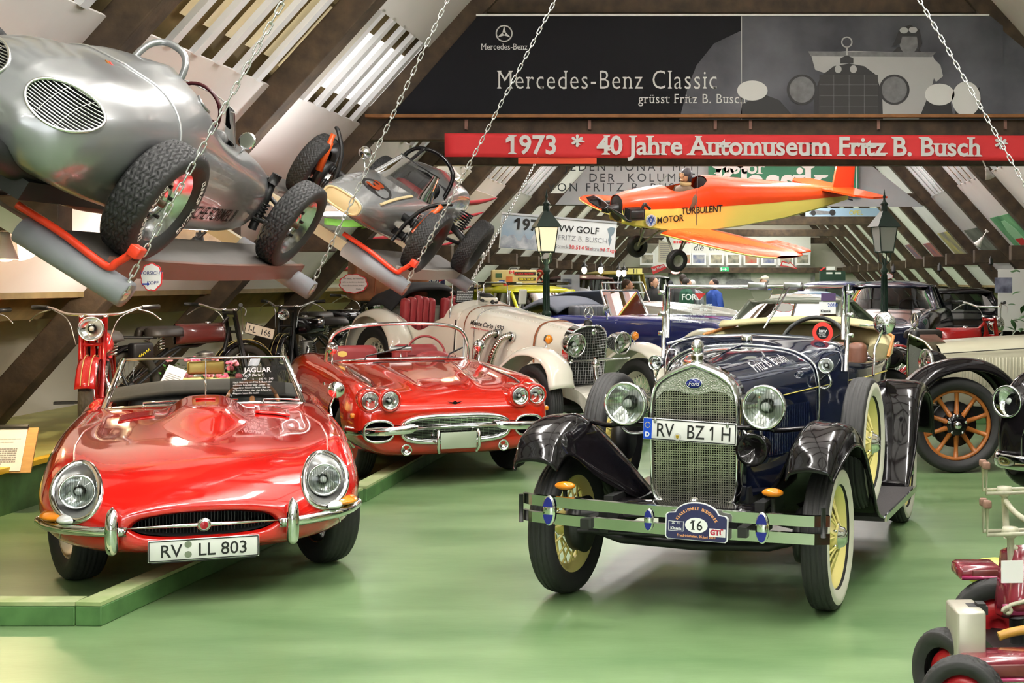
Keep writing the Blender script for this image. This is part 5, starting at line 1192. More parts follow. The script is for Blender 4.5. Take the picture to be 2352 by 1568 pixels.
    obj('tonneau', MB().grid(surf([[(-.52, 3.0, .95), (-.3, 2.98, 1.16), (0, 2.98, 1.2), (.3, 2.98, 1.16), (.52, 3.0, .95)], [(-.54, 3.2, 1.0), (-.3, 3.2, 1.2), (0, 3.2, 1.24), (.3, 3.2, 1.2), (.54, 3.2, 1.0)], [(-.5, 3.55, .93), (-.3, 3.65, 1.05), (0, 3.65, 1.07), (.3, 3.65, 1.05), (.5, 3.55, .93)]], 12, 18)), mat('black_canvas', (.02, .02, .022), .85), car, solid=.03)
    # radiator
    pk = cr([(0, 1.16), (.1, 1.15), (.2, 1.10), (.245, 1.0), (.25, .8), (.24, .62), (.2, .53), (0, .50)], 24); fr = [(x, .10-.07*(1-x/.25), z) for x, z in pk]; bk = [(x*1.02, .2, z*1.0+.003) for x, z in pk]
    rs = obj('radiator_shell', MB().grid([fr, bk]).mirror().tube([(x, y, z) for x, y, z in fr]+[(-x, y, z) for x, y, z in fr[-2::-1]], .012, 6), CHROME, car)
    gm = MB().grid([[(x*.96, y+.008, .83+(z-.83)*.97) for x, y, z in fr], [(0, .038, .83+(z-.83)*.97) for x, y, z in fr]]).mirror(); obj('radiator_core', gm, mat('core_dark', (.03, .032, .03), .35, .5, bump=.6, nscale=140), rs)
    gw = MB()
    for i in range(17):
        x = -.225+i*.028; gw.tube([(x, .02+.07*abs(x)/.25, .56), (x, .02+.07*abs(x)/.25, 1.13-abs(x)**2*1.6)], .0035, 4)
    for i in range(20):
        z = .56+i*.028; gw.tube([(-.23, .082, z), (0, .018, z), (.23, .082, z)], .0025, 4)
    obj('radiator_guard', gw, STEEL, rs)
    cp = obj('radiator_cap', MB().lathe([(0, .05), (.03, .05), (.045, .03), (.045, .0)], 16, c=(0, .12, 1.16)), BLACK, rs); star3(cp, (0, .12, 1.285), .06)
    obj('badge', MB().lathe([(0, -.01), (.03, -.008), (.034, 0)], 18, axis='Y', c=(0, .015, 1.10)), CHROME, rs)
    for sx in (1, -1):
        headlamp(car, (sx*.31, -.08, .985), .115, .2, aim=sx*.05, bulge=.25)
        sg = obj('turn_signal', MB().lathe([(0, -.03), (.03, -.025), (.045, 0)], 18, axis='Y', c=(sx*.58, .02, 1.04)), AMBER, car); obj('signal_shell', MB().lathe([(.047, 0), (.045, .03), (.02, .055), (0, .06)], 18, axis='Y', c=(sx*.58, .02, 1.04)).tube([(sx*.58, .04, 1.02), (sx*.6, .04, .94)], .01, 6), CHROME, sg)
    obj('lamp_bar', MB().tube([(-.36, -.05, .82), (.45, -.05, .82)], .012, 8).tube([(-.34, -.05, .84), (-.34, -.05, .80)], .03, 8), CHROME, car)
    obj('horn', MB().lathe([(0, -.02), (.035, 0), (.05, .03), (.03, .05), (.03, .09)], 18, c=(-.12, -.18, .78)).tube(cr([(-.12, -.18, .80), (-.12, -.2, .68), (-.08, -.24, .58), (0, -.3, .55)], 12), [.02, .022, .024, .026, .028, .03, .034, .038, .042, .048, .055, .062], 12), CHROME, car)
    for x, r in ((-.03, .06), (.16, .075)): headlamp(car, (x, -.36, .55 if x < 0 else .53), r, .08, name='fog_lamp', flutes=False)
    # front horns, apron
    for sx in (1, -1):
        obj('frame_horn', MB().sweep(cr([(sx*.30, .5, .50), (sx*.31, .0, .50), (sx*.32, -.28, .46), (sx*.33, -.42, .33), (sx*.33, -.45, .24)], 18), [(-.035, -.06), (.035, -.06), (.035, .06), (-.035, .06)], smooth=False), IV, car)
    obj('front_axle', MB().tube([(-.65, .02, .38), (-.35, 0, .33), (.35, 0, .33), (.65, .02, .38)], .035, 8).tube([(-.6, -.2, .35), (.6, -.2, .35)], .02, 6).box((0, .3, .36), (.5, .6, .2)), BLACK, car)
    obj('apron', MB().grid(surf([[(-.33, -.40, .40), (0, -.42, .42), (.33, -.40, .40)], [(-.32, -.2, .50), (0, -.2, .52), (.32, -.2, .50)], [(-.3, .05, .52), (0, .05, .54), (.3, .05, .52)]], 8, 10)), IV, car, solid=.01)
    obj('plate_bracket', MB().box((.12, -.5, .34), (.5, .015, .02)).box((.25, -.5, .24), (.22, .01, .16)), mat('bracket_green', rgb(70, 90, 60), .5), car)
    # side pipes (near side)
    FLEX = mat('flex_pipe', (.62, .58, .5), .2, 1.)
    for y in (1.18, .96):
        w = lerp(y, [.16, 1.85], [.245, .42]); path = cr([(-w, y, .93), (-w-.07, y+.02, .93), (-w-.12, y+.07, .86), (-w-.14, y+.13, .72), (-w-.13, y+.19, .56)], 60)
        r = [.037+.005*math.sin(i*2.1) for i in range(60)]; pp = obj('exhaust_pipe', MB().tube(path, r, 14), FLEX, car); obj('pipe_collar', MB().lathe([(.035, .0), (.055, .0), (.055, -.025), (.045, -.03)], 20, axis='X', c=(-w, y, .93)), CHROME, pp)
    tm = text('Monte Carlo 1930', .075, INK, car, facing((-.405, 1.62, .98), (.045, -1, 0)) @ R(-.0, 'Z'), shear=.4, bold=.01); text('powered by Mercedes-Benz', .03, REDP, car, facing((-.405, 1.60, .94), (.045, -1, 0)), shear=.3)
    # twin aero screens
    for x in (-.2, .22):
        fp = [(x-.17, 2.02, 1.14), (x-.165, 2.05, 1.36), (x-.14, 2.055, 1.39), (x+.14, 2.055, 1.39), (x+.165, 2.05, 1.36), (x+.17, 2.02, 1.14)]; f = obj('aero_screen', MB().tube(fp, .007, 6), CHROME, car); obj('screen_glass', MB().add(fp, [tuple(range(6))[::-1]], False), GLASS, f)
        for sx in (-1, 1): obj('screen_post', MB().tube([(x+sx*.18, 2.0, 1.05), (x+sx*.185, 2.03, 1.3)], .012, 6).ball((x+sx*.185, 2.03, 1.28), .02, 8, 6), CHROME, f)
    mi = obj('wing_mirror', MB().rbox((.50, 1.9, 1.24), (.11, .03, .17), .03, 3).tube([(.50, 1.92, 1.18), (.46, 1.9, 1.05)], .01, 6), mat('mirror_pale2', rgb(205, 205, 195), .3), car)
    obj('windscreen_strut', MB().tube([(-.43, 1.96, 1.0), (-.42, 1.98, 1.22)], .012, 6), CHROME, car)
    # things carried
    sg = thing('acrylic_sign', 'clear info panel headed Mercedes-Benz on the ivory tourer aero screen', 'sign', M=M @ facing((-.2, 2.04, 1.27)))
    obj('panel_sheet', MB().box((0, 0, 0), (.24, .22, .004)), mat('panel_black', (.03, .03, .03), .3), sg); text('Mercedes-Benz', .034, WHITE, sg, T(0, .075, .003), align='CENTER', bold=.02); text('Replika SSK', .022, WHITE, sg, T(0, .045, .003), align='CENTER', bold=.01); lines_tex('small_print', sg, T(0, -.035, .003), .21, .13, 7, WHITE, seed=4)
    mc = thing('model_car', 'tiny white model car standing on the ivory tourer scuttle', 'model car', M=M @ T(.02, 1.88, 1.172) @ R(.4, 'Z'))
    obj('model_body', MB().rbox((0, 0, .05), (.075, .2, .045), .02, 3).rbox((0, .03, .075), (.06, .08, .03), .012), IV, mc); obj('model_roof', MB().ball((0, .04, .085), (.045, .09, .03), 14, 8), BLACK, mc)
    for x in (-.04, .04):
        for y in (-.07, .065): obj('wheel', MB().lathe([(0, .012), (.022, .01), (.025, 0), (.022, -.01), (0, -.012)], 14, axis='X', c=(x, y, .025)), BLACK, mc)
    LEA = mat('tan_leather', rgb(158, 104, 66), .5, noise=.35, nscale=6, col2=rgb(116, 70, 42))
    lb = thing('leather_case', 'large tan leather travel case strapped on the tail of the ivory tourer', 'suitcase', M=M @ T(-.1, 3.78, .98) @ R(-.25, 'Z'))
    obj('case_body', MB().rbox((0, 0, .24), (.92, .36, .48), .045, 3), LEA, lb)
    for x in (-.22, .24): obj('case_strap', MB().sweep([(x, -.185, .02), (x, -.187, .44), (x, -.16, .485), (x, .16, .485)], [(-.022, -.004), (.022, -.004), (.022, .004), (-.022, .004)], up=(1, 0, 0)), STRP, lb)
    obj('case_handle', MB().tube([(-.08, 0, .48), (-.06, 0, .52), (.06, 0, .52), (.08, 0, .48)], .012, 6), STRP, lb)
def star3(parent, c, r, m=None, y=0):                    # ring with a three-armed star, facing -y
    m = m or CHROME; o = obj('star_ring', MB().tube([(c[0]+r*math.cos(a*PI/14), c[1], c[2]+r*math.sin(a*PI/14)) for a in range(28)], r*.09, 6, True), m, parent)
    b = MB()
    for k in range(3):
        a = PI/2+k*2*PI/3; b.tube([c, (c[0]+r*math.cos(a), c[1], c[2]+r*math.sin(a))], [r*.16, r*.03], 6, caps=False)
    b.tube([(c[0], c[1], c[2]-r), (c[0], c[1], c[2]-r*1.5)], r*.12, 6); obj('star', b, m, o if o.parent and not o.parent.parent else parent); return o
white_tourer()
# ---------------------------------------------------------------- hanging light aircraft
def aircraft():
    OR = mat('plane_orange', rgb(226, 74, 24), .22, coat=.4); YE = mat('plane_yellow', rgb(236, 222, 112), .35)
    M = T(-1.90, 22.6, 2.87) @ R(math.radians(36), 'Z') @ R(math.radians(-3.2), 'Y') @ R(math.radians(12), 'X')
    pl = thing('light_aircraft', 'orange and yellow single-seat aircraft hanging above the cars', 'aircraft', M=M)
    st = [(0., .20, -.24, .20), (.25, .25, -.30, .27), (.7, .30, -.36, .33), (1.0, .325, -.41, .36), (1.7, .325, -.41, .50), (2.4, .30, -.36, .46), (3.4, .235, -.26, .38), (4.3, .14, -.11, .30), (5.0, .05, .03, .22)]
    def div(x): return lerp(x, [0, .9, 2.2, 5], [-.02, .0, .02, .10])
    def up_row(x, w, zb, zt): d = div(x); return [(x, -w, d), (x, -w*.99, d+(zt-d)*.35), (x, -w*.80, d+(zt-d)*.75), (x, -w*.4, d+(zt-d)*.96), (x, 0, zt), (x, w*.4, d+(zt-d)*.96), (x, w*.80, d+(zt-d)*.75), (x, w*.99, d+(zt-d)*.35), (x, w, d)]
    top = MB().grid(surf([up_row(*s) for s in st], 60, 40)); top.cut(lambda p: (abs(p[1])/.27)**4+(abs(p[0]-1.28)/.40)**4-1 if p[2] > .12 else 1.)
    t = obj('upper_fuselage', top, OR, pl)
    lo = MB().grid([[(x, -w, div(x)), (x, -w*.98, zb+.03), (x, -w*.85, zb), (x, w*.85, zb), (x, w*.98, zb+.03), (x, w, div(x))] for x, w, zb, zt in st], smooth=False, flip=True); obj('lower_fuselage', lo, YE, pl)
    obj('nose_bulkhead', MB().lathe([(0, 0), (.2, 0), (.215, .02)], 24, axis='X', c=(.005, 0, -.02)), BLACK, pl)
    en = MB().lathe([(0, -.16), (.05, -.14), (.08, -.02), (.13, .05), (0, .1)], 16, axis='X', c=(0, 0, -.03))
    for sy in (-1, 1):
        en.rbox((.14, sy*.36, -.06), (.26, .2, .15), .03)
        for i in range(5): en.box((.14, sy*(.28+.04*i), -.06), (.29, .012, .19))
        en.tube(cr([(.22, sy*.42, -.0), (.26, sy*.45, .12), (.33, sy*.4, .08), (.42, sy*.38, .02)], 12), .025, 8)
    obj('engine', en, mat('engine_dark', (.035, .035, .035), .4, .5), pl)
    pb = MB()
    for s in (1, -1): pb.grid(surf([[(-.14+q*.05*s, s*y_, -.03+q*w_) for q in (-1, 0, 1)] for y_, w_ in ((.05, .03), (.2, .055), (.42, .06), (.58, .05), (.66, .01))], 10, 6))
    obj('propeller', pb, GBLACK, pl, solid=.012, M=R(math.radians(8), 'X'))
    # wings: airfoil loft, dihedral
    def wing(sy):
        rows = []
        for y, c, xo in ((.30, 1.25, .72), (1.1, 1.25, .72), (2.0, 1.2, .74), (2.55, 1.05, .82), (2.82, .8, .93), (2.96, .45, 1.1)):
            z = -.43+.04*(y-.3); q = [(xo+c*(1-math.cos(t))/2, sy*y, z+(.085 if 0 < t < PI else -.035)*c*math.sin(t if t < PI else t-PI)*(1 if t < PI else 1)*(1.05-.6*(1-math.cos(t))/2)) for t in np.linspace(0, 2*PI, 25)[:-1]]
            rows.append([(x, y_, z_) for x, y_, z_ in q])
        g = [cr([r[j] for r in rows], 26) for j in range(24)]; g2 = [[g[j][i] for j in range(24)] for i in range(26)]
        o = obj('wing', MB().grid(g2, False, True, flip=sy < 0), OR, pl)
        obj('wing_edge', MB().tube([r[0] for r in [cr([r[j] for r in rows], 26) for j in (0,)][0:1][0:1] and [[p] for p in cr([r[0] for r in rows], 26)]], .012, 5), YE, o)
        ail = cr([r[12] for r in rows], 26); obj('aileron', MB().grid([[(x-.12, y, z+.012) for x, y, z in ail[8:20]], [(x+.16, y, z+.03) for x, y, z in ail[8:20]]]), OR, o, solid=.02)
    wing(-1); wing(1)
    fin = [(4.45, .24), (4.72, .24), (5.12, .02), (5.18, .95), (4.95, 1.0), (4.72, .95)]
    obj('fin', MB().prism([(4.62, .2), (5.14, .06), (5.10, .98), (4.72, .98)], .04), OR, pl, M=Matrix(((1, 0, 0, 0), (0, 0, -1, .02), (0, 1, 0, 0), (0, 0, 0, 1)))); 
    for sy in (-1, 1): obj('tailplane', MB().prism([(4.25, 0), (5.05, 0), (5.0, 1.1), (4.62, 1.15), (4.4, .9)] if sy > 0 else [(4.25, 0), (4.4, -.9), (4.62, -1.15), (5.0, -1.1), (5.05, 0)], .035), OR, pl, M=T(0, 0, .22))
    obj('tail_skid', MB().tube([(4.9, 0, .06), (5.15, 0, -.0)], .015, 6), BLACK, pl)
    # undercarriage
    LG = mat('gear_grey', rgb(150, 152, 140), .5)
    for sy in (-1, 1):
        obj('gear_leg', MB().tube([(.80, sy*.3, -.38), (.85, sy*.58, -.80)], .02, 8).tube([(1.25, sy*.3, -.39), (.87, sy*.58, -.80)], .018, 8).tube([(1.0, sy*.75, -.33), (.87, sy*.6, -.80)], .014, 8), LG, pl)
        wheel(pl, T(.86, sy*.62, -.82) @ R(PI/2 if sy > 0 else -PI/2, 'Z'), .19, .12, .095, 'plane', LG, None, 40, key='planew')
    # screen
    ws = [[(0.94-.02*abs(math.sin(a)), .28*math.sin(a), .24+.10*math.cos(a)) for a in np.linspace(-1.4, 1.4, 11)], [(1.12, .24*math.sin(a), .44+.15*math.cos(a)) for a in np.linspace(-1.4, 1.4, 11)]]; obj('windscreen', MB().grid(ws), GLASS, pl)
    obj('cockpit_rim', MB().add([(1.68, y, .14+.34*math.sqrt(max(1-(y/.27)**2, 0))) for y in np.linspace(-.27, .27, 17)]+[(1.68, .27, -.1), (1.68, -.27, -.1)], [tuple(range(19))], False), BLACK, pl); obj('cockpit_floor', MB().box((1.3, 0, -.2), (.9, .5, .02)), BLACK, pl)
    INKB = INK
    text('TURBULENT', .165, INKB, pl, facing((1.08, -.337, -.10)) @ R(.035, 'Z'), xs=.92, bold=.01); text('MOTOR', .155, INKB, pl, facing((.60, -.334, -.24)) @ R(.06, 'Z'), xs=.95, bold=.01)
    lg = obj('engine_roundel', MB().prism(circ(.10, 32), .004), WHITE, pl, M=facing((.50, -.306, -.19), (1, -.06, 0))); BLU = mat('roundel_blue', rgb(40, 80, 150), .4); obj('roundel_disc', MB().prism(circ(.09, 32), .002), BLU, lg, M=T(0, 0, .004)); obj('roundel_ring', MB().tube([(.078*math.cos(a*PI/12), .078*math.sin(a*PI/12), .007) for a in range(24)], .006, 4, True).tube([(-.035, .068, .007), (0, .005, .007), (.035, .068, .007)], .007, 4).tube([(-.066, .03, .007), (-.035, -.06, .007), (0, -.002, .007), (.035, -.06, .007), (.066, .03, .007)], .007, 4), WHITE, lg)
    # hanging wires
    for a, b in (((.95, -.9, -.22), (1705-0, 0)),): pass
    inv = M
    for p in ((1.2, -.62, -.24), (4.95, 0, .98)):
        w = inv @ Vector(p); tag(obj('hanging_wire', MB().tube([w, w+Vector((.05, .1, 4.6-w.z))], .006, 5), BLACK), 'thin steel wire holding up the %s of the aircraft' % ('wing' if p[0] < 2 else 'tail'), 'wire')
    # dummy pilot
    dm = thing('pilot_dummy', 'dummy pilot in leather cap, goggles and brown jacket seated in the aircraft', 'mannequin', M=M @ T(1.36, 0, -.18))
    JK = mat('brown_jacket', rgb(110, 88, 66), .8, noise=.25, nscale=14); SK = mat('dummy_skin', rgb(205, 160, 120), .6)
    to = MB().grid(surf([[(.16*math.cos(t)*a, .24*math.sin(t)*b, z) for t in np.linspace(0, 2*PI, 15)] for a, b, z in ((1., .8, 0), (1.05, .9, .2), (1., 1., .38), (.75, .95, .47), (.4, .45, .52), (.3, .28, .56))], 20, 24)); obj('jacket', to, JK, dm)
    for sy in (-1, 1): obj('sleeve', MB().tube(cr([(0, sy*.2, .44), (-.03, sy*.27, .28), (-.14, sy*.24, .12), (-.28, sy*.14, .14)], 12), [.085]*4+[.075]*4+[.06]*4, 10), JK, dm)
    obj('scarf', MB().lathe([(.09, 0), (.105, .03), (.09, .06)], 16, c=(-.01, 0, .52)), mat('scarf_tan', rgb(196, 170, 120), .8), dm)
    hd = obj('head', MB().ball((-.02, 0, .68), (.095, .08, .12), 20, 14).ball((-.115, 0, .665), (.022, .018, .025), 10, 8).ball((-.095, 0, .61), (.03, .04, .02), 10, 8), SK, dm); obj('leather_cap', MB().grid(surf([[(.0+.108*math.sin(p)*math.cos(t), .093*math.sin(p)*math.sin(t), .70+.125*math.cos(p)) for t in np.linspace(0, 2*PI, 19)] for p in (.01, .5, 1., 1.4, 1.65)], 12, 24)).ball((.02, .085, .65), (.045, .02, .07), 10, 8).ball((.02, -.085, .65), (.045, .02, .07), 10, 8), mat('cap_leather', (.03, .025, .03), .45), hd)
    obj('goggles', MB().tube([(-.10, -.035+.03*math.cos(a), .70+.028*math.sin(a)) for a in np.linspace(0, 2*PI, 13)[:-1]], .009, 6, True).tube([(-.10, .035+.03*math.cos(a), .70+.028*math.sin(a)) for a in np.linspace(0, 2*PI, 13)[:-1]], .009, 6, True), mat('goggle_tan', rgb(170, 140, 100), .4), hd)
aircraft()
# ---------------------------------------------------------------- banners, signs, pictures
def px_poly(pts, D): return [(W(x, y, D)[0], W(x, y, D)[2]) for x, y in pts]
def sheet(name, label, cat, pts, D, m, th=.01, group=None):          # flat board parallel to the tie beams, outline measured on the photograph
    P = px_poly(pts, D); cx = sum(p[0] for p in P)/len(P); cz = sum(p[1] for p in P)/len(P)
    t = thing(name, label, cat, (cx, D, cz), (PI/2, 0, 0), group)
    def loc(x, y): X, _, Z = W(x, y, D); return (X-cx, Z-cz)
    if m: obj('panel', MB().prism([(x-cx, z-cz) for x, z in (P if sum(P[i][0]*P[(i+1) % len(P)][1]-P[(i+1) % len(P)][0]*P[i][1] for i in range(len(P))) > 0 else P[::-1])], th), m, t, M=T(0, 0, -th))
    return t, loc, D/F
def rect(x0, y0, x1, y1): return [(x0, y1), (x1, y1), (x1, y0), (x0, y0)]
def flat(name, t, loc, pts, m, z=.002, th=.0015):
    P = [loc(*p) for p in pts]
    a = sum(P[i][0]*P[(i+1) % len(P)][1]-P[(i+1) % len(P)][0]*P[i][1] for i in range(len(P)))
    return obj(name, MB().prism(P if a > 0 else P[::-1], th), m, t, M=T(0, 0, z))
def pell(cx, cy, a, b, n=28): return [(cx+a*math.cos(2*PI*i/n), cy+b*math.sin(2*PI*i/n)) for i in range(n)]
# big dark banner
BANB = mat('banner_black', rgb(27, 27, 31), .8, spec=.2); BANG = mat('banner_cloud', rgb(44, 45, 51), .8, noise=.5, nscale=.9, col2=rgb(112, 113, 120), spec=.2, detail=6)
PW = mat('print_white', rgb(228, 228, 226), .55); PB = mat('print_black', rgb(24, 23, 24), .55); PG = mat('print_grey', rgb(120, 120, 122), .55, noise=.4, nscale=14); PL = mat('print_light', rgb(176, 176, 176), .55)
t, L, k = sheet('dark_banner', 'long dark banner with vintage car photograph above the tie beam', 'banner', rect(1094, 36, 1703, 275), 15.22, BANB)
flat('photo_half', t, L, [(1703, 36), (2274, 36), (2304, 60), (2304, 275), (1703, 275)], BANG, -.010, .01)
flat('cloud_print', t, L, [(1560, 275), (1580, 200), (1600, 150), (1640, 100), (1703, 70), (1703, 275)], BANG, .001, .001)
flat('side_wing', t, L, [(890, 274), (1094, 40), (1094, 274)], BANB, -.02, .008); flat('side_wing', t, L, [(2304, 70), (2352, 110), (2420, 200), (2470, 275), (2304, 275)], BANG, -.02, .008)
obj('top_batten', MB().box(((L(1094, 0)[0]+L(2272, 0)[0])/2, L(0, 35)[1], .004), (L(2272, 0)[0]-L(1094, 0)[0], .02, .02)), WHITE, t); obj('joint_strip', MB().box((L(1703, 0)[0], (L(0, 36)[1]+L(0, 275)[1])/2, .002), (.012, L(0, 36)[1]-L(0, 275)[1], .004)), PL, t)
cx, cy = L(1158, 77); r = 18*k; em = MB().tube([(cx+r*math.cos(a*PI/18), cy+r*math.sin(a*PI/18), .002) for a in range(36)], .008, 4, True)
for q in range(3):
    a = PI/2+q*2*PI/3; em.prism([(cx+.022*math.cos(a+1.05), cy+.022*math.sin(a+1.05)), (cx+.022*math.cos(a-1.05), cy+.022*math.sin(a-1.05)), (cx+r*math.cos(a), cy+r*math.sin(a))][::-1], .002, T(0, 0, .001))
obj('star_emblem', em, PW, t)
text('Mercedes-Benz', 20*k, PW, t, T(cx, L(0, 114)[1], .004), align='CENTER', serif=True, bold=.0, xs=.86)
text('Mercedes-Benz Classic', 62*k, PW, t, T(L(1141, 0)[0], L(0, 204)[1], .004), serif=True, xs=.78, space=1.12, bold=-.008)
text('grüsst Fritz B. Busch', 31*k, PW, t, T(L(1466, 0)[0], L(0, 237)[1], .004), serif=True, xs=.86, space=1.1)
for nm, pts, m, z in (('print_body', [(1862, 122), (1958, 117), (2140, 122), (2152, 150), (2140, 200), (2145, 274), (2010, 274), (1990, 160), (1900, 170), (1872, 160)], PL, .002), ('print_radiator', [(1868, 274), (1870, 215), (1885, 175), (1915, 152), (1950, 146), (1985, 152), (2012, 172), (2026, 215), (2028, 274)], PB, .003), ('print_core', [(1880, 274), (1882, 172), (2016, 172), (2018, 274)], mat('print_core', rgb(44, 42, 42), .6), .004),
                      ('print_fender', [(1700, 274), (1704, 240), (1750, 215), (1790, 230), (1828, 274)], PB, .0025), ('print_fender', [(2110, 274), (2130, 225), (2180, 215), (2190, 274)], PB, .0035), ('print_fender', [(2190, 274), (2200, 230), (2250, 200), (2258, 274)], PB, .003),
                      ('print_screen', [(1856, 118), (2150, 120), (2140, 131), (1862, 129)], PG, .004), ('print_cap', [(1930, 146), (1930, 134), (1945, 127), (1960, 134), (1960, 146)], PB, .005)): flat(nm, t, L, pts, m, z)
for x, y, a, b in ((1728, 208, 35, 23), (2158, 217, 34, 25), (2219, 227, 33, 40)): flat('print_lamp_white', t, L, pell(x, y, a, b), PW, .005)
for x, y in ((1842, 206), (2054, 206)):
    flat('print_lamp', t, L, pell(x, y, 35, 35), PB, .005); flat('print_lens', t, L, pell(x, y, 29, 30), PG, .0065)
flat('print_star', t, L, pell(1945, 97, 13, 13), PL, .0045); flat('print_star_core', t, L, pell(1945, 97, 10, 10), BANG, .0058); flat('print_mast', t, L, rect(1943, 108, 1947, 128), PL, .0045)
for x in (1925, 1960): flat('print_light', t, L, pell(x, 159, 8, 9), PL, .005)
flat('print_coat', t, L, [(2050, 120), (2062, 108), (2100, 106), (2118, 121)], PB, .003); flat('print_face', t, L, pell(2087, 98, 21, 27), PG, .0035); flat('print_cap_leather', t, L, [(2048, 108), (2056, 92), (2066, 66), (2090, 57), (2112, 68), (2118, 100), (2110, 118), (2106, 84), (2072, 84), (2068, 100)], PB, .0055); flat('print_goggles', t, L, pell(2076, 70, 10, 7, 16), PL, .0075); flat('print_goggles', t, L, pell(2097, 69, 10, 7, 16), PL, .0075); flat('print_sleeve', t, L, [(2140, 130), (2160, 150), (2166, 175), (2150, 188), (2136, 165)], PL, .003)
gl = MB()
for x in (1915, 1950, 1985): gl.box((L(x, 0)[0], (L(0, 172)[1]+L(0, 274)[1])/2, .0062), (.004, L(0, 172)[1]-L(0, 274)[1], .001))
for y in (195, 220, 245): gl.box(((L(1882, 0)[0]+L(2016, 0)[0])/2, L(0, y)[1], .0062), (L(2016, 0)[0]-L(1882, 0)[0], .003, .001))
obj('print_lines', gl, PG, t)
# red banner
RB = mat('banner_red', rgb(226, 52, 56), .7, noise=.08, nscale=3)
t, L, k = sheet('red_banner', 'long red anniversary banner with white lettering hung under the ledge', 'banner', rect(1021, 306, 2500, 362), 15.05, None)
g = []
for x in np.linspace(1021, 2500, 60):
    u = (x-1021)/1479; w_ = .010*math.sin(x*.03)+.006*math.sin(x*.011+1); a, b = L(x, 306+6*u), L(x, 360+10*u); g.append([(a[0], a[1]*(1-q)+b[1]*q, w_*(.4+.6*q)) for q in np.linspace(0, 1, 6)])
obj('banner_cloth', MB().grid(g, flip=True), RB, t, solid=.003)
text('1973  *  40 Jahre Automuseum Fritz B. Busch  *', 60*k, PW, t, T(L(1163, 0)[0], L(0, 353)[1], .03) @ R(-.005, 'Z'), serif=True, bold=.022, xs=.985)
obj('tab', MB().box((0, 0, 0), (180*k, 14*k, .006)), mat('orange_tab', rgb(235, 80, 40), .6), t, M=T(L(1280, 0)[0], L(0, 369)[1], -.01))
# grey column banner and green sign
GB = mat('banner_grey', rgb(168, 172, 174), .8, noise=.15, nscale=2)
t, L, k = sheet('grey_banner', 'grey fabric banner about a magazine column behind the aircraft', 'banner', [(1275, 470), (2122, 475), (1900, 300), (1420, 300)], 28.4, GB)
for s_, y in (('JEDEN MONAT MIT', 392), ('DER  KOLUMNE', 417), ('VON FRITZ B. BUSCH', 439)): text(s_, 27*k, mat('column_ink', rgb(40, 45, 48), .6), t, T(L(1597, 0)[0], L(0, y)[1], .002), align='RIGHT', space=1.35)
GS = mat('sign_green', rgb(22, 104, 72), .5)
t, L, k = sheet('green_sign', 'dark green magazine sign reading Klassik behind the aircraft tail', 'sign', rect(1627, 300, 1972, 450), 28.25, GS, .03)
flat('frame_line', t, L, rect(1632, 446, 1967, 447.5), WHITE); flat('frame_line', t, L, rect(1966, 300, 1967.5, 447), WHITE)
text('Klassik', 92*k, PW, t, T(L(1640, 0)[0], L(0, 446)[1], .002), serif=True, bold=.03, xs=.98); text('Motor', 44*k, PW, t, T(L(1642, 0)[0], L(0, 398)[1], .002), serif=True, bold=.02); flat('red_patch', t, L, rect(1935, 394, 1955, 410), REDP)
# hanging board about a long trip
t = thing('trip_board', 'white hanging board reading 1974 VW Golf with mountain photograph', 'sign', W(1282, 540, 21.2), (PI/2, math.radians(4.5), math.radians(7)))
k = 21.2/F; w_, h_ = 264*k, 80*k; BWm = mat('board_white', rgb(206, 208, 206), .6)
obj('panel', MB().box((0, 0, 0), (w_, h_, .02)), BWm, t); obj('board_rail', MB().box((0, h_/2, 0), (w_, .03, .04)), STEEL, t)
obj('sky_photo', MB().box((-w_*.29, 0, .011), (w_*.40, h_*.96, .002)), mat('photo_sky', rgb(120, 150, 176), .6, col2=rgb(180, 184, 186), nscale=2.), t)
rd = random.Random(3); ridge = [(-w_*.49, -h_*.47)]+[(-w_*.49+w_*.40*i/14, -h_*.12+h_*.22*rd.uniform(-.6, .6)) for i in range(15)]+[(-w_*.09, -h_*.47)]
obj('mountain_photo', MB().prism(ridge, .002), mat('photo_rock', rgb(206, 208, 212), .6, noise=.6, nscale=5, col2=rgb(92, 104, 122), detail=9), t, M=T(0, 0, .012))
text('1974', h_*.44, INK, t, T(-w_*.38, h_*.08, .015), bold=.03); text('VW GOLF', h_*.26, INK, t, T(w_*.0, h_*.12, .012), bold=.015); text('FRITZ B. BUSCH', h_*.2, GREYP, t, T(w_*.0, -h_*.12, .012)); text('Strecke:', h_*.15, GREYP, t, T(-w_*.02, -h_*.36, .012)); text('30.514 km', h_*.16, REDP, t, T(w_*.1, -h_*.36, .012), bold=.01); text('Zeitraum:', h_*.15, GREYP, t, T(w_*.25, -h_*.36, .012)); text('94 Tage', h_*.15, REDP, t, T(w_*.37, -h_*.36, .012))
obj('map_print', MB().prism([(w_*.42, h_*.3), (w_*.45, h_*.36), (w_*.49, h_*.34), (w_*.48, h_*.18), (w_*.455, h_*.08), (w_*.465, 0), (w_*.45, -h_*.2), (w_*.435, -h_*.02), (w_*.44, h_*.1)][::-1], .002), mat('map_blue', rgb(110, 126, 134), .6), t, M=T(0, 0, .011))
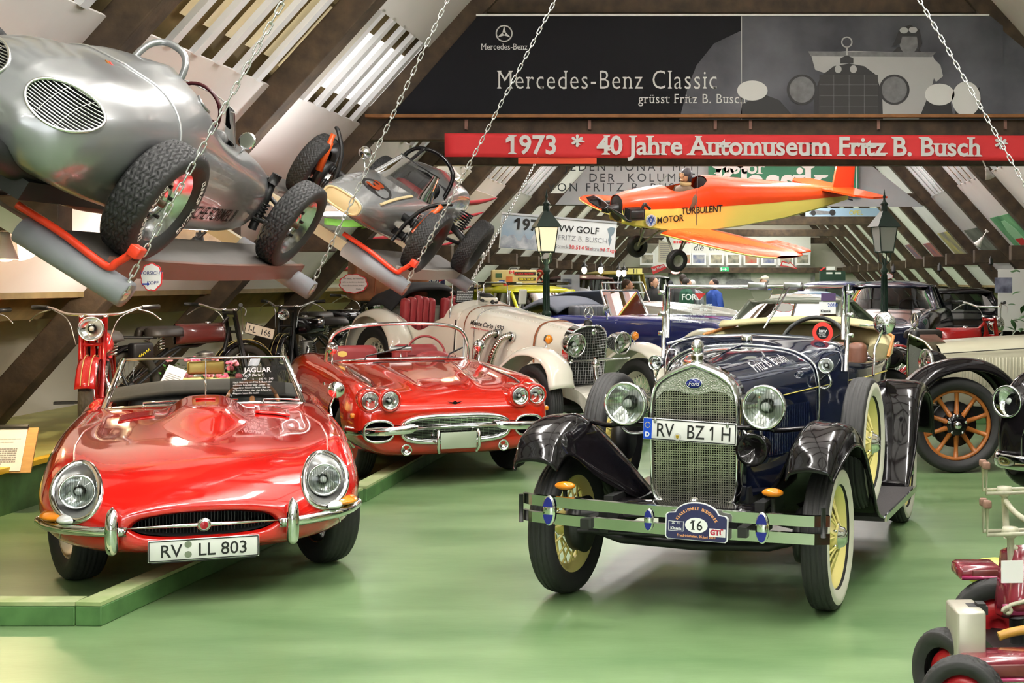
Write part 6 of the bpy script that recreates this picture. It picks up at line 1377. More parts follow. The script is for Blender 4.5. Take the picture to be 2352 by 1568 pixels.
# cloud signs
CLW = mat('cloud_card', rgb(234, 228, 228), .7); CLR = mat('cloud_rim', rgb(206, 40, 46), .6)
def cloud(px, py, D, wpx, hpx, label, lines, seed=1, ink=None, roll=0.):
    k = D/F; w_, h_ = wpx*k/2, hpx*k/2; n = 9; pts = []
    for i in range(72):
        a = 2*PI*i/72; b = 1+.10*abs(math.sin(a*n/2+seed)); pts.append((w_*.92*math.cos(a)*b, h_*.92*math.sin(a)*b))
    t = thing('cloud_sign', label, 'sign', W(px, py, D), (PI/2, roll, 0)); obj('card', MB().prism(pts, .006), CLR, t); obj('card_face', MB().prism([(x*.91, y*.91) for x, y in pts], .002), CLW, t, M=T(0, 0, .006))
    for i, (s_, sz, dx) in enumerate(lines): text(s_, sz*k, ink or INK, t, T(dx*k, (len(lines)/2-i-.75)*hpx*k*.68/len(lines), .0085), align='CENTER', shear=.1)
    return t
t = cloud(349, 636, 7.02, 52, 66, 'white cloud sign with red rim reading Vorsicht Kopf on the platform edge', (('VORSICHT', 11, 0), ('KOPF', 11, 3), ), 1, mat('cloud_ink', rgb(60, 60, 120), .6)); obj('arrow', MB().prism([(-.045, -.032), (-.02, -.032), (-.02, -.025), (-.008, -.036), (-.02, -.047), (-.02, -.04), (-.045, -.04)][::-1], .002), mat('arrow_blue', rgb(30, 50, 150), .6), t, M=T(0, 0, .008)); text('!', .05, REDP, t, T(.045, -.02, .0085))
cloud(812, 651, 16.2, 68, 46, 'white cloud sign with red rim asking not to touch, beside the leather case', (('Wir bitten, die Fahrzeuge', 4.6, 0), ('nicht zu berühren, damit sie', 4.6, 0), ('unversehrt erhalten bleiben.', 4.6, 0), ('Danke', 4.6, 12)), 2)
cloud(1801, 706, 15.6, 46, 22, 'white cloud sign with red rim behind the grey-green coupe screen', (), 3); cloud(2037, 634, 26, 30, 14, 'small white cloud sign with red rim behind the right street lamp', (), 4); cloud(1551, 624, 33, 22, 12, 'small white cloud sign with red rim under the aircraft wheel', (), 5)
# posters and plates on the left
t, L, k = sheet('diesel_poster', 'blue and white poster reading Dieselstar behind the leather case', 'poster', rect(964, 628, 1022, 682), 18.4, mat('poster_white', rgb(220, 218, 205), .6)); flat('blue_field', t, L, rect(964, 633, 1022, 657), mat('poster_blue', rgb(40, 46, 90), .5)); text('DIESELSTAR', 17*k, PW, t, T(L(966, 0)[0], L(0, 655)[1], .004), bold=.03, xs=.52); lines_tex('small_print', t, T(.12, L(0, 670)[1], .003), .2, .1, 5, GREYP, seed=8); flat('red_flash', t, L, [(1008, 643), (1019, 639), (1019, 643), (1008, 647)], REDP, .004)
t, L, k = sheet('no_smoking_sign', 'round red and white no smoking sign by the street lamp', 'sign', pell(1239, 636, 14.5, 15.5), 24, mat('sign_face', rgb(220, 210, 180), .6)); obj('ring', MB().tube([L(*p)+(.006,) for p in pell(1239, 636, 13, 14)], .02, 6, True).tube([L(1230, 646)+(.006,), L(1248, 626)+(.006,)], .018, 6), mat('prohibit_red', rgb(170, 50, 40), .5), t); flat('tobacco_print', t, L, [(1231, 630), (1238, 626), (1243, 636), (1248, 643), (1243, 645), (1236, 634)], INK)
t, L, k = sheet('photo_board', 'white board with two car photographs beside the left street lamp', 'picture', rect(1288, 630, 1331, 682), 26, mat('board_pale', rgb(196, 208, 220), .6)); 
for y0 in (640, 658): flat('car_photo', t, L, rect(1292, y0, 1313, y0+13), mat('photo_navy', rgb(40, 60, 90), .5, noise=.6, nscale=6, col2=rgb(150, 160, 170)), .003)
t = thing('info_stand', 'white info sheet on a slanted wooden board at the left platform edge', 'sign', W(18, 1030, 9.75), (math.radians(62), 0, math.radians(8))); WDL = mat('pale_wood', rgb(206, 160, 96), .6, noise=.2, nscale=8, stretch=(1, 6, 1))
obj('board', MB().box((.02, -.01, -.012), (.32, .34, .015)), WDL, t); obj('sheet', MB().box((-.02, 0, 0), (.26, .34, .003)), PW, t); obj('clip', MB().rbox((-.02, .165, .006), (.27, .03, .016), .005), BLACK, t); lines_tex('printed_text', t, T(-.02, -.06, .003), .17, .13, 8, GREYP, seed=2); lines_tex('table_lines', t, T(-.02, .06, .003), .2, .05, 2, PL, .2, 5); obj('board_leg', MB().box((.02, -.02, -.10), (.2, .03, .16)), WDL, t)
# far end of the hall
t, L, k = sheet('far_frieze', 'white frieze board with slogan on the far wall', 'sign', [(1470, 615), (1862, 615), (1862, 540), (1530, 540)], 57.2, mat('frieze_white', rgb(222, 222, 214), .7)); text('die  um  uns', 20*k, INK, t, T(L(1592, 0)[0], L(0, 575)[1], .01), shear=.2); lines_tex('red_script', t, T(L(1580, 0)[0], L(0, 556)[1], .01), 1.2, .12, 1, REDP, .8, 9)
PIC = [mat('pic_%d' % i, c, .6, noise=.6, nscale=3.5, col2=c2, detail=8) for i, (c, c2) in enumerate(((rgb(190, 180, 160), rgb(70, 80, 70)), (rgb(140, 150, 110), rgb(180, 60, 60)), (rgb(180, 176, 170), rgb(60, 80, 130)), (rgb(200, 190, 160), rgb(90, 90, 90))))]
for i, (x, what) in enumerate(((1487, 'people by a car'), (1572, 'a fairground'), (1605, 'a red car in a park'), (1645, 'a blue car'), (1685, 'a white beetle-shaped car'), (1725, 'a blue and yellow car'), (1765, 'cars by a street'), (1805, 'cars in a crowd'), (1844, 'a green field'))):
    t, L, k = sheet('framed_picture', 'white framed picture of %s on the far wall' % what, 'picture', rect(x-17, 581, x+17, 609), 57.0, PW, .03, 'framed pictures on the far wall'); flat('print', t, L, rect(x-13, 585, x+13, 604), PIC[i % 4], .003, .003)
struct('trim_1', MB().box((-.2, 56.9, 2.1), (9, .2, .22)), WOOD, 'dark beam under the far frieze')
t, L, k = sheet('photo_mural', 'large black and white photo mural on the far wall', 'mural', rect(1535, 626, 1872, 662), 57.1, mat('mural_print', rgb(190, 190, 186), .7, noise=.8, nscale=2., col2=rgb(46, 46, 46), detail=9)); flat('mural_car', t, L, pell(1700, 650, 34, 9), PG, .01); flat('mural_field', t, L, rect(1725, 627, 1862, 660), mat('mural_pale', rgb(196, 194, 186), .7, noise=.15, nscale=4), .008)
t, L, k = sheet('exit_sign', 'green emergency exit sign over the far mural', 'sign', rect(1653, 613, 1674, 623), 44, mat('exit_green', (.02, .30, .10), .5, emit=((.05, .6, .25), .35)), .05); flat('exit_arrow', t, L, [(1659, 617), (1665, 617), (1665, 615), (1670, 618), (1665, 621), (1665, 619), (1659, 619)], WHITE, .006); flat('exit_man', t, L, [(1655, 615), (1658, 614), (1658, 621), (1656, 622)], WHITE, .006)
t, L, k = sheet('red_arrow_board', 'red tilted arrow sign reading das Motor under the aircraft', 'sign', [(1495, 613), (1525, 606), (1527, 611), (1532, 613), (1528, 617), (1500, 630)], 30, REDP, .02); text('das Motor', 9*k, PW, t, T(L(1499, 0)[0], L(0, 623)[1], .003) @ R(.38, 'Z'), bold=.02, xs=.8)
t, L, k = sheet('arrow_board', 'white arrow sign with red outline before the far pictures', 'sign', [(1792, 611), (1796, 598), (1812, 604), (1814, 600), (1832, 618), (1806, 612)], 40, CLR, .02); flat('arrow_face', t, L, [(1795, 609), (1798, 602), (1812, 606), (1815, 604), (1827, 615), (1806, 610)], PW, .004)
t, L, k = sheet('hand_poster', 'cream handwritten poster hanging below the aircraft nose', 'poster', [(1512, 602), (1540, 606), (1544, 560), (1513, 550)], 30, mat('poster_cream', rgb(206, 204, 180), .7)); lines_tex('handwriting', t, T(0, .02, .003), .2, .38, 9, GREYP, .4, 11)
t, L, k = sheet('yellow_plate', 'yellow sign panel above the vans at the far left', 'sign', rect(1442, 616, 1475, 629), 38, mat('plate_yellow', rgb(206, 196, 110), .6)); flat('plate_bar', t, L, rect(1455, 617, 1457, 628), INK); flat('plate_bar', t, L, rect(1462, 617, 1464, 628), INK)
t, L, k = sheet('blue_frieze', 'pale blue poster strip with a model racing car under the green sign', 'poster', rect(1850, 478, 2020, 497), 37, mat('poster_sky', rgb(150, 176, 200), .6)); text('OPEL', 14*k, mat('opel_yellow', rgb(210, 190, 60), .5), t, T(L(1950, 0)[0], L(0, 493)[1], .003)); flat('racer_print', t, L, [(1858, 489), (1866, 482), (1890, 484), (1914, 486), (1914, 492), (1860, 493)], PG, .003); flat('racer_wheel', t, L, pell(1868, 489, 6, 6), INK, .006); flat('racer_wheel', t, L, pell(1912, 488, 7, 7), INK, .006)
# striped cloth drapes and posters on the roof boards
def slope_sheet(name, label, cat, side, y0, y1, z0, z1, m, d=-.03):
    zo = .2/CA
    def sl(y, z): return (side*((RZ+zo-z)/TAN+d*SA), y, z+d*CA)
    a, b, c = Vector(sl(y0, z0)), Vector(sl(y1, z0)), Vector(sl(y0, z1)); x = (b-a); y = (c-a); n = x.cross(y).normalized()
    if side > 0: a, x, n = b, -x, -n
    Mx = Matrix((x.normalized(), y.normalized(), n)).transposed().to_4x4(); Mx.translation = a
    t = thing(name, label, cat, M=Mx); obj('print_sheet', MB().box((x.length/2, y.length/2, 0), (x.length, y.length, .012)), m, t); return t, x.length, y.length
for (a, b, z0, z1) in ((22.15, 25.15, 1.75, 3.2), (19.3, 21.6, 1.7, 2.9)):
    t, w_, h_ = slope_sheet('racing_mural', 'white roof board painted with sweeping red stripes, %s bay' % ('nearer' if a < 20 else 'farther'), 'mural', -1, a, b, z0, z1, mat('mural_white', rgb(214, 206, 196), .7))
    for i in range(5):
        q = [(w_*u, h_*(.12+.18*i+.16*u*u), .008) for u in np.linspace(.02, .98, 12)]; obj('red_stripe', MB().sweep(q, [(-.004, -.035), (.004, -.035), (.004, .035), (-.004, .035)], up=(0, 1, 0), scale=[.3+1.3*math.sin(PI*j/11)**.6 for j in range(12)]), mat('stripe_red', rgb(186, 40, 56), .6), t)
GC = mat('green_cloth', rgb(96, 150, 56), .8, noise=.15, nscale=5)
tag(obj('green_cloth', MB().grid(surf([[W(880, 395, 15.0), W(960, 400, 15.3), W(1000, 420, 15.6)], [W(850, 450, 15.0), W(900, 470, 15.3), W(950, 480, 15.6)], [W(840, 500, 15.0), W(850, 520, 15.1), W(830, 525, 15.2)]], 10, 10)), GC, solid=.01), 'green cloth panel hanging behind the number 3 racing car', 'cloth')
tag(obj('green_cloth', MB().grid(surf([[W(745, 500, 13.2), W(800, 505, 13.3), W(845, 500, 13.4)], [W(745, 515, 13.2), W(800, 522, 13.3), W(838, 520, 13.4)]], 6, 10)), GC, solid=.01), 'green cloth strip under the nose of the number 3 racing car', 'cloth')
for side, a, b, z0, z1, c, c2, lab in ((1, 18.9, 21.8, 2.0, 2.9, rgb(196, 196, 192), rgb(170, 170, 168), 'grey poster with large handwriting at the right edge'), (1, 22.4, 25.0, 2.0, 2.8, rgb(40, 120, 70), rgb(130, 196, 140), 'green racing poster on the right roof slope'), (1, 25.7, 28.3, 2.05, 2.7, rgb(140, 146, 132), rgb(50, 56, 50), 'black and white photo poster on the right roof slope'), (1, 29.0, 31.6, 2.05, 2.75, rgb(60, 60, 110), rgb(210, 190, 90), 'blue and yellow poster on the right roof slope'), (1, 32.3, 34.9, 2.05, 2.6, rgb(190, 90, 60), rgb(60, 60, 110), 'orange and blue poster on the right roof slope'), (1, 35.6, 38.2, 2.05, 2.65, rgb(170, 90, 50), rgb(60, 90, 150), 'rust coloured poster far along the right roof slope')):
    t, w_, h_ = slope_sheet('roof_poster', lab, 'poster', side, a+.3, b-.3, z0, z1, mat('roofposter_%d' % int(a), c, .6, noise=.5, nscale=1.6, col2=c2, detail=6))
    if a < 19: text('Hans Albers', .30, INK, t, T(w_*.12, h_*.62, .008) @ R(.55, 'Z'), xs=.8, shear=.3); lines_tex('writing', t, T(w_*.6, h_*.2, .008), .8, .2, 1, GREYP, .6, 3)
    elif a < 23: obj('bottle_print', MB().prism([(w_*.25, h_*.1), (w_*.6, h_*.1), (w_*.62, h_*.7), (w_*.5, h_*.9), (w_*.34, h_*.9), (w_*.24, h_*.7)], .003), mat('bottle_green', rgb(150, 206, 160), .6), t, M=T(0, 0, .006)); obj('label_print', MB().box((w_*.43, h_*.45, .01), (w_*.3, h_*.14, .002)), REDP, t)
t, L, k = sheet('blue_picture', 'blue grey picture on the white wall beside the green plant', 'picture', rect(2285, 637, 2325, 672), 21, mat('pic_bluegrey', rgb(160, 160, 186), .6, noise=.6, nscale=5, col2=rgb(60, 60, 80)))
t, L, k = sheet('white_wall_panel', 'white wall panel on the right behind the plant', 'panel', rect(2292, 618, 2500, 760), 21.4, PANEL)
t, L, k = sheet('green_cabinet', 'dark green cabinet with white labels on the far right wall', 'cabinet', rect(1884, 622, 1942, 660), 45, mat('cab_green', rgb(24, 56, 40), .5), .5); flat('label_strip', t, L, rect(1898, 625, 1912, 629), PW); flat('label_strip', t, L, rect(1918, 625, 1932, 629), PW)
t, L, k = sheet('red_arrow_note', 'small white note with red arrow above the green cabinet', 'sign', rect(1898, 612, 1918, 620), 44.5, PW); flat('arrow_mark', t, L, [(1882, 621), (1892, 613), (1896, 614), (1886, 622)], REDP)
# ---------------------------------------------------------------- street lamps, spot lamps
GRN = mat('lamp_green', rgb(34, 58, 48), .35)
def street_lamp(px, D, label, lit):
    x = (px-VX)*D/F; t = thing('street_lamp', label, 'lamp', (x, D, 0), (0, 0, .35))
    t.scale = (.66, .66, .9)
    obj('base', MB().lathe([(.0, 0), (.2, 0), (.2, .12), (.16, .16), (.15, .7), (.12, .76), (.13, .8), (.09, .86)], 16), GRN, t)
    prof = []
    po = MB().lathe([(.075, .8), (.07, 1.3), (.10, 1.33), (.10, 1.37), (.06, 1.4), (.052, 1.95), (.075, 1.97), (.075, 2.0), (.045, 2.03), (.042, 2.16)], 16)
    for q in range(10): a = q*2*PI/10; po.tube([(.074*math.cos(a), .074*math.sin(a), .85), (.056*math.cos(a), .056*math.sin(a), 1.92)], .010, 5)
    obj('post', po, GRN, t)
    for q in range(4):
        a = PI/4+q*PI/2; obj('bracket', MB().tube(cr([(.04*math.cos(a), .04*math.sin(a), 2.08), (.12*math.cos(a), .12*math.sin(a), 2.13), (.13*math.cos(a), .13*math.sin(a), 2.22), (.16*math.cos(a), .16*math.sin(a), 2.26)], 10), .011, 6), GRN, t)
    b, u, z0, z1 = .135, .195, 2.26, 2.63
    c0 = [(b, b), (-b, b), (-b, -b), (b, -b)]; c1 = [(u, u), (-u, u), (-u, -u), (u, -u)]
    fr = MB()
    for i in range(4):
        j = (i+1) % 4; fr.tube([(*c0[i], z0), (*c1[i], z1)], .012, 5).tube([(*c0[i], z0), (*c0[j], z0)], .014, 5).tube([(*c1[i], z1), (*c1[j], z1)], .014, 5)
        obj('pane', MB().add([(*c0[i], z0), (*c0[j], z0), (*c1[j], z1), (*c1[i], z1)], [(0, 1, 2, 3)], False), mat('lantern_glass_lit', rgb(235, 225, 190), .5, emit=((1, .86, .55), .8)) if lit else mat('lantern_glass', rgb(190, 192, 188), .35), t)
    obj('lantern_frame', fr, GRN, t)
    k = 1.32; obj('roof', MB().add([(x*k, y*k, z1) for x, y in c1]+[(x*.32, y*.32, z1+.23) for x, y in c1], [(0, 1, 5, 4), (1, 2, 6, 5), (2, 3, 7, 6), (3, 0, 4, 7), (3, 2, 1, 0), (4, 5, 6, 7)], False), GRN, t)
    obj('finial', MB().lathe([(.07, 0), (.075, .08), (.06, .09), (.085, .11), (.06, .14), (.03, .16), (.02, .2), (.035, .22), (.02, .25), (.006, .33), (0, .34)], 14, c=(0, 0, z1+.22)), GRN, t)
    obj('bulb', MB().lathe([(0, .17), (.05, .14), (.065, .09), (.05, .03), (.03, 0)], 14, c=(0, 0, z0+.06)), emis('lantern_bulb', (1, .85, .5), 7.) if lit else mat('bulb_off', (.8, .8, .78), .4), t)
    if lit:
        l = bpy.data.lights.new('lantern_light', 'POINT'); l.energy = 45; l.color = (1, .82, .55); l.shadow_soft_size = .08; o = bpy.data.objects.new('lantern_light', l); COL.objects.link(o); o.parent = t; o.location = (0, 0, z0+.2)
street_lamp(1255, 18.2, 'lit green street lamp behind the ivory vintage tourer', True); street_lamp(2031, 18.2, 'unlit green street lamp behind the navy roadster', False)
def spot(px, py, D, label, tilt=(0., 0.), lit=False, power=0, dark=False, s=1., mount=.25):
    t = thing('spot_lamp', label, 'lamp', W(px, py, D), (tilt[0], tilt[1], 0))
    m = mat('spot_white', rgb(226, 220, 214), .4) if not dark else BLACK
    obj('shade', MB().lathe([(.075*s, -.09*s), (.085*s, -.085*s), (.05*s, .0), (.035*s, .05*s), (.03*s, .10*s), (0, .10*s)], 18), m, t); obj('arm', MB().tube([(0, 0, .09*s), (0, .03, .15*s), (0, .06, .10*s+mount)], .012*s, 6).rbox((0, .06, .1*s+mount), (.06, .05, .03), .006), m, t)
    obj('bulb', MB().ball((0, 0, -.07*s), (.06*s, .06*s, .035*s), 12, 8), emis('spot_glow', (1, .8, .5), 8.) if lit else mat('bulb_off', (.8, .8, .78), .4), t)
    if power:
        l = bpy.data.lights.new('spot_light', 'POINT'); l.energy = power; l.color = (1, .76, .42) if not dark else (1, .9, .75); l.shadow_soft_size = .08; o = bpy.data.objects.new('spot_light', l); COL.objects.link(o); o.parent = t; o.location = (0, 0, -.12*s)
spot(12, 565, 9.3, 'lit reflector spot lamp at the left edge under the racing car', (0, 0), True, 110); spot(57, 560, 9.5, 'white cone spot lamp beside the lit one at the left edge', (.4, -.3))
spot(434, 566, 11.8, 'dark track spot lamp tilted left behind the hanging racing car wheel', (0, .8), dark=True, power=50); spot(458, 560, 11.9, 'dark track spot lamp pointing down behind the hanging racing car', dark=True, power=50)
spot(1042, 398, 19.5, 'white cone spot lamp under the red banner on the left', (0, -.4), True, 12); spot(1057, 477, 19.4, 'white spot lamp on the rafter behind the number 3 racing car', (.3, 0)); spot(1100, 575, 19.6, 'round white spot lamp behind the last hanging wheel', (.6, 0)); spot(2250, 555, 21.8, 'white cone spot lamp on the right rafter over the green poster', (.2, .6), s=.8, mount=.12); spot(2270, 398, 18.4, 'white cone spot lamp under the right end of the red banner', (.2, -.4), s=.8, mount=.15)
for i, (x, lab) in enumerate(((1342, 'small lit wall lantern far left of the aisle'), (1380, 'lit glass wall lantern beside the aircraft wheel'), (1421, 'left of two small lit bulbs above the yellow van'), (1433, 'right of two small lit bulbs above the yellow van'))):
    t = thing('wall_lantern', lab, 'lamp', W(x, 620 if i < 2 else 627, 36+i)); obj('globe', MB().ball((0, 0, 0), (.07, .07, .1), 12, 8), emis('lantern_glow', (1, .85, .6), 9.), t); obj('cap', MB().lathe([(0, .2), (.03, .18), (.09, .1), (.08, .08)], 12).tube([(0, 0, .18), (0, .1, .3)], .015, 6), BLACK, t)
tube_lamp(*W(800, 492, 12.9), .5, 14, 'short lit fluorescent tube between the two hanging racing cars', 'X', .1)
for x, y, lab in ((2158, 615, 'old black hand lamp on the right stub beams, nearest the dark saloon'), (2276, 600, 'black iron wall lamp by the green racing poster'), (2052, 618, 'black iron wall lamp far along the right stub beams')):
    t = thing('iron_lamp', lab, 'lamp', W(x, y, 24)); t.scale = (.55,)*3; obj('lamp_body', MB().lathe([(0, .18), (.02, .16), (.03, .1), (.07, .08), (.06, -.06), (.09, -.08), (.04, -.12), (0, -.12)], 12), BLACK, t); obj('lamp_arm', MB().tube([(0, 0, -.1), (0, .02, -.25), (.06, .1, -.3)], .015, 6), BLACK, t)
# ---------------------------------------------------------------- motorcycles
def bike_wheel(parent, M, Rr, w, m_rim, key, tread=None, tm=None):
    p = WM.get(key)
    if p is None:
        sp = MB()
        for i in range(24):
            a = 2*PI*i/24; d = .5 if i % 2 else -.5; r1 = Rr-w*.95; sp.tube([(.03 if i % 4 < 2 else -.03, .035*math.cos(a+d), .035*math.sin(a+d)), (0, r1*math.cos(a), r1*math.sin(a))], .0028, 4, caps=False)
        r0 = Rr-w*.82; p = WM[key] = [tire(Rr, w, r0, tread, 150 if tread else 48, .006).mesh('tire'), hoop([(-w*.3, r0+.006), (-w*.22, r0-.012), (w*.22, r0-.012), (w*.3, r0+.006)], 40).mesh('rim'), sp.mesh('spokes'), MB().lathe([(0, -.06), (.02, -.06), (.04, -.04), (.03, 0), (.04, .04), (.02, .06), (0, .06)], 16, axis='X').mesh('hub')]
    o = obj('wheel', p[0], tm or RUBBER, parent, M=M); obj('rim', p[1], m_rim, o); obj('spokes', p[2], CHROME, o); obj('hub', p[3], m_rim, o); return o
def motorcycle(M, label, paint, frame, steer=0., tall=True, lamp=.095, bars=.45, wide=.1, plate_s=None, rack=False, tank2=None, tread=None, name='motorcycle', barz=0., key='bk', rigid=True, light=True, flip=1):
    b = thing(name, label, 'motorcycle', M=M); Rr = .335; S = R(steer, 'Z')
    TM = mat('aged_rubber', (.045, .04, .03), .7)
    front = S
    bike_wheel(b, S @ T(0, 0, Rr), Rr, wide, frame, key+'f', tread, TM); bike_wheel(b, T(0, 1.36, Rr), Rr, wide, frame, key, None, TM)
    SM = lambda mb: (setattr(mb, 'm', None), mb)[1]
    fk = MB(); fk.m = S
    for s in (1, -1): fk.tube([(s*.075, 0, Rr), (s*.085, .10, .72), (s*.09, .17, 1.02)], .019, 8).tube([(s*.055, .03, .40), (s*.06, .16, .95)], .012, 6)
    fk.tube([(-.1, .12, .80), (.1, .12, .80)], .016, 6).tube([(-.1, .165, .99), (.1, .165, .99)], .018, 6); obj('fork', fk, paint if rigid else frame, b)
    cp = MB(); cp.m = S
    for s in (1, -1): cp.lathe([(0, .02), (.024, .018), (.024, 0)], 10, c=(s*.09, .172, 1.02))
    hb = cp; zb = 1.03+barz; pts = [(-bars, .36, zb+.05), (-bars*.72, .28, zb+.045), (-bars*.45, .2, zb+.0), (-.1, .17, zb-.01), (.1, .17, zb-.01), (bars*.45, .2, zb), (bars*.72, .28, zb+.045), (bars, .36, zb+.05)]
    hb.tube(cr(pts, 30), .012, 8); h = obj('handlebar', hb, CHROME, b)
    gp = MB(); gp.m = S
    for s in (1, -1): gp.tube([(s*bars*.75, .285, zb+.045), (s*bars*1.02, .365, zb+.05)], .019, 8)
    obj('grips', gp, BLACK, h)
    lv = MB(); lv.m = S
    for s in (1, -1): lv.tube(cr([(s*bars*.7, .25, zb+.03), (s*bars*.9, .27, zb+.0), (s*bars*1.05, .33, zb-.06)], 8), .006, 5).tube(cr([(s*bars*.7, .27, zb+.04), (s*bars*.4, .15, zb-.05), (s*.12, .1, zb-.25)], 10), .005, 5)
    obj('levers_and_cables', lv, STEEL, h)
    if light: headlamp(b, (0, 0, 0), lamp, lamp*1.3, M=S @ T(0, .03, .93), name='headlamp', flutes=False, shell=CHROME)
    fd = MB(); fd.m = S
    def mud(c, a0, a1, rr, w_, n=22): return [[(u*w_, c[0]+(rr-abs(u)**2*.025)*math.cos(a), c[1]+(rr-abs(u)**2*.025)*math.sin(a)) for u in (-1, -.8, -.4, 0, .4, .8, 1)] for a in np.linspace(a0, a1, n)]
    fd.grid(mud((0, Rr), -.2, 2.75, Rr+.045, .075)); obj('front_mudguard', fd, paint, b, solid=.004)
    st = MB(); st.m = S
    for u in (-.03, .03): st.tube([(u, (Rr+.05)*math.cos(a), Rr+(Rr+.05)*math.sin(a)) for a in np.linspace(0, 2.7, 16)], .004, 4)
    obj('pinstripe', st, mat('bike_gold', rgb(200, 180, 110), .4), b)
    obj('rear_mudguard', MB().grid(mud((1.36, Rr), -.6, 2.3, Rr+.05, .085)), paint, b, solid=.004)
    tk = MB().grid(surf([[(x*w_, y, z) for x, z in ((0, .70), (.8, .71), (1, .78), (.75, .87), (0, .90), (-.75, .87), (-1, .78), (-.8, .71), (0, .70))] for y, w_ in ((.26, .04), (.34, .11), (.5, .135), (.68, .12), (.80, .07), (.84, .02))], 20, 24)); obj('tank', tk, tank2 or paint, b); obj('tank_cap', MB().lathe([(0, .02), (.03, .018), (.03, 0)], 12, c=(0, .45, .895)), CHROME, b)
    fr = MB().tube(cr([(0, .2, .95), (0, .5, .70), (0, .85, .66), (0, 1.2, .45), (0, 1.36, Rr)], 14), .018, 8).tube(cr([(0, .18, .85), (0, .3, .45), (0, .45, .25), (0, .85, .22), (0, 1.36, Rr)], 16), .02, 8)
    for s in (1, -1): fr.tube([(s*.09, .85, .66), (s*.1, 1.36, Rr)], .014, 6).tube([(s*.09, .85, .3), (s*.1, 1.36, Rr)], .014, 6)
    obj('frame', fr, frame, b)
    en = MB().rbox((0, .55, .33), (.2, .3, .2), .05, 3).lathe([(.055, 0), (.09, .01)]+[(.06+.035*(i % 2), .02+.012*i) for i in range(14)]+[(.05, .2), (0, .21)], 18, c=(0, .48, .42)).rbox((0, .82, .32), (.18, .2, .2), .04, 3); obj('engine', en, mat('engine_alloy', (.35, .34, .31), .45, .8), b)
    obj('exhaust', MB().tube(cr([(.06, .42, .55), (.11, .32, .42), (.13, .45, .24), (.14, .9, .22), (.15, 1.6, .3)], 18), [.02]*9+[.035]*9, 8), CHROME, b)
    obj('saddle', MB().grid(surf([[(x*w_, y, z) for x, z in ((-1, .78), (-.8, .84), (0, .83), (.8, .84), (1, .78))] for y, w_ in ((.80, .03), (.86, .07), (1.0, .13), (1.1, .15), (1.16, .12), (1.18, .04))], 14, 14)), mat('saddle_leather', (.03, .025, .02), .5), b, solid=.04)
    sg = MB()
    for s in (1, -1): sg.tube([(s*.1+.028*math.cos(a), 1.08+.028*math.sin(a), .66+.0042*a) for a in np.linspace(0, 34, 70)], .006, 5)
    obj('saddle_springs', sg, CHROME, b)
    if rack: 
        rk = MB().tube([(-.12, 1.15, .78), (-.12, 1.75, .80), (.12, 1.75, .80), (.12, 1.15, .78)], .014, 6).tube([(-.1, 1.7, .8), (-.1, 1.45, .35)], .012, 6).tube([(.1, 1.7, .8), (.1, 1.45, .35)], .012, 6); obj('rack', rk, frame, b)
        bx = obj('tool_box', MB().rbox((.16*flip, 1.35, .66), (.1, .22, .16), .02), BLACK, b); obj('yellow_script', MB().tube([(.214*flip, 1.35+flip*(-.06+.0075*i), .645+.004*i-.03+.014*math.sin(i*1.9)) for i in range(17)], .0045, 5), mat('bike_yellow', rgb(210, 190, 40), .5), bx)
    if plate_s:
        o = obj('number_plate', MB().box((0, 0, 0), (.36, .115, .006)), mat('old_plate', rgb(228, 220, 196), .5), b, M=S @ plate_s[1]); text(plate_s[0], .09, INK, o, T(0, -.032, .004), align='CENTER'); text(plate_s[0], .09, INK, o, T(0, -.032, -.004) @ R(PI, 'Y'), align='CENTER'); fr = MB()
        for z in (.004, -.004): fr.box((0, .055, z), (.36, .006, .002)).box((0, -.055, z), (.36, .006, .002)).box((-.177, 0, z), (.006, .115, .002)).box((.177, 0, z), (.006, .115, .002))
        obj('plate_rim', fr, INK, o)
    fp = MB()
    for s in (1, -1): fp.box((s*.24, .55, .3), (.16, .1, .02)).tube([(s*.1, .55, .3), (s*.22, .55, .3)], .012, 6)
    obj('footboards', fp, BLACK, b)
    return b
BR_ = mat('bike_red', (.45, .012, .012), .2, coat=.5); MAROON = mat('bike_maroon', (.10, .018, .014), .25, coat=.4)
motorcycle(T(-5.14, 11.0, .335) @ R(.36, 'Z'), 'bright red motorcycle with round headlamp on the left platform', BR_, BR_, -.05, bars=.47, wide=.11, tread=tr_block(4, 40), key='bkA', barz=.02)
motorcycle(T(-4.98, 14.0, .335) @ R(PI-.5, 'Z'), 'black and maroon motorcycle with long front number plate on the left platform', GBLACK, BLACK, -.1, wide=.085, tank2=MAROON, rack=True, plate_s=('I-L  166', facing((-.03, -.17, .80), (0, -1, -.25))), key='bkB', rigid=False, light=False, flip=-1)
motorcycle(T(-5.1, 15.6, .335) @ R(-.25, 'Z'), 'slender black motorcycle with small brass headlamp beside the dark post', GBLACK, BLACK, .25, lamp=.06, bars=.36, wide=.065, key='bkC', rigid=False)
motorcycle(T(-6.06, 10.7, .335) @ R(.6, 'Z'), 'motorcycle cut off by the left edge, only its handlebar end in view', GBLACK, BLACK, 0, bars=.42, key='bkA', rigid=False)
motorcycle(T(-4.75, 18.3, .38) @ R(2.6, 'Z'), 'dark motorcycle half hidden between the dark post and ivory tourer', GBLACK, BLACK, 0, key='bkC', rigid=False)
motorcycle(T(3.2, 16.4, .2) @ R(1.9, 'Z'), 'red motorcycle with black saddle behind the beige tourer', BR_, BR_, .3, bars=.42, key='bkA', barz=.12)
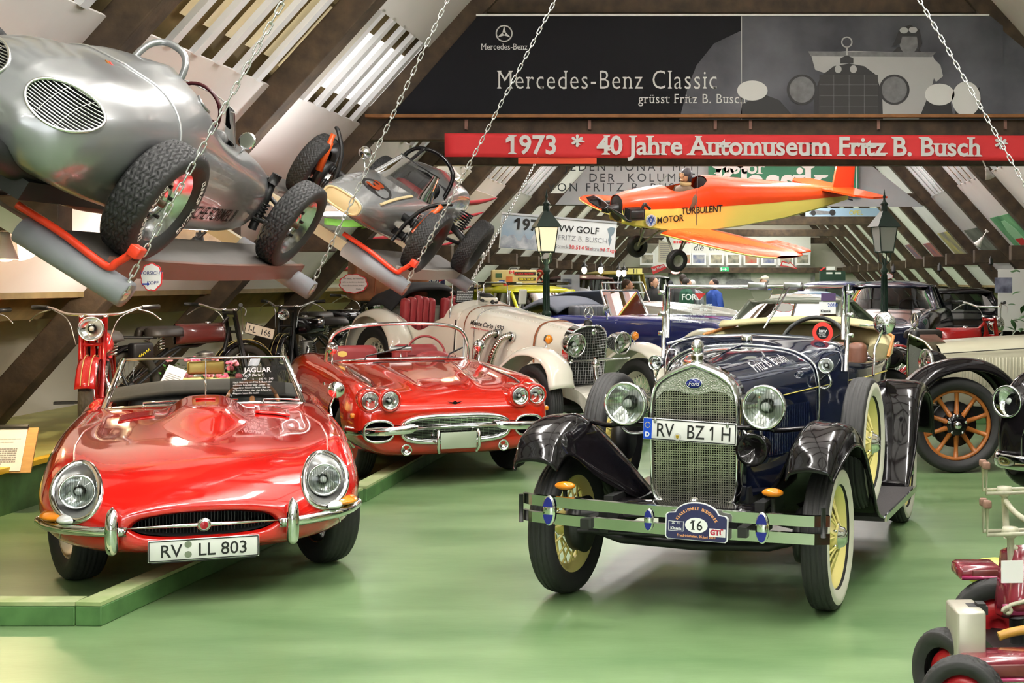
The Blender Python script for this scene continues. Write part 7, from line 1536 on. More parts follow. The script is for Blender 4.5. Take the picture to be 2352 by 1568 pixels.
# flower box and note on the platform
t = thing('flower_box', 'pale yellow planter box with pink flowers behind the red roadster screen', 'planter', (-4.98, 13.0, .335))
t.location = W(465, 905, 12.6); t.location.z = .62
PINK = [mat('petal_%d' % i, c, .6) for i, c in enumerate((rgb(236, 130, 150), rgb(240, 160, 175), rgb(220, 100, 130)))]; LEAF = mat('leaf_green', rgb(70, 120, 50), .6)
obj('stand', MB().box((0, .05, -.15), (.5, .15, .26)), BLACK, t); bx = obj('planter', MB().rbox((0, 0, .06), (.62, .2, .17), .02), mat('planter_yellow', rgb(232, 214, 140), .6), t)
rd = random.Random(5); lf = MB()
for i in range(60):
    x, y, z = rd.uniform(-.36, .38), rd.uniform(-.12, .1), rd.uniform(.12, .26); a = rd.uniform(0, 6.28); l = .06
    M_ = T(x, y, z) @ R(a, 'Z') @ R(rd.uniform(-.6, .9), 'X'); lf.add([(0, 0, 0), (.014, l*.4, .006), (0, l, 0), (-.014, l*.4, .006)], [(0, 1, 2, 3)], True, M_)
obj('leaves', lf, LEAF, t)
for i in range(16):
    x, y, z = rd.uniform(-.33, .34), rd.uniform(-.13, .05), rd.uniform(.14, .36); f = MB()
    for k in range(7): a = k*.9; f.ball((.02*math.cos(a), .02*math.sin(a), .006*k), (.022, .022, .014), 7, 5)
    obj('flower', f, PINK[i % 3], t, M=T(x, y, z) @ R(rd.uniform(.3, 1.2), 'X') @ Matrix.Scale(rd.uniform(.7, 1.15), 4))
t = thing('info_card', 'white folded info card leaning beside the flower planter', 'sign', W(395, 872, 12.3), (math.radians(70), .35, 0)); obj('card', MB().box((0, 0, 0), (.17, .24, .004)), PW, t); lines_tex('printed_text', t, T(0, -.02, .003), .13, .15, 8, GREYP, .4, 6)
struct('plinth', MB().box((2.55, 16.15, .1), (2.4, .7, .2)), KERBG, 'low green plinth under the red motorcycle on the right', bev=.01)
# ---------------------------------------------------------------- beige tourer with wooden wheels
def wood_wheel(parent, M, Rr=.41, w=.17, r0=.31):
    o = obj('wheel', tire(Rr, w, r0, tr_rib(5, 44), 88), RUBBER, parent, M=M); OW = mat('wheel_wood_orange', rgb(176, 104, 44), .4, noise=.3, nscale=12); a = w/2
    obj('rim_black', hoop([(a*.7, r0+.012), (a*.5, r0-.005), (-a*.5, r0-.005)], 48), GBLACK, o); obj('felloe', hoop([(a*.35, r0-.006), (a*.40, r0-.03), (a*.1, r0-.034), (-a*.2, r0-.03)], 48), OW, o)
    for i in range(10):
        t = 2*PI*i/10+.3; obj('spoke', MB().tube([(.02, .09*math.cos(t), .09*math.sin(t)), (.02, .2*math.cos(t), .2*math.sin(t)), (.015, (r0-.03)*math.cos(t), (r0-.03)*math.sin(t))], [.024, .018, .022], 8), OW, o)
    h = obj('hub', MB().lathe([(0, .05), (.05, .05), (.1, .035), (.115, .0), (.115, -.05), (0, -.05)], 24, axis='X'), GBLACK, o); nb = MB().lathe([(0, .085), (.03, .085), (.038, .06), (.04, .05)], 8, axis='X')
    for i in range(5): nb.lathe([(0, .055), (.012, .055), (.012, .04)], 6, axis='X', M=T(0, .08*math.cos(i*1.257+.3), .08*math.sin(i*1.257+.3)))
    obj('hub_nuts', nb, CHROME, o); obj('brake_drum', MB().lathe([(0, -.04), (.2, -.045), (.2, -.09), (0, -.09)], 24, axis='X'), BLACK, o)
def beige_tourer():
    BG = mat('beige_paint', rgb(198, 194, 168), .22, coat=.4)
    M = T(1.69, 12.52, 0) @ R(math.radians(-70), 'Z'); car = thing('beige_tourer', 'beige vintage tourer with pointed radiator and varnished wooden spoke wheels', 'car', M=M)
    for sx in (1, -1):
        for y in (0, 3.3): wood_wheel(car, T(sx*.72, y, .41) @ R(math.radians(-12) if y == 0 else 0, 'Z') @ (R(PI, 'Z') if sx < 0 else Matrix()))
        f = cycle_fender(car, sx, .70, .34, [(-.55, .55), (-.48, .72), (-.28, .88), (0, .95), (.28, .92), (.5, .78), (.68, .52), (.85, .40), (1.1, .38)], GBLACK, 'front_fender', .07)
        headlamp(car, (sx*.42, -.12, .93), .115, .2, shell=GBLACK)
    def sec(y, w, zt, zb): return [(w, y, zb), (w, y, zb+.25), (w, y, zt-.18), (w*.93, y, zt-.09), (w*.6, y, zt-.02), (0, y, zt)]
    bo = obj('bonnet', MB().grid(surf([sec(.1, .30, 1.10, .55), sec(.7, .36, 1.13, .5), sec(1.5, .44, 1.16, .45), sec(1.75, .47, 1.20, .42), sec(2.0, .5, 1.22, .4)], 26, 24)).mirror(), BG, car)
    for i in range(36): y = .28+i*.034; obj('louvre', MB().rbox((lerp(y, [.1, .7, 1.5], [.30, .36, .44])+.004, y, .83), (.014, .014, .26), .005, 1), BG, bo)
    obj('bonnet_seam', MB().tube([(.302, .1, 1.0), (.37, .7, 1.03), (.45, 1.5, 1.06)], .004, 4), BLACK, bo)
    obj('body_side', MB().box((.5, 3.0, .8), (.04, 2.1, .7)).box((-.5, 3.0, .8), (.04, 2.1, .7)), BG, car)
    pk = [(0, 1.16), (.16, 1.10), (.28, .98), (.29, .75), (.28, .55), (0, .52)]; fr = [(x, .06-.13*(1-x/.29), z) for x, z in pk]; bk = [(x*1.03, .2, z) for x, z in pk]
    rs = obj('radiator_shell', MB().grid([fr, bk], smooth=False).mirror().tube(fr, .014, 6).tube([(-x, y, z) for x, y, z in fr], .014, 6), mat('nickel', (.62, .58, .48), .15, 1.), car)
    for s in (1, -1): obj('radiator_core', MB().add([(s*x*.93, y-.004, .82+(z-.82)*.9-(.05 if z > 1 else 0)) for x, y, z in fr], [tuple(range(6))], False), mat('core_grey', rgb(92, 96, 90), .5, .3, bump=.5, nscale=160), rs)
    star3(rs, (0, -.02, 1.29), .065, mat('nickel', (.6, .5, .4), .2, 1.)); star3(rs, (.1, -.06, .74), .035)
    obj('radiator_cap', MB().lathe([(0, .06), (.04, .06), (.05, .04), (.05, 0)], 14, c=(0, -.02, 1.14)), BLACK, rs)
    BRS = mat('brass_frame', (.55, .45, .28), .25, 1.); fp = [(.47, 1.95, 1.2), (.47, 2.0, 1.62), (-.47, 2.0, 1.62), (-.47, 1.95, 1.2)]
    f = obj('windscreen_frame', MB().tube(fp, .014, 6).tube([(.45, 1.96, 1.40), (-.45, 1.96, 1.40)], .01, 6), BRS, car); obj('windscreen_glass', MB().add(fp, [(0, 1, 2, 3)], False), GLASS, f)
    sg = thing('acrylic_sign', 'clear info panel headed Mercedes-Benz on the beige tourer windscreen', 'sign', M=M @ facing((.24, 1.93, 1.5))); obj('acrylic_sheet', MB().box((0, 0, 0), (.3, .18, .004)), glass('acrylic', (.8, .8, .8), .2), sg); text('MERCEDES-BENZ', .034, WHITE, sg, T(0, .05, .003), align='CENTER', bold=.01); lines_tex('small_print', sg, T(0, -.03, .003), .26, .1, 5, WHITE, .4, 3)
    obj('chassis', MB().box((.3, 1.5, .48), (.06, 4.0, .12)).box((-.3, 1.5, .48), (.06, 4.0, .12)).tube([(-.65, 0, .41), (.65, 0, .41)], .035, 8).box((0, .2, .42), (.4, .5, .2)), BLACK, car)
beige_tourer()
# ---------------------------------------------------------------- parked cars further back
def gcar(name, label, M, paint, w=.84, nose=-.75, tail=3.4, wb=2.55, hz=(.70, .86, .92), roof=1.42, cab=(1.25, 1.75, 2.65, 3.1), roofm=None, fend=.04, lamp=(.55, .66, .085), wr=.32, wheelm=None, lower=None, grille=None, bump=True, fender_sep=0.):
    car = thing(name, label, 'car', M=M); zn, zm, zc = hz; zb = .25
    def row(y, k, zt, cr_): return (y, [(0, zb), (w*.5*k, zb), (w*.86*k, zb+.04), (w*k, zb+.2), (w*1.0*k, zt-.18), (w*.88*k, zt+cr_), (w*.6*k, zt), (w*.3*k, zt+.012), (0, zt+.018)])
    rows = [(nose, [(x*.86, .30+(z-.25)*.72) for x, z in row(0, .8, zn-.06, 0)[1]]), row(nose+.06, .9, zn-.04, .01), row(nose+.25, .97, zn, fend), row(0, 1., (zn*.5+zm*.5), fend*1.2), row(.6, 1., zm, fend*.8), row(cab[0], 1., zc, .0), row(cab[3], 1., zc, 0), row(tail-.3, .95, zc-.08, 0), row(tail, .75, zc-.25, 0)]
    b = body_grid(rows, 60, 40).mirror(); full = MB(); full.v, full.f, full.sm = list(b.v), list(b.f), list(b.sm); bv = bvh_of(full)
    b.cut(lambda p: min([1.]+[math.hypot(p[1]-yc, p[2]-wr)-wr-.05 for yc in (0, wb)] if abs(p[0]) > w*.6 else [1.]))
    if roof is None: b.cut(lambda p: (abs(p[0])/(w*.74))**4+(abs(p[1]-(cab[0]+cab[3])/2)/((cab[3]-cab[0])/2*.95))**4-1 if p[2] > zc-.12 else 1.)
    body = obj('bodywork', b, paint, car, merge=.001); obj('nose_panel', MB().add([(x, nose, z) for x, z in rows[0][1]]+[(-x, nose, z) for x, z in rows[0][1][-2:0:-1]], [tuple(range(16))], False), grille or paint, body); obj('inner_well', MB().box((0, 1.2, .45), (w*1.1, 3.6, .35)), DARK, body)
    if lower: obj('lower_side', MB().grid([[(s*(w+.012), y, z) for y in np.linspace(.45, wb-.45, 6)] for s in (1,) for z in (.3, .62)]).grid([[(-(w+.012), y, z) for y in np.linspace(.45, wb-.45, 6)] for z in (.3, .62)]), lower, body)
    for sx in (1, -1):
        for y in (0, wb): wheel(car, T(sx*(w-.12), y, wr) @ (R(PI, 'Z') if sx < 0 else Matrix()), wr, .16, wr*.6, 'disc', wheelm or paint, None, 40, key=('g', wr, (wheelm or paint).name))
        if lamp: q = front_pts(bv, [(sx*lamp[0], lamp[1])])[0]; headlamp(car, (q[0], q[1]-.02, q[2]), lamp[2], .1, flutes=False)
    if bump:
        bp = cr([(-w*1.02, nose+.25, .45), (-w*.8, nose-.06, .45), (0, nose-.12, .45), (w*.8, nose-.06, .45), (w*1.02, nose+.25, .45)], 26); bb = obj('bumper', MB().sweep(bp, [(.02*math.cos(a), .05*math.sin(a)) for a in np.linspace(0, 2*PI, 11)[:-1]]), CHROME, car)
        for sx in (1, -1): obj('overrider', MB().tube(cr([(sx*.42, nose-.12, .36), (sx*.42, nose-.17, .42), (sx*.42, nose-.17, .50), (sx*.42, nose-.12, .56)], 8), .028, 8), CHROME, bb)
    y0, y1, y2, y3 = cab; wt = w*.72; wbm = w*.86
    if roof:
        def loop(w_, ya, yb, z, bow): return [(-w_, ya+.12, z), (-w_*.5, ya+.02-bow, z), (0, ya-bow, z), (w_*.5, ya+.02-bow, z), (w_, ya+.12, z), (w_, (ya+yb)/2, z), (w_, yb-.1, z), (w_*.5, yb, z), (-w_*.5, yb, z), (-w_, yb-.1, z), (-w_, (ya+yb)/2, z)]
        lo, hi = loop(wbm, y0, y3, zc-.01, .05), loop(wt, y1, y2, roof-.09, .03)
        g = obj('cabin_glass', MB().grid([lo, hi], False, True), glass('tinted_glass', (.45, .5, .5), .2), car); pi = MB()
        for i in (0, 4, 5, 6, 9, 10): pi.tube([lo[i], hi[i]], .03, 6)
        pi.tube(hi, .03, 6, True); obj('pillars', pi, paint, g); tr = MB().tube(lo[:5], .016, 6).tube(hi[:5], .014, 6).tube([lo[0], hi[0]], .014, 5).tube([lo[4], hi[4]], .014, 5); obj('screen_trim', tr, CHROME, g)
        rg = [[(0+(p[0])*k, (y1+y2)/2+(p[1]-(y1+y2)/2)*k, roof-.085+.09*(1-k**4)) for p in cr(hi, 44, True)] for k in (1.03, .97, .85, .6, .3, .02)]; obj('roof', MB().grid(rg, False, True, flip=True), roofm or paint, car)
        st = MB()
        for x in (-.35, .35): st.rbox((x, (y1+y2)/2, zc-.02), (.5, .15, .35), .05)
        st.tube([(.33+.18*math.cos(a), y0+.35, zc+.02+.16*math.sin(a)) for a in np.linspace(0, 2*PI, 17)[:-1]], .012, 6, True); obj('interior', st, mat('interior_dark', (.04, .038, .035), .6), car)
    return car, bv
def M_at(px, D, z, deg): return T((px-VX)*D/F, D, z) @ R(math.radians(deg), 'Z')
GGR = mat('grey_green_paint', rgb(150, 158, 142), .15, coat=.6); DBL = mat('midnight_blue', (.010, .012, .030), .1, coat=.7); LIME = mat('lime_yellow', rgb(206, 204, 30), .25, coat=.4); BLUE = mat('royal_blue', (.02, .025, .14), .12, coat=.6); CREAM = mat('cream_paint', rgb(222, 214, 190), .25, coat=.4)
gcar('coupe', 'grey green rounded coupe seen through the navy roadster windscreen', T(.25, 15.8, .16) @ R(math.radians(-20), 'Z'), GGR, cab=(.95, 1.5, 2.2, 3.2), roof=1.32, hz=(.64, .80, .90), fend=.06)
gcar('saloon', 'dark blue round-roofed saloon behind the right street lamp', T(2.28, 21.6, .15) @ R(math.radians(-14), 'Z'), DBL, w=.92, roof=1.50, cab=(1.35, 1.65, 2.7, 3.3), hz=(.86, .98, 1.03), fend=.05, lamp=(.68, .7, .1))
gcar('saloon', 'black saloon partly hidden behind the red motorcycle', T(4.35, 25.6, .05) @ R(math.radians(-6), 'Z'), GBLACK, w=.88, roof=1.46, cab=(1.2, 1.5, 2.6, 3.3), hz=(.8, .95, 1.02))
gcar('estate_car', 'blue roofed car behind the dark blue saloon', T(1.5, 28.5, .1) @ R(math.radians(-25), 'Z'), BLUE, w=.85, roof=1.55, cab=(.9, 1.3, 3.0, 3.3))
gcar('saloon', 'black car front with chrome bumper cut off by the right edge', T(2.89, 9.3, 0) @ R(math.radians(-40), 'Z'), GBLACK, w=.90, hz=(.93, 1.0, 1.05), roof=1.5, lamp=(.74, .84, .105), fend=.08, wr=.34)
g, _ = gcar('hatchback', 'lime yellow hatchback carrying a sticker-covered suitcase on the roof', T(-2.05, 20.6, .15) @ R(math.radians(40), 'Z'), LIME, w=.80, roof=1.43, cab=(.85, 1.35, 2.7, 3.05), hz=(.78, .86, .92), wr=.29)
rk = MB().tube([(-.5, 1.45, 1.47), (-.5, 2.6, 1.47)], .015, 6).tube([(.5, 1.45, 1.47), (.5, 2.6, 1.47)], .015, 6).tube([(-.55, 1.6, 1.45), (.55, 1.6, 1.45)], .015, 6).tube([(-.55, 2.5, 1.45), (.55, 2.5, 1.45)], .015, 6); obj('roof_rack', rk, BLACK, g)
t = thing('sticker_suitcase', 'suitcase covered in travel stickers reading Alaska Highway on the hatchback roof', 'suitcase', W(1180, 641, 22.2), (0, 0, .25)); CS = mat('case_tan', rgb(206, 186, 130), .6)
obj('case', MB().rbox((0, 0, .02), (.72, .2, .26), .02), CS, t)
for x, z, w_, h_, c, s_ in ((.17, .09, .34, .055, INK, 'ALASKA HIGHWAY'), (.2, .0, .28, .05, mat('sticker_bk', (.02, .02, .02), .5), 'DEATH VALLEY'), (-.04, .115, .08, .05, PW, ''), (-.25, .06, .1, .07, mat('stk_green', rgb(60, 90, 60), .5), ''), (-.2, -.04, .09, .05, mat('stk_blue', rgb(60, 80, 150), .5), ''), (-.08, .0, .1, .09, mat('stk_org', rgb(200, 110, 60), .5), ''), (-.29, -.05, .09, .03, mat('stk_yel', rgb(230, 210, 60), .5), ''), (.06, -.07, .14, .05, PW, ''), (-.13, -.085, .09, .03, REDP, '')):
    o = obj('sticker', MB().box((0, 0, 0), (w_, h_, .003)), c, t, M=facing((x, -.102, z)))
    if s_: text(s_, .042, REDP if s_[0] == 'A' else mat('stk_yel', rgb(230, 210, 60), .5), o, T(0, -.015, .003), align='CENTER', bold=.03, xs=.85)
obj('flag_bars', MB().box((-.03, 0, 0), (.018, .05, .003)).box((.03, 0, 0), (.018, .05, .003)).box((0, 0, 0), (.018, .022, .003)), REDP, t, M=facing((-.04, -.105, .115))); obj('case_handle', MB().tube([(-.06, 0, .15), (-.05, 0, .18), (.05, 0, .18), (.06, 0, .15)], .01, 6), BLACK, t)
# open cars
def cabrio(name, label, M, paint, lower, hood=None, **k):
    c, bv = gcar(name, label, M, paint, roof=None, lower=lower, **k); y0, _, _, y3 = k['cab']; zc = k['hz'][2]; w = k.get('w', .84)
    fp = [(-w*.72, y0+.12, zc), (-w*.66, y0+.28, zc+.36), (w*.66, y0+.28, zc+.36), (w*.72, y0+.12, zc)]; f = obj('windscreen_frame', MB().tube(fp, .018, 6).tube([fp[0], (0, y0+.05, zc), fp[3]], .014, 6), CHROME, c); obj('windscreen_glass', MB().add(fp, [(0, 1, 2, 3)], False), GLASS, f)
    st = MB()
    for i in range(9): st.rbox((-.48+i*.12, y3-.5, zc-.05), (.125, .15, .4), .04, 2)
    obj('seats', st, mat('grey_leather', (.09, .095, .11), .5), c)
    if hood: obj('folded_hood', MB().grid(surf([[(-w*.86, y3-.35, zc+.03), (-w*.5, y3-.4, zc+.12), (w*.5, y3-.4, zc+.12), (w*.86, y3-.35, zc+.03)], [(-w*.9, y3-.1, zc+.16), (-w*.5, y3, zc+.24), (w*.5, y3, zc+.24), (w*.9, y3-.1, zc+.16)], [(-w*.8, y3+.35, zc), (-w*.5, y3+.5, zc+.02), (w*.5, y3+.5, zc+.02), (w*.8, y3+.35, zc)]], 10, 14)), hood, c, solid=.03)
    obj('steering_wheel', MB().tube([(.33+.19*math.cos(a), y0+.45, zc+.06+.18*math.sin(a)) for a in np.linspace(0, 2*PI, 19)[:-1]], .013, 6, True).tube([(.15, y0+.45, zc+.06), (.51, y0+.45, zc+.06)], .01, 5), BLACK, c); return c
GCAN = mat('slate_canvas', rgb(86, 90, 100), .85)
c = cabrio('cabriolet', 'royal blue and cream cabriolet with slate folded hood behind the ivory tourer', T(-.01, 19.1, .13) @ R(math.radians(65), 'Z'), BLUE, CREAM, GCAN, w=.80, cab=(1.5, 1.8, 2.4, 2.75), hz=(.86, .98, 1.02), wr=.35, nose=-.45, tail=3.15, wb=2.5, lamp=(.45, .8, .1))
for sx in (1, -1): cycle_fender(c, sx, .78, .3, [(-.5, .5), (-.42, .7), (-.15, .84), (.15, .82), (.45, .62), (.8, .4)], CREAM, 'front_fender', .06)
obj('canvas_hood', MB().grid(surf([[(.60, 1.75, 1.0), (.64, 2.1, .98), (.6, 2.55, .98), (.2, 2.8, .98), (-.4, 2.8, .98)], [(.55, 1.78, 1.2), (.62, 2.1, 1.22), (.58, 2.6, 1.25), (.2, 2.85, 1.26), (-.35, 2.85, 1.2)], [(.48, 1.8, 1.37), (.54, 2.1, 1.38), (.5, 2.55, 1.36), (.2, 2.75, 1.34), (-.3, 2.8, 1.28)]], 8, 20)), GCAN, c, solid=.02)
o = text('USE', .16, mat('door_ink', rgb(30, 40, 90), .5), c, facing((-.815, 1.95, .66), (0, -1, 0)), bold=.02); text('WO', .16, mat('door_ink', rgb(30, 40, 90), .5), c, facing((-.815, 1.95, .48), (0, -1, 0)), bold=.02)
obj('round_mirror', MB().lathe([(0, -.01), (.075, -.008), (.08, .0), (0, .02)], 20, axis='Y', c=(-.86, 1.5, 1.12)).tube([(-.86, 1.5, 1.1), (-.74, 1.55, .98)], .01, 6), CHROME, c)
cabrio('open_tourer', 'pale open tourer with chrome framed screen behind the cabriolet', T(-.8, 24.2, .2) @ R(math.radians(50), 'Z'), mat('pale_grey_paint', rgb(180, 180, 172), .2, coat=.4), None, BLACK, w=.8, cab=(1.3, 1.7, 2.8, 3.2), hz=(.9, 1.0, 1.06), wr=.36)
cabrio('open_tourer', 'light coloured convertible far behind the navy roadster screen', T(-1.6, 30.5, 0) @ R(math.radians(30), 'Z'), CREAM, None, None, w=.8, cab=(1.3, 1.7, 2.8, 3.2), hz=(.8, .95, 1.02))
gcar('coupe', 'pale blue coupe in the aisle behind the grey green coupe', T(-.35, 25.6, .1) @ R(math.radians(-82), 'Z'), mat('sky_blue_paint', rgb(120, 150, 180), .2, coat=.4), roof=1.36, cab=(1.0, 1.5, 2.3, 3.2))
for px, D, lab, c_, hh in ((1448, 39.5, 'ochre yellow delivery van at the far left of the aisle', rgb(150, 132, 50), 1.95), (1372, 35, 'dark red van at the far left of the aisle', rgb(70, 26, 22), 1.8), (1512, 44, 'black van beside the ochre one', rgb(30, 28, 26), 1.85)):
    gcar('van', lab, M_at(px, D, 0, 20), mat('van_%d' % px, c_, .4), w=.85, nose=-.7, roof=hh, cab=(.5, .7, 3.2, 3.35), hz=(.9, 1.0, 1.05))
# plant
t = thing('potted_plant', 'leafy green indoor plant by the right wall', 'plant', (4.65, 19.6, 0)); rd = random.Random(9); obj('pot', MB().lathe([(0, 0), (.2, 0), (.26, .45), (.22, .45), (.2, .1)], 18), mat('clay', rgb(120, 90, 70), .8), t); obj('stem', MB().tube(cr([(0, 0, .3), (-.05, 0, .9), (.05, 0, 1.6)], 8), .03, 6).tube([(0, 0, .9), (-.3, -.1, 1.5)], .02, 6).tube([(0, 0, .8), (-.25, .1, 1.1)], .02, 6), mat('bark', rgb(90, 70, 50), .8), t)
lf = MB().grid(surf([[(0, 0, 0), (0, 0, 0), (0, 0, 0)], [(-.045, .07, 0), (0, .07, .015), (.045, .07, 0)], [(-.03, .14, -.01), (0, .14, .004), (.03, .14, -.01)], [(0, .19, -.03), (0, .19, -.03), (0, .19, -.03)]], 6, 4)).mesh('leaf'); lf.materials.append(mat('plant_leaf', rgb(46, 84, 40), .4, noise=.4, nscale=3))
for i in range(170):
    o = bpy.data.objects.new('leaf', lf); COL.objects.link(o); o.parent = t; a, h, r = rd.uniform(0, 6.28), rd.uniform(.5, 2.0), rd.uniform(.1, .55); o.matrix_local = T(-.1+r*math.cos(a), r*math.sin(a), h) @ R(rd.uniform(0, 6.28), 'Z') @ R(rd.uniform(-.9, .7), 'X')
# ---------------------------------------------------------------- visitors in the aisle
def person(px, D, deg, label, jacket, hair, hz=1.72, cap=None, arm=0., legs=(.04, .045, .06)):
    k = hz/1.72; t = thing('person', label, 'person', M=M_at(px, D, 0, deg) @ Matrix.Scale(k, 4)); SK = mat('skin', rgb(206, 160, 132), .55)
    me = bpy.data.meshes.new('body'); V = [(0, 0, .95), (0, 0, 1.15), (0, 0, 1.38), (0, -.01, 1.47), (0, -.02, 1.6), (.10, 0, .9), (.11, -.01, .5), (.11, .03, .1), (.11, -.12, .04), (-.10, 0, .9), (-.11, .01, .5), (-.11, .05, .1), (-.11, -.10, .04), (.19, 0, 1.40), (.25, .03, 1.13), (.24, -.12, .92+.3*arm), (.23, -.2, .86+.4*arm), (-.19, 0, 1.40), (-.25, .03, 1.13), (-.24, -.1, .92), (-.23, -.14, .86)]
    E = [(0, 1), (1, 2), (2, 3), (3, 4), (0, 5), (5, 6), (6, 7), (7, 8), (0, 9), (9, 10), (10, 11), (11, 12), (2, 13), (13, 14), (14, 15), (15, 16), (2, 17), (17, 18), (18, 19), (19, 20)]
    rad = [.15, .16, .16, .06, .075, .10, .075, .055, .045, .10, .075, .055, .045, .075, .058, .042, .04, .075, .058, .042, .04]; me.from_pydata(V, E, [])
    b = obj('body', me, mat('trousers', legs, .8), t); q = b.modifiers.new('skin', 'SKIN')
    for v, r in zip(me.skin_vertices[0].data, rad): v.radius = (r, r*.8)
    me.skin_vertices[0].data[0].use_root = True; q = b.modifiers.new('s', 'SUBSURF'); q.levels = q.render_levels = 1
    jm = MB().grid(surf([[(a*math.cos(u), b_*math.sin(u), z) for u in np.linspace(0, 2*PI, 17)] for a, b_, z in ((.19, .14, .82), (.2, .15, 1.0), (.21, .155, 1.2), (.23, .15, 1.36), (.16, .11, 1.45), (.075, .075, 1.5))], 16, 24))
    for s, i in ((1, 13), (-1, 17)): jm.tube([V[i-0] if 0 else (s*.15, 0, 1.40), V[i], V[i+1], V[i+2]], [.085, .085, .072, .055], 10)
    obj('jacket', jm, mat('jacket_%s' % px, jacket, .75, noise=.15, nscale=9), t)
    hd = obj('head', MB().ball((0, -.02, 1.61), (.075, .095, .115), 18, 12).ball((0, -.115, 1.60), (.016, .022, .02), 8, 6).ball((.077, 0, 1.6), (.012, .022, .03), 8, 6).ball((-.077, 0, 1.6), (.012, .022, .03), 8, 6).tube([(0, -.01, 1.45), (0, -.015, 1.55)], .055, 10), SK, t)
    obj('eyes', MB().ball((.03, -.107, 1.625), (.011, .008, .008), 6, 4).ball((-.03, -.107, 1.625), (.011, .008, .008), 6, 4), INK, hd); obj('mouth', MB().ball((0, -.106, 1.555), (.025, .008, .006), 8, 4), mat('lips', rgb(160, 90, 80), .6), hd)
    if cap: obj('cap', MB().ball((0, 0, 1.675), (.088, .105, .065), 16, 8).box((0, -.13, 1.67), (.13, .1, .012)), mat('cap_cream', rgb(214, 204, 180), .8), hd)
    hr = MB().ball((0, .012, 1.645), (.084, .098, .10), 16, 10); hr.cut(lambda p: max(p[1]+.03, p[2]-1.675)); obj('hair', hr, mat('hair_%s' % px, hair, .7), hd)
person(1757, 33, -75, 'person in bright blue jacket and cream cap at the far end', rgb(30, 60, 190), rgb(190, 185, 175), 1.76, True)
person(1577, 31, 115, 'person with dark hair and green jacket seen from behind', rgb(24, 84, 62), rgb(32, 26, 22), 1.7)
person(1569, 33, 170, 'tall person with short dark hair behind the green jacket', rgb(70, 70, 74), rgb(50, 40, 34), 1.8); person(1590, 34, 200, 'person with white hair beside the green jacket', rgb(150, 150, 160), rgb(206, 202, 196), 1.66)
person(1557, 36, 150, 'small person in light blue clothes left of the green jacket', rgb(110, 150, 180), rgb(60, 46, 36), 1.55); person(1501, 29, 60, 'person in black clothes beside the black van', rgb(22, 22, 24), rgb(60, 44, 34), 1.72)
person(1440, 25, 90, 'person with brown hair behind the open tourer screen', rgb(40, 50, 70), rgb(70, 50, 36), 1.66); person(1540, 38, 180, 'person in dark cap far left of the mural', rgb(50, 40, 60), rgb(30, 30, 40), 1.64)
person(1640, 29, -60, 'person in blue jacket bending an arm behind the roadster screen', rgb(40, 80, 170), rgb(40, 34, 30), 1.68, False, .6)
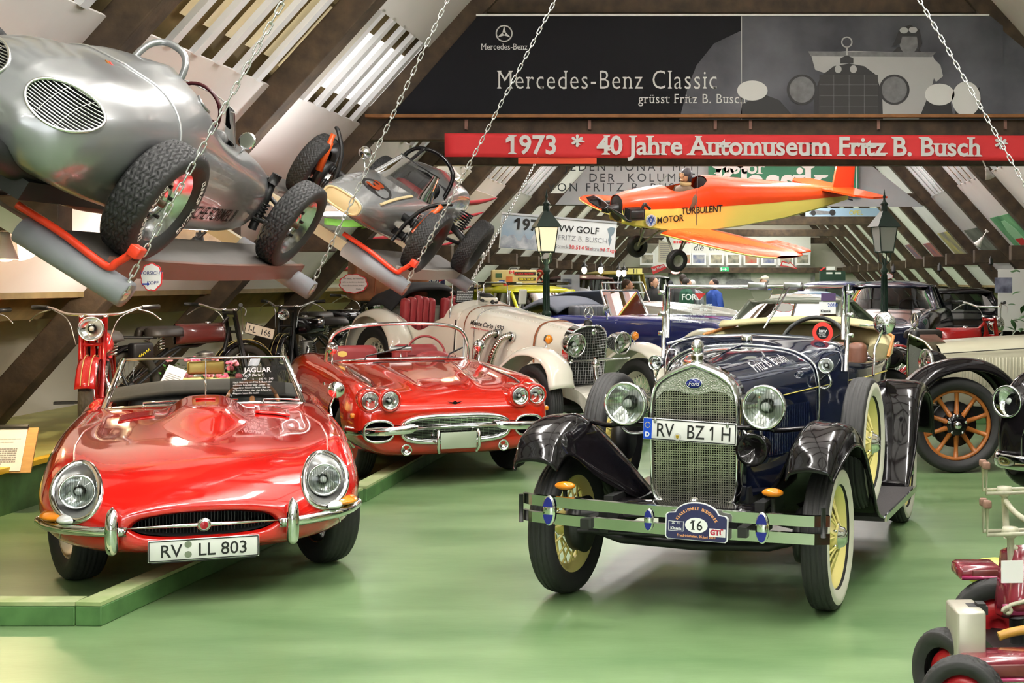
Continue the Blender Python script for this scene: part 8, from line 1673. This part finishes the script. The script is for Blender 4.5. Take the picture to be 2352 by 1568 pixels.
# ---------------------------------------------------------------- fairground ride vehicle at the lower right corner
def ride():
    MR = mat('ride_maroon', rgb(120, 30, 46), .15, coat=.6, noise=.2, nscale=6); CP = mat('cream_pipe', rgb(176, 174, 150), .45, noise=.35, nscale=20); RU = mat('rust_cap', rgb(128, 96, 80), .8, noise=.3, nscale=40); PK = mat('ride_violet', rgb(150, 50, 90), .25, coat=.4)
    x0, y0 = 1.12, 5.3; t = thing('fairground_ride', 'maroon fairground ride vehicle with cream pipe handles at the lower right corner', 'ride vehicle', (x0, y0, 0), (0, 0, .06))
    P = lambda px, py, D=5.3: tuple(np.array(W(px, py, D))-np.array((x0, y0, 0)))
    for nm, (cx, top, bot, ys) in (('front', (2320, 1222, 1345, 5.3)), ('rear', (2322, 1128, 1225, 5.75))):
        o = obj('pipe_column', MB().tube([P(cx+6, bot+10, ys), P(cx+2, (top+bot)/2, ys), P(cx, top, ys)], .014, 10).lathe([(.0, .02), (.03, .02), (.035, 0), (.02, -.02)], 12, c=P(cx, top, ys)), CP, t)
        for dy, dd in ((0, -.12), (-14, .12)):
            a, b, c_ = P(2262 if nm == 'front' else 2276, top+5+dy*.6, ys+dd), P(2420, top+dy*.6+2, ys+dd), None
            obj('handle_bar', MB().tube([tuple(np.array(a)+np.array((0, 0, .10))), a, b], .008, 8), CP, o); obj('rust_cap', MB().rbox(tuple(np.array(a)+np.array((0, 0, .115))), (.03, .03, .03), .006), RU, o)
    obj('pipe_brace', MB().tube(cr([P(2325, 1150, 5.75), P(2340, 1175, 5.6), P(2370, 1200, 5.5)], 8), .012, 8).tube(cr([P(2315, 1255), P(2340, 1262), P(2375, 1300)], 8), .012, 8), CP, t)
    bd = obj('maroon_panel', MB().grid(surf([[P(2300, 1262, 5.4), P(2330, 1252, 5.3), P(2400, 1250, 5.3)], [P(2294, 1320, 5.4), P(2330, 1320, 5.25), P(2400, 1320, 5.25)], [P(2287, 1385, 5.4), P(2320, 1395, 5.22), P(2400, 1392, 5.22)], [P(2290, 1410, 5.4), P(2320, 1420, 5.3), P(2400, 1415, 5.3)]], 16, 14)), MR, t, solid=.03)
    obj('label', MB().box(P(2322, 1312, 5.23), (.085, .004, .085)), PW, bd); sc = [P(2310+14*math.cos(a)*(1-a*.07), 1402+12*math.sin(a)*(1-a*.07), 5.2) for a in np.linspace(2.2, 8.6, 24)]; obj('scroll', MB().tube([P(2400, 1378, 5.2), P(2350, 1380, 5.2), P(2318, 1388, 5.2)]+sc[2:], .008, 6), CP, bd); obj('scroll_fill', MB().grid([[P(x, 1386+abs(x-2320)*.05, 5.22) for x in (2300, 2330, 2360, 2400)], [P(x, 1412, 5.22) for x in (2302, 2326, 2360, 2400)]]), PK, bd, solid=.01)
    for (xa, ya, xb, yb, D) in ((2201, 1290, 2300, 1322, 5.6), (2182, 1495, 2420, 1552, 4.9)):
        a, b = P(xa, ya, D), P(xb, yb, D); c_ = [(a[i]+b[i])/2 for i in range(3)]; o = obj('foot_board', MB().rbox(tuple(c_), (b[0]-a[0], .16, a[2]-b[2]), .02, 3), MR, t); obj('board_rim', MB().tube([(a[0]+.01, c_[1]-.085, b[2]+.012), (b[0], c_[1]-.085, b[2]+.012)], .008, 6), PK, o); obj('board_inset', MB().rbox((c_[0]+.02, c_[1]-.08, c_[2]), (b[0]-a[0]-.07, .01, (a[2]-b[2])*.5), .006), mat('inset_brown', rgb(96, 40, 36), .4), o)
    obj('tin_box', MB().rbox((*P(2204, 1466, 5.0)[:2], P(2204, 1466, 5.0)[2]), (.105, .2, .25), .01), mat('tin_plate', rgb(190, 186, 170), .35, .4, noise=.2, nscale=6), t); obj('box_bracket', MB().box(P(2238, 1450, 5.0), (.03, .05, .22)).box(P(2230, 1396, 5.0), (.07, .06, .03)), BLACK, t)
    for (px, py, D, Rr, a) in ((2166, 1545, 5.05, .17, .5), (2300, 1440, 5.5, .2, 1.25), (2190, 1600, 4.8, .15, 1.2)):
        p = P(px, py, D); M_ = T(p[0], p[1], max(p[2], Rr)) @ R(a, 'Z'); o = obj('wheel', tire(Rr, .09, Rr*.62, tr_block(4, 30), 120), RUBBER, t, M=M_); obj('rim', hoop([(.03, Rr*.64), (.02, Rr*.56), (-.01, Rr*.5), (-.01, Rr*.2), (.02, Rr*.15), (.02, 0)], 28), mat('ride_red', (.45, .015, .02), .3), o)
    obj('yellow_seat', MB().ball(P(2300, 1315, 5.7), (.13, .12, .06), 18, 10), mat('ride_yellow', rgb(240, 226, 90), .4), t); obj('red_panel', MB().box(P(2300, 1370, 5.8), (.12, .02, .16)), mat('ride_red', (.45, .015, .02), .3), t); obj('strut', MB().tube([P(2257, 1395, 5.65), P(2268, 1345, 5.65)], .006, 6).tube([P(2263, 1395, 5.65), P(2272, 1345, 5.65)], .006, 6), CHROME, t)
    obj('undercarriage', MB().box(P(2330, 1490, 5.3), (.2, .5, .05)).tube([P(2335, 1420, 5.3), P(2338, 1520, 5.3)], .03, 8), BLACK, t); obj('ochre_arc', MB().tube(cr([P(2285, 1460, 5.1), P(2310, 1452, 5.1), P(2350, 1445, 5.1)], 8), .018, 8), mat('ochre', rgb(176, 130, 50), .4), t)
ride()
